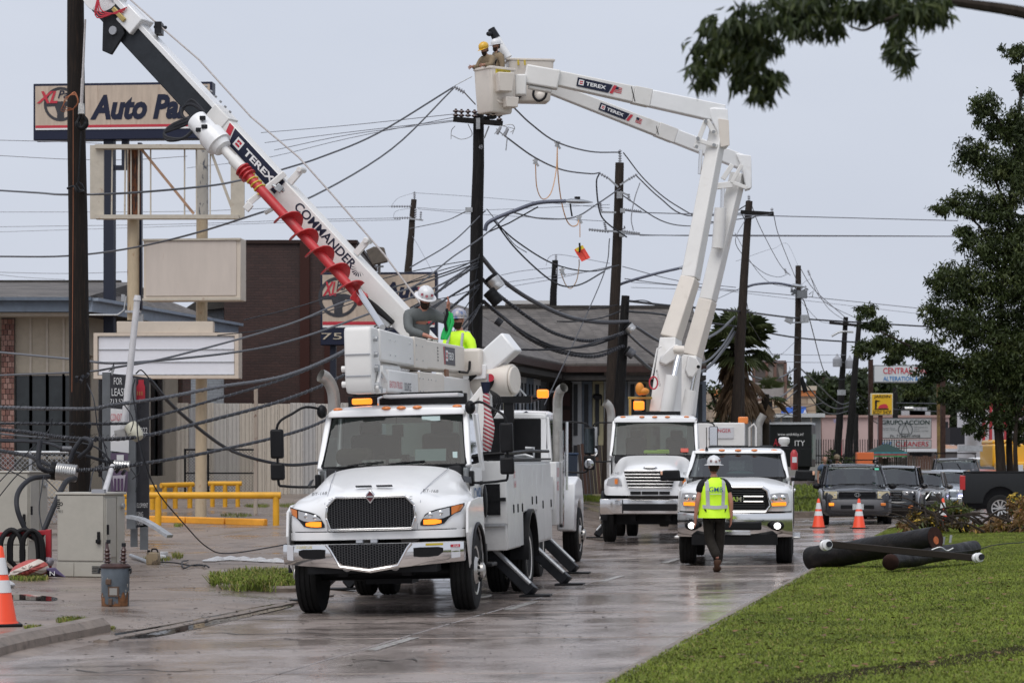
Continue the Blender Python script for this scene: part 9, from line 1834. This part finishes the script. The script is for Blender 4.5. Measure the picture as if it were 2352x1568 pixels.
GSUV=mat('dark_grey_paint',(.024,.025,.029),.22,coat=.5,var=.1);BKP=mat('black_car_paint',(.009,.0095,.011),.15,coat=.6);BRG=mat('brown_grey_paint',(.075,.068,.065),.25,.2,coat=.5);SLV=mat('silver_car_paint',(.34,.37,.41),.25,.4,coat=.5);GB=mat('grey_cladding',(.10,.10,.106),.5);YLENS=mat('yellowed_lens',(.62,.55,.36),.25,coat=.4)
t,w=car('parked_car','dark grey suv with roof rack and yellowed headlights at the head of the queue','car',1969,72.5,-5,1.95,1.76,1.05,1.14,1.02,GSUV,low=1,z0=-.06)
front(t,w,(.78,.98),0,(.52,.80,.97,DARK),(.40,.76,GB),.02,(.58,.93),YLENS,(.62,AMBERON),badge=1)
m=MB()
for s in(-1,1):m.tube([V((s*.66,1.95,1.78)),V((s*.66,2.05,1.85)),V((s*.66,4.0,1.86)),V((s*.66,4.1,1.78))],.025,6)
for y in(2.3,3.1,3.9):m.box((0,y,1.86),(1.3,.05,.03))
ob('roof_rack',m,BLACK,t,kind='stuff');ob('window_sticker',MB().box((.62,1.42,1.60),(.12,.01,.07),(R(-40),0,0)),mat('green_sticker',(.10,.5,.32),.5),t,smooth=0)
t,w=car('parked_car','glossy black suv parked directly behind the dark grey one','car',2040,79,-12,1.84,1.68,.98,1.06,.95,BKP,z0=-.05);front(t,w,(.76,.92),.02,(.42,.62,.90,CHROME),(.26,.6,BKP),None,(.5,.95),LENS,(.42,mat('fog_lens',(.4,.4,.4),.2)))
t,w=car('parked_car','brown grey sedan third in the queue with v shaped chrome grille','car',2108,86,-12,1.78,1.48,.88,.96,.84,BRG,kind='sedan',z0=-.05);front(t,w,(.62,.84),.03,(.40,.50,.78,CHROME),(.2,.5,BRG),-.25,(.5,.97));ob('chrome_trim',MB().tube([V((-.45,-.09,.80)),V((-.28,-.13,.56)),V((.28,-.13,.56)),V((.45,-.09,.80))],.03,6),CHROME,t)
t,w=car('parked_car','silver hatchback fourth in the queue with bluish lamp lit','car',2166,93,-14,1.76,1.49,.90,.98,.82,SLV,kind='sedan',z0=-.05);front(t,w,(.62,.80),.03,(.30,.40,.55,DARK),(.2,.5,SLV),None,(.55,.97));m=MB();m.box((-w*.72,-.06,.56),(.16,.04,.06));m.box((w*.72,-.02,.56),(.16,.04,.06));ob('day_lamp',m,mat('bluish_lamp',(.5,.5,.9),.3,emit=(.55,.55,1),es=4),t)
t,w=car('parked_car','large dark suv with ladder rack and raised wipers behind the silver hatchback','car',2200,101,-8,2.0,1.92,1.18,1.28,1.15,GSUV,L=5.2,z0=-.05);front(t,w,(.9,1.08),0,(.55,.85,1.1,CHROME),(.45,.8,GSUV),None)
m=MB();m.tube([V((-.5,1.15,1.30)),V((-.62,.75,1.72))],.02,5);m.tube([V((.25,1.15,1.30)),V((.0,.75,1.68))],.02,5)
for s in(-1,1):m.tube([V((s*.75,2.1,1.92)),V((s*.75,2.2,2.08)),V((s*.75,4.6,2.08))],.025,5)
for y in(2.2,3.0,3.8,4.6):m.box((0,y,2.1),(1.6,.04,.04))
ob('ladder_rack',m,BLACK,t,kind='stuff')
m=MB();m.box((.6,3.4,2.2),(.95,1.2,.05));m.box((.6,2.9,2.32),(.95,.04,.2));ob('rack_basket',m,GALV,t,smooth=0)
t,w=car('parked_car','white van roof and side showing right of the dark racked suv','van',2262,110,-10,1.95,1.95,1.15,1.25,1.1,WHITE,L=5,z0=-.05)
t,w=car('parked_car','small red car glimpsed between the tree trunks','car',2295,104,10,1.75,1.46,.9,.98,.86,mat('faded_red_paint',(.35,.10,.09),.35,coat=.3),kind='sedan',z0=-.05)
# black pickup seen from its tail
c=at(2214,1052,76.0);bk=thing('pickup_truck','black pickup with its red tail lamps turned to the lawn at the right edge','pickup truck',(c.x,c.y,-.02),R(80))
def lx(n,b,mtl,bevel=.03):m=MB();m.box(*b);return ob(n,m,mtl,bk,bevel=bevel)
# local -y is forward; x from 0 (left side) to 2
for x in(.02,1.98):m=MB();pts=[(0,.55),(0,1.42),(-2.05,1.45),(-2.05,.55)]+[(-1.05+.5*math.cos(a),.55+.5*math.sin(a))for a in np.linspace(math.pi,0,11)];m.prism([V((x,y,z))for y,z in pts],(.04,0,0));ob('bed_side',m,BKP,bk,smooth=0)
ob('wheel_well',MB().box((.7,-1.05,.85),(1.0,1.5,.75)),BLACK,bk,smooth=0)
lx('tailgate',((1.0,.0,1.0),(1.95,.08,.80)),BKP);lx('bed_rail',((.05,-1.02,1.46),(.12,2.1,.05)),BLACK);lx('bed_rail',((1.95,-1.02,1.46),(.12,2.1,.05)),BLACK);lx('cab',((1.0,-3.5,1.05),(2.0,2.9,.9)),BKP,.06);lx('rear_bumper',((1.0,.12,.62),(1.9,.16,.2)),CHROME)
gh=ob('greenhouse',MB().loft([[V((x,y,z))for x,y in((.12,-2.15),(1.88,-2.15),(1.88,-4.3),(.12,-4.3))]if z<1.6 else[V((x,y,z))for x,y in((.28,-2.35),(1.72,-2.35),(1.72,-4.0),(.28,-4.0))]for z in(1.5,1.97)]),BLKGLASS,bk,smooth=0);lx('roof',((1.0,-3.2,1.99),(1.5,1.75,.06)),BKP)
lx('chassis',((1.0,-2.5,.5),(1.5,5.6,.25)),BLACK);lx('hood',((1.0,-5.4,1.1),(1.9,1.3,.6)),BKP,.08)
for x in(.03,1.97):tl=ob('tail_lamp',MB().box((x,.04,1.15),(.10,.16,.42)),REDL,bk,bevel=.015)
for x,s in((.12,-1),(1.88,1)):
 for y in(-1.05,-4.8):wheel(bk,(x,y,.40),.40,.28,s,ALU,'alloy',.62)
 # yellow truck, trailer, canopy
yt=thing('yellow_truck','yellow truck or small bus with wide windscreen behind the tree trunks','truck',(0,0,0));yt.location=at(2322,1070,108);k=108/F;YP_=mat('bus_yellow',(.72,.38,.02),.35,coat=.3)
ob('body',MB().box((0,1.5,.45),(84*k,3,.95)),YP_,yt,bevel=.08);ob('roof',MB().box((0,1.6,1.02),(80*k,2.6,.16),(0,0,0),top=(.94,1)),YP_,yt,bevel=.05);ob('windscreen',MB().box((0,.06,.62),(72*k,.06,.52)),BLKGLASS,yt,bevel=.04);ob('hood',MB().box((0,-.2,.02),(78*k,.6,.34)),YP_,yt,bevel=.08)
ob('grille',MB().box((0,-.52,-.08),(44*k,.06,.28)),CHROME,yt,smooth=0)
for s in(-1,1):ob('marker_lamp',MB().box((s*.9,.0,1.09),(.1,.06,.04)),AMBER,yt)
bt=thing('food_trailer','black food trailer with white web address parked before the grey yard wall','trailer',(0,0,0),R(-10));bt.location=at(1816,1084,97);k=97/F
W,H=96*k,98*k;ob('body',MB().box((0,1.2,H/2+.2),(W,2.4,H)),mat('trailer_black',(.018,.02,.02),.4),bt,bevel=.03);ob('roof',MB().box((0,1.2,H+.23),(W,2.5,.08)),mat('pale_roof',(.5,.52,.54),.5),bt,smooth=0);ob('side_poster',MB().box((W/2+.01,1.2,H*.6),(.03,2.0,H*.6)),mat('poster_print',(.30,.28,.26),.5,var=.8,vs=3,detail=2,var2=(.05,.16,.1)),bt,smooth=0)
txt(bt,'www.amb4tby.inf',(0,-.02,H*.88),W*.62,.14,PAPER);txt(bt,'Amb',(-W*.28,-.02,H*.70),W*.26,.28,DECALR,shear=.2);txt(bt,'ITY',(W*.22,-.02,H*.68),W*.24,.2,PAPER)
for s in(-1,1):ob('wheel',MB().cyl((s*W*.3,.1,.22),(s*W*.3,.35,.22),.25,n=16),RUBBER,bt)
cn=thing('market_canopy','dark folding canopy with striped valance before the fence','canopy',(0,0,0));cn.location=at(2042,1072,109.5);k=109.5/F;W=84*k
for x in(-1,1):
 for y in(0,2):ob('leg',MB().cyl((x*W*.47,y,-.2),(x*W*.47,y,.55),.03),BLACK,cn)
ob('cover',MB().loft([[V((-W/2,0,.62)),V((W/2,0,.62)),V((W/2,2,.62)),V((-W/2,2,.62))],[V((-.1,.9,.98)),V((.1,.9,.98)),V((.1,1.1,.98)),V((-.1,1.1,.98))]]),mat('canopy_green',(.02,.045,.04),.6),cn,smooth=0)
for i,c in enumerate(((.04,.22,.25),(.30,.06,.07),(.06,.20,.08))):ob('valance_stripe',MB().box((0,-.02,.60-i*.07),(W*.98,.03,.07)),mat('valance_%s'%('teal','red','green')[i],c,.7,var=.4,vs=6),cn,smooth=0)
tag(ob('orange_crate',MB().box(at(1986,1052,108),(.7,.5,.5)),mat('orange_plastic',(.75,.17,.05),.5),bevel=.02),'orange box behind the dark grey suv by the canopy','crate')
# ================================================================ PEOPLE
def skin(name,J,E,rad,m,parent,sub=1,root=0):
 me=bpy.data.meshes.new(name);ks=list(J);ix={k:i for i,k in enumerate(ks)}
 me.from_pydata([tuple(J[k])for k in ks],[(ix[a],ix[b])for a,b in E],[]);me.materials.append(m);o=bpy.data.objects.new(name,me);COL.objects.link(o);o.parent=parent
 md=o.modifiers.new('skin','SKIN');md.use_smooth_shade=True;md.branch_smoothing=.2
 for k,i in ix.items():r=rad[k];sv=me.skin_vertices[0].data[i];sv.radius=r if isinstance(r,tuple)else(r,r);sv.use_root=(i==root)
 sd=o.modifiers.new('subd','SUBSURF');sd.levels=sub;sd.render_levels=sub;return o
def person(label,loc,rz,pose,skinm=SKIN,top=None,legs=None,sleeves='long',boots=BLACK,hat=None,hatbrim=True,beard=None,hair=None,glasses=False,vest=None,scale=1.0,harness=False,group=None,stickers=False):
 """pose: joints overriding a standing figure that faces local -y, x to its left as we look at it"""
 t=thing('person',label,'person',loc,rz,group);t.scale=(scale,)*3
 J=dict(pelvis=(0,0,.96),waist=(0,0,1.10),chest=(0,0,1.30),upper=(0,.0,1.42),neck=(0,-.01,1.51),chin=(0,-.02,1.58))
 for s,n in((-1,'l'),(1,'r')):
  J.update({'sh'+n:(s*.19,0,1.42),'el'+n:(s*.25,.02,1.13),'wr'+n:(s*.27,-.04,.87),'pa'+n:(s*.27,-.06,.80),'hi'+n:(s*.095,0,.91),'kn'+n:(s*.10,-.02,.50),'an'+n:(s*.10,.02,.10),'to'+n:(s*.11,-.14,.04)})
 J.update({k:v for k,v in pose.items()if k!='tilt'});J={k:V(v)for k,v in J.items()};hd=J.pop('head')if 'head' in J else None
 E=[('pelvis','waist'),('waist','chest'),('chest','upper'),('upper','neck'),('neck','chin')];rad=dict(pelvis=(.145,.11),waist=(.14,.105),chest=(.165,.12),upper=(.12,.09),neck=.055,chin=.06)
 for n in 'lr':
  E+=[('upper','sh'+n),('sh'+n,'el'+n),('el'+n,'wr'+n),('wr'+n,'pa'+n),('pelvis','hi'+n),('hi'+n,'kn'+n),('kn'+n,'an'+n)]+([]if legs else[('an'+n,'to'+n)]);rad.update({'sh'+n:.07,'el'+n:.045,'wr'+n:.03,'pa'+n:(.036,.022),'hi'+n:.09,'kn'+n:.06,'an'+n:.04,'to'+n:.035})
  d=(J['pa'+n]-J['wr'+n]).normalized();x=d.cross(V((0,1,0)));x=x.normalized()if x.length>.1 else V((1,0,0));y=x.cross(d)
  for i in range(4):a='f%d%s'%(i,n);L_=(.075,.085,.08,.062)[i];J[a]=J['pa'+n]+d*.045+y*(i-1.5)*.021;J[a+'t']=J[a]+d*L_*.8+x*.018;E+=[('pa'+n,a),(a,a+'t')];rad[a]=.0095;rad[a+'t']=.008
  J['th'+n]=J['pa'+n]-y*.045+d*.01;J['tt'+n]=J['th'+n]+d*.04-y*.012;E+=[('pa'+n,'th'+n),('th'+n,'tt'+n)];rad['th'+n]=.011;rad['tt'+n]=.009
 us=set(sum(E,()));rb=dict(rad)
 for q,f in(('pelvis',.75),('waist',.72),('chest',.72),('upper',.70),('shl',.75),('shr',.75)):rb[q]=tuple(v*f for v in rad[q])if isinstance(rad[q],tuple)else rad[q]*f
 skin('body',{k:v for k,v in J.items()if k in us},E,rb,skinm,t)
 def cloth(name,ks,es,extra,m,rr={}):return skin(name,{k:J[k]for k in ks},es,{k:(tuple(q+extra for q in rad[k])if isinstance(rad[k],tuple)else rad[k]+extra)*1 if k not in rr else rr[k]for k in ks},m,t)
 if top:
  ks=['pelvis','waist','chest','upper','neck'];es=[('pelvis','waist'),('waist','chest'),('chest','upper'),('upper','neck')]
  for n in 'lr':
   if sleeves=='short':J['mid'+n]=J['sh'+n].lerp(J['el'+n],.62);rad['mid'+n]=.055;ks+=['sh'+n,'mid'+n];es+=[('upper','sh'+n),('sh'+n,'mid'+n)]
   else:J['cuf'+n]=J['el'+n].lerp(J['wr'+n],.93);rad['cuf'+n]=.034;ks+=['sh'+n,'el'+n,'cuf'+n];es+=[('upper','sh'+n),('sh'+n,'el'+n),('el'+n,'cuf'+n)]
  cloth('shirt',ks,es,.024,top,{'neck':.06,'pelvis':(.135,.10)})
 if legs:
  ks=['pelvis'];es=[]
  for n in 'lr':ks+=['hi'+n,'kn'+n,'an'+n];es+=[('pelvis','hi'+n),('hi'+n,'kn'+n),('kn'+n,'an'+n)]
  cloth('trousers',ks,es,.02,legs,{'pelvis':(.158,.122),'anl':.082,'anr':.082,'knl':.088,'knr':.088})
  for n in 'lr':
   a,b=J['an'+n],J['to'+n];d=(b-a);hl=a-V((d.x,d.y,0))*.35+V((0,0,d.z));hl=V((hl.x,hl.y,b.z));skin('boot',dict(a=a,h=hl,b=b),[('a','h'),('h','b')],dict(a=.075,h=.062,b=.06),boots,t)
 if vest:
  ks=['pelvis','waist','chest','upper'];cl_=cloth('vest',ks,[('pelvis','waist'),('waist','chest'),('chest','upper')],.03,vest,{'upper':(.185,.105),'pelvis':(.175,.14)})
  # head
 c=V(J['chin'])+V((0,-.005,.085))if hd is None else hd;tilt=pose.get('tilt',(0,0,0));M=Euler(tilt).to_matrix();Hp=lambda x,y,z:c+M@V((x,y,z))
 h=ob('head',MB().loft([[Hp(wx*math.cos(a),yo+wy*math.sin(a),z)for a in np.linspace(0,6.283,17)[:-1]]for z,wx,wy,yo in((-.115,.030,.035,-.045),(-.10,.048,.055,-.035),(-.06,.064,.082,-.012),(-.01,.072,.094,.0),(.04,.076,.098,.004),(.085,.066,.086,.006),(.115,.04,.05,.006),(.125,.012,.015,.006))]),skinm,t,sub=1,smooth=180)
 ob('nose',MB().loft([[Hp(x,y,z)for x,y,z in((-.010,-.090,.025),(.010,-.090,.025),(.018,-.092,-.025),(0,-.122,-.022),(-.018,-.092,-.025))],[Hp(x*.5,y+.03,z)for x,y,z in((-.010,-.090,.025),(.010,-.090,.025),(.018,-.092,-.025),(0,-.1,-.022),(-.018,-.092,-.025))]]),skinm,h,smooth=60)
 for s in(-1,1):
  ob('ear',MB().ball(Hp(s*.076,.01,0),(.012,.022,.032),8,6),skinm,h);ob('eye',MB().ball(Hp(s*.03,-.086,.02),(.014,.008,.008),8,5),mat('eye_white',(.5,.48,.45),.3),h)
 ob('mouth',MB().box(Hp(0,-.093,-.055),(.045,.012,.008)),mat('lip',(.28,.11,.09),.5),h)
 if beard:ob('beard',MB().loft([[Hp(wx*math.cos(a),yo+wy*math.sin(a),z)for a in np.linspace(math.pi,2*math.pi,11)]+[Hp(wx*.6*math.cos(a),yo+wy*.4*math.sin(a),z)for a in np.linspace(2*math.pi,math.pi,5)]for z,wx,wy,yo in((-.135,.045,.055,-.03),(-.10,.062,.075,-.03),(-.06,.071,.088,-.016),(-.035,.073,.088,-.012))]),beard,h,smooth=70)
 if glasses:
  m=MB()
  for s in(-1,1):m.box(Hp(s*.036,-.098,.022),(.058,.016,.036));m.box(Hp(s*.075,-.04,.024),(.006,.11,.01))
  ob('sunglasses',m,BLACK,h,bevel=.005)
 if hair:ob('hair',MB().loft([[Hp(wx*math.cos(a),.012+wy*math.sin(a),z)for a in np.linspace(.05,math.pi-.05,11)]for z,wx,wy in((-.07,.06,.085),(.0,.078,.098),(.06,.08,.104),(.10,.07,.09))]),hair,h,smooth=70)
 if hat:
  m=MB();b=.035
  m.loft([[Hp(r*1.0*math.cos(a),.005+r*1.22*math.sin(a),z)for a in np.linspace(0,6.283,25)[:-1]]for z,r in((b,.095),(b+.012,.110),(b+.05,.112),(b+.10,.096),(b+.135,.062),(b+.15,.02))]);hh=ob('hard_hat',m,hat,t,smooth=60)
  m=MB();f=1.0 if hatbrim else .0;m.loft([[Hp((.100+k*(.055 if hatbrim else .008))*math.cos(a),.005+(.125+k*(.055 if hatbrim else(.075 if math.sin(a)<0 else .005)))*math.sin(a),b+.014-z)for a in np.linspace(0,6.283,25)[:-1]]for k,z in((0,.0),(1,.016),(1,.022),(0,.010))]);ob('brim',m,hat,hh,smooth=50)
  ob('hat_ridge',MB().loft([[Hp(x,y,z)for x,z in((-.012,-.006),(.012,-.006),(.008,.008),(-.008,.008))]for y,z,q in()]or[[Hp(x,.005-.137*math.cos(a),b+.012+.143*math.sin(a))for x in(-.014,.014)]for a in np.linspace(.25,2.9,9)],False,closed=False),hat,hh)
  if stickers:
   m=MB()
   for a,z,q in((-1.9,.055,0),(-1.2,.07,1),(-2.5,.06,1),(1.0,.06,0),(1.7,.05,1),(2.3,.07,0)):p=Hp(.114*math.cos(a),.005+.138*math.sin(a),b+z);m.box(p,(.035,.012,.035),(0,0,a+1.57),mi=0)
   ob('hat_sticker',m,stickers,hh,smooth=0)
 return t,J,Hp
def slab(t,name,pts,m,th=.012):q=MB();q.tube(pts,th,6);return ob(name,q,m,t)
HW=mat('hat_white',(.72,.72,.73),.3,coat=.3);HY_=mat('hat_yellow',(.72,.42,.03),.35,coat=.3);JEAN=mat('dark_trousers',(.020,.017,.014),.85,var=.25,vs=8);GREYS=mat('grey_shirt',(.125,.135,.135),.85,var=.12,vs=8);TANS=mat('tan_shirt',(.23,.17,.105),.85,var=.12,vs=9);NVS=mat('navy_shirt',(.03,.045,.08),.85,var=.15);BLKS=mat('black_shirt',(.018,.018,.02),.8)
BRD=mat('dark_beard',(.035,.022,.016),.9)
# walking worker, seen from behind
g=G(1640,1313);t,J,Hp=person('worker walking away in a yellow GMB safety vest, dark trousers and white stickered hard hat',g,R(180+4),dict(knl=(-.10,-.06,.52),anl=(-.06,-.04,.10),tol=(-.05,-.20,.04),hir=(.095,0,.91),knr=(.07,-.02,.52),anr=(-.02,.26,.22),tor=(-.03,.26,.08),ell=(-.26,.05,1.13),wrl=(-.27,.02,.88),elr=(.27,.06,1.13),wrr=(.30,.02,.87),par=(.30,.0,.80),pal=(-.27,-.01,.81)),SKINR,BLKS,JEAN,'short',mat('brown_boot',(.06,.03,.018),.7),HW,scale=1.045,hair=BRD,stickers=mat('hat_print',(.30,.20,.20),.5,var=.9,vs=30))
# vest panels and print lie on the back (local +y is towards the camera here)
m=MB();hw=lambda z:np.interp(z,[.84,.96,1.10,1.30,1.44,1.50],[.262,.248,.232,.235,.215,.125]);dy=lambda z:np.interp(z,[.84,.96,1.10,1.30,1.44,1.50],[.208,.190,.172,.180,.138,.075]);zs=[.86,.9,.96,1.03,1.10,1.2,1.30,1.38,1.44,1.50]
m.loft([[V((hw(z)*math.cos(a),dy(z)*math.sin(a)*(1.0+.05*math.sin(5*a+z*9)),z))for a in np.linspace(0,6.283,29)[:-1]]for z in zs],False);ob('vest_shell',m,HIVIS,t,smooth=60,sub=1)
def on_back(x,z,d=.012):k=min(.98,abs(x)/hw(z));return V((x,dy(z)*math.sqrt(1-k*k)+d,z))
for x0 in(-.125,.125):
 ob('reflective_tape',MB().grid([[on_back(x0+q+(z-1.2)*.04*(1 if x0>0 else-1),z)for q in(-.028,.028)]for z in np.linspace(1.06,1.47,8)]),SILVER,t,smooth=0)
ob('reflective_tape',MB().grid([[on_back(x,z+abs(x)*.06)for z in(1.0,1.055)]for x in np.linspace(-.20,.20,11)]),SILVER,t,smooth=0)
txt(t,'GMB',(0,.198,1.31),.22,.08,mat('blue_lettering',(.02,.10,.26),.5),(-1,0,0),(0,0,1),bold=.01,d=.01);ob('small_print',MB().box((0,.196,1.24),(.18,.004,.012)),mat('pale_print',(.6,.75,.5),.6),t,smooth=0)
ob('wristband',MB().box((.27,-.02,.93),(.075,.07,.05)),BLACK,t,bevel=.01)
# two men behind the folded boom of the near truck
b0=at(962,850,39.6);t,J,Hp=person('bearded worker in grey shirt and white hard hat leaning over the folded boom',(b0.x,b0.y,2.58),R(12),dict(waist=(0,-.02,1.08),chest=(.0,-.12,1.27),upper=(.01,-.18,1.37),neck=(.03,-.23,1.44),chin=(.04,-.28,1.49),shl=(-.19,-.17,1.35),ell=(-.20,-.32,1.12),wrl=(.02,-.44,1.05),pal=(.09,-.46,1.02),shr=(.21,-.16,1.36),elr=(.36,-.24,1.26),wrr=(.36,-.34,1.44),par=(.36,-.36,1.50),tilt=(R(28),0,R(12))),SKINR,GREYS,JEAN,'long',BLACK,HW,True,BRD,None,True,scale=1.08,stickers=mat('hat_print2',(.35,.10,.12),.5,var=.9,vs=30))
b1=at(1056,850,41.5);t,J,Hp=person('worker in hi vis yellow shirt, sunglasses and blue patterned hard hat behind the folded boom',(b1.x,b1.y,2.32),R(-32),dict(shl=(-.20,0,1.41),ell=(-.24,-.08,1.14),wrl=(-.10,-.28,1.12),pal=(-.04,-.33,1.14),elr=(.26,-.02,1.13),wrr=(.18,-.2,1.0),tilt=(R(4),0,R(-4))),SKINR,HIVIS,JEAN,'long',BLACK,mat('hat_blue_pattern',(.05,.12,.30),.35,var=.9,var2=(.55,.50,.48),vs=14,detail=2),False,BRD,None,True,scale=1.05)
for s in(-1,1):slab(t,'vest_stripe',[V((s*.12,-.10,1.46)),V((s*.13,-.15,1.30)),V((s*.14,-.15,1.05))],SILVER,.022)
for s in(-1,1):slab(t,'vest_stripe',[V((s*.12,-.06,1.49)),V((s*.13,.06,1.48)),V((s*.13,.135,1.30))],SILVER,.022)
hg=thing('green_harness','bright green safety harness held up by the grey shirted worker','harness',(0,0,0));hg.location=at(1026,760,39.2);GN=mat('harness_green',(.01,.42,.09),.6);k=39.2/F
ob('webbing',MB().loft([[V((x*k,y,-z*k))for x,y in((a,-.03),(b,-.04),(b,.03),(a,.04))]for z,a,b in((-45,2,8),(-30,-3,10),(-10,-6,9),(5,-12,5),(20,-15,2))]),GN,hg,bevel=.02)
ob('strap',MB().tube([V((10*k,0,40*k)),V((14*k,-.05,20*k)),V((6*k,-.06,-5*k)),V((-2*k,-.05,-20*k))],.028,6),GN,hg);ob('black_strap',MB().tube([V((0,0,50*k)),V((2*k,-.03,40*k)),V((-4*k,-.05,20*k)),V((0,-.05,0))],.025,6),BLACK,hg)
# two linemen in the raised bucket
b=at(1128,262,64.0);t,J,Hp=person('lineman in tan shirt with yellow hard hat bending over the front bucket rim',(b.x-.02,b.y,b.z-.14),R(-48),dict(chest=(0,-.05,1.30),upper=(0,-.1,1.42),neck=(0,-.14,1.5),chin=(0,-.18,1.55),shl=(-.19,-.1,1.42),ell=(-.24,-.22,1.22),wrl=(-.20,-.38,1.24),pal=(-.20,-.43,1.22),shr=(.19,-.1,1.42),elr=(.25,-.22,1.22),wrr=(.2,-.38,1.24),par=(.2,-.43,1.22),tilt=(R(25),0,0)),SKIN,TANS,JEAN,'long',BLACK,HY_,False,BRD,BRD,scale=1.05)
for s in(-1,1):slab(t,'harness_strap',[V((s*.10,.0,1.50)),V((s*.09,.10,1.40)),V((-s*.05,.13,1.20)),V((-s*.08,.12,1.0))],DARK,.03)
b=at(1150,250,70.4);t,J,Hp=person('lineman in tan shirt with white hard hat in the rear bucket',(b.x-.1,b.y,b.z-.12),R(-60),dict(tilt=(R(10),0,0)),SKIN,TANS,JEAN,'long',BLACK,HW,True,BRD,BRD,scale=1.1)
for s in(-1,1):slab(t,'harness_strap',[V((s*.10,-.05,1.50)),V((s*.12,.09,1.42)),V((s*.10,.13,1.20)),V((s*.08,.12,1.0))],DARK,.035)
# bystanders far off
g=G(1894,1096);g=V(((1894-CX)*96/F,96,.16));person('man in blue shirt and jeans standing on the far verge',g,R(10),dict(),SKIN,mat('blue_shirt',(.08,.12,.19),.8),mat('blue_jeans',(.03,.045,.09),.8),'short',scale=.98,hair=BRD)
g=V(((1922-CX)*98/F,98,.12));person('man in pale shirt and tan cap behind the dark grey suv',g,R(0),dict(elr=(.3,-.1,1.3),wrr=(.12,-.22,1.5),par=(.08,-.2,1.54)),SKIN,mat('pale_shirt',(.34,.32,.31),.8),JEAN,'short',hat=mat('tan_cap',(.22,.17,.11),.8),hatbrim=False,scale=1.02)
# every wire and lead of a bunch gets its own place in the bunch
ORD='highest,second highest,third highest,fourth highest,fifth highest,sixth highest,seventh highest,eighth highest,ninth highest,tenth highest,eleventh highest,twelfth highest,thirteenth highest,fourteenth highest'.split(',')
for lb,q in CAB_PY.items():
 if len(q)>1:
  for i,(y,o)in enumerate(sorted(q,key=lambda z:z[0])):o['label']=(ORD[i]if i<len(q)-1 else 'lowest')+' '+lb
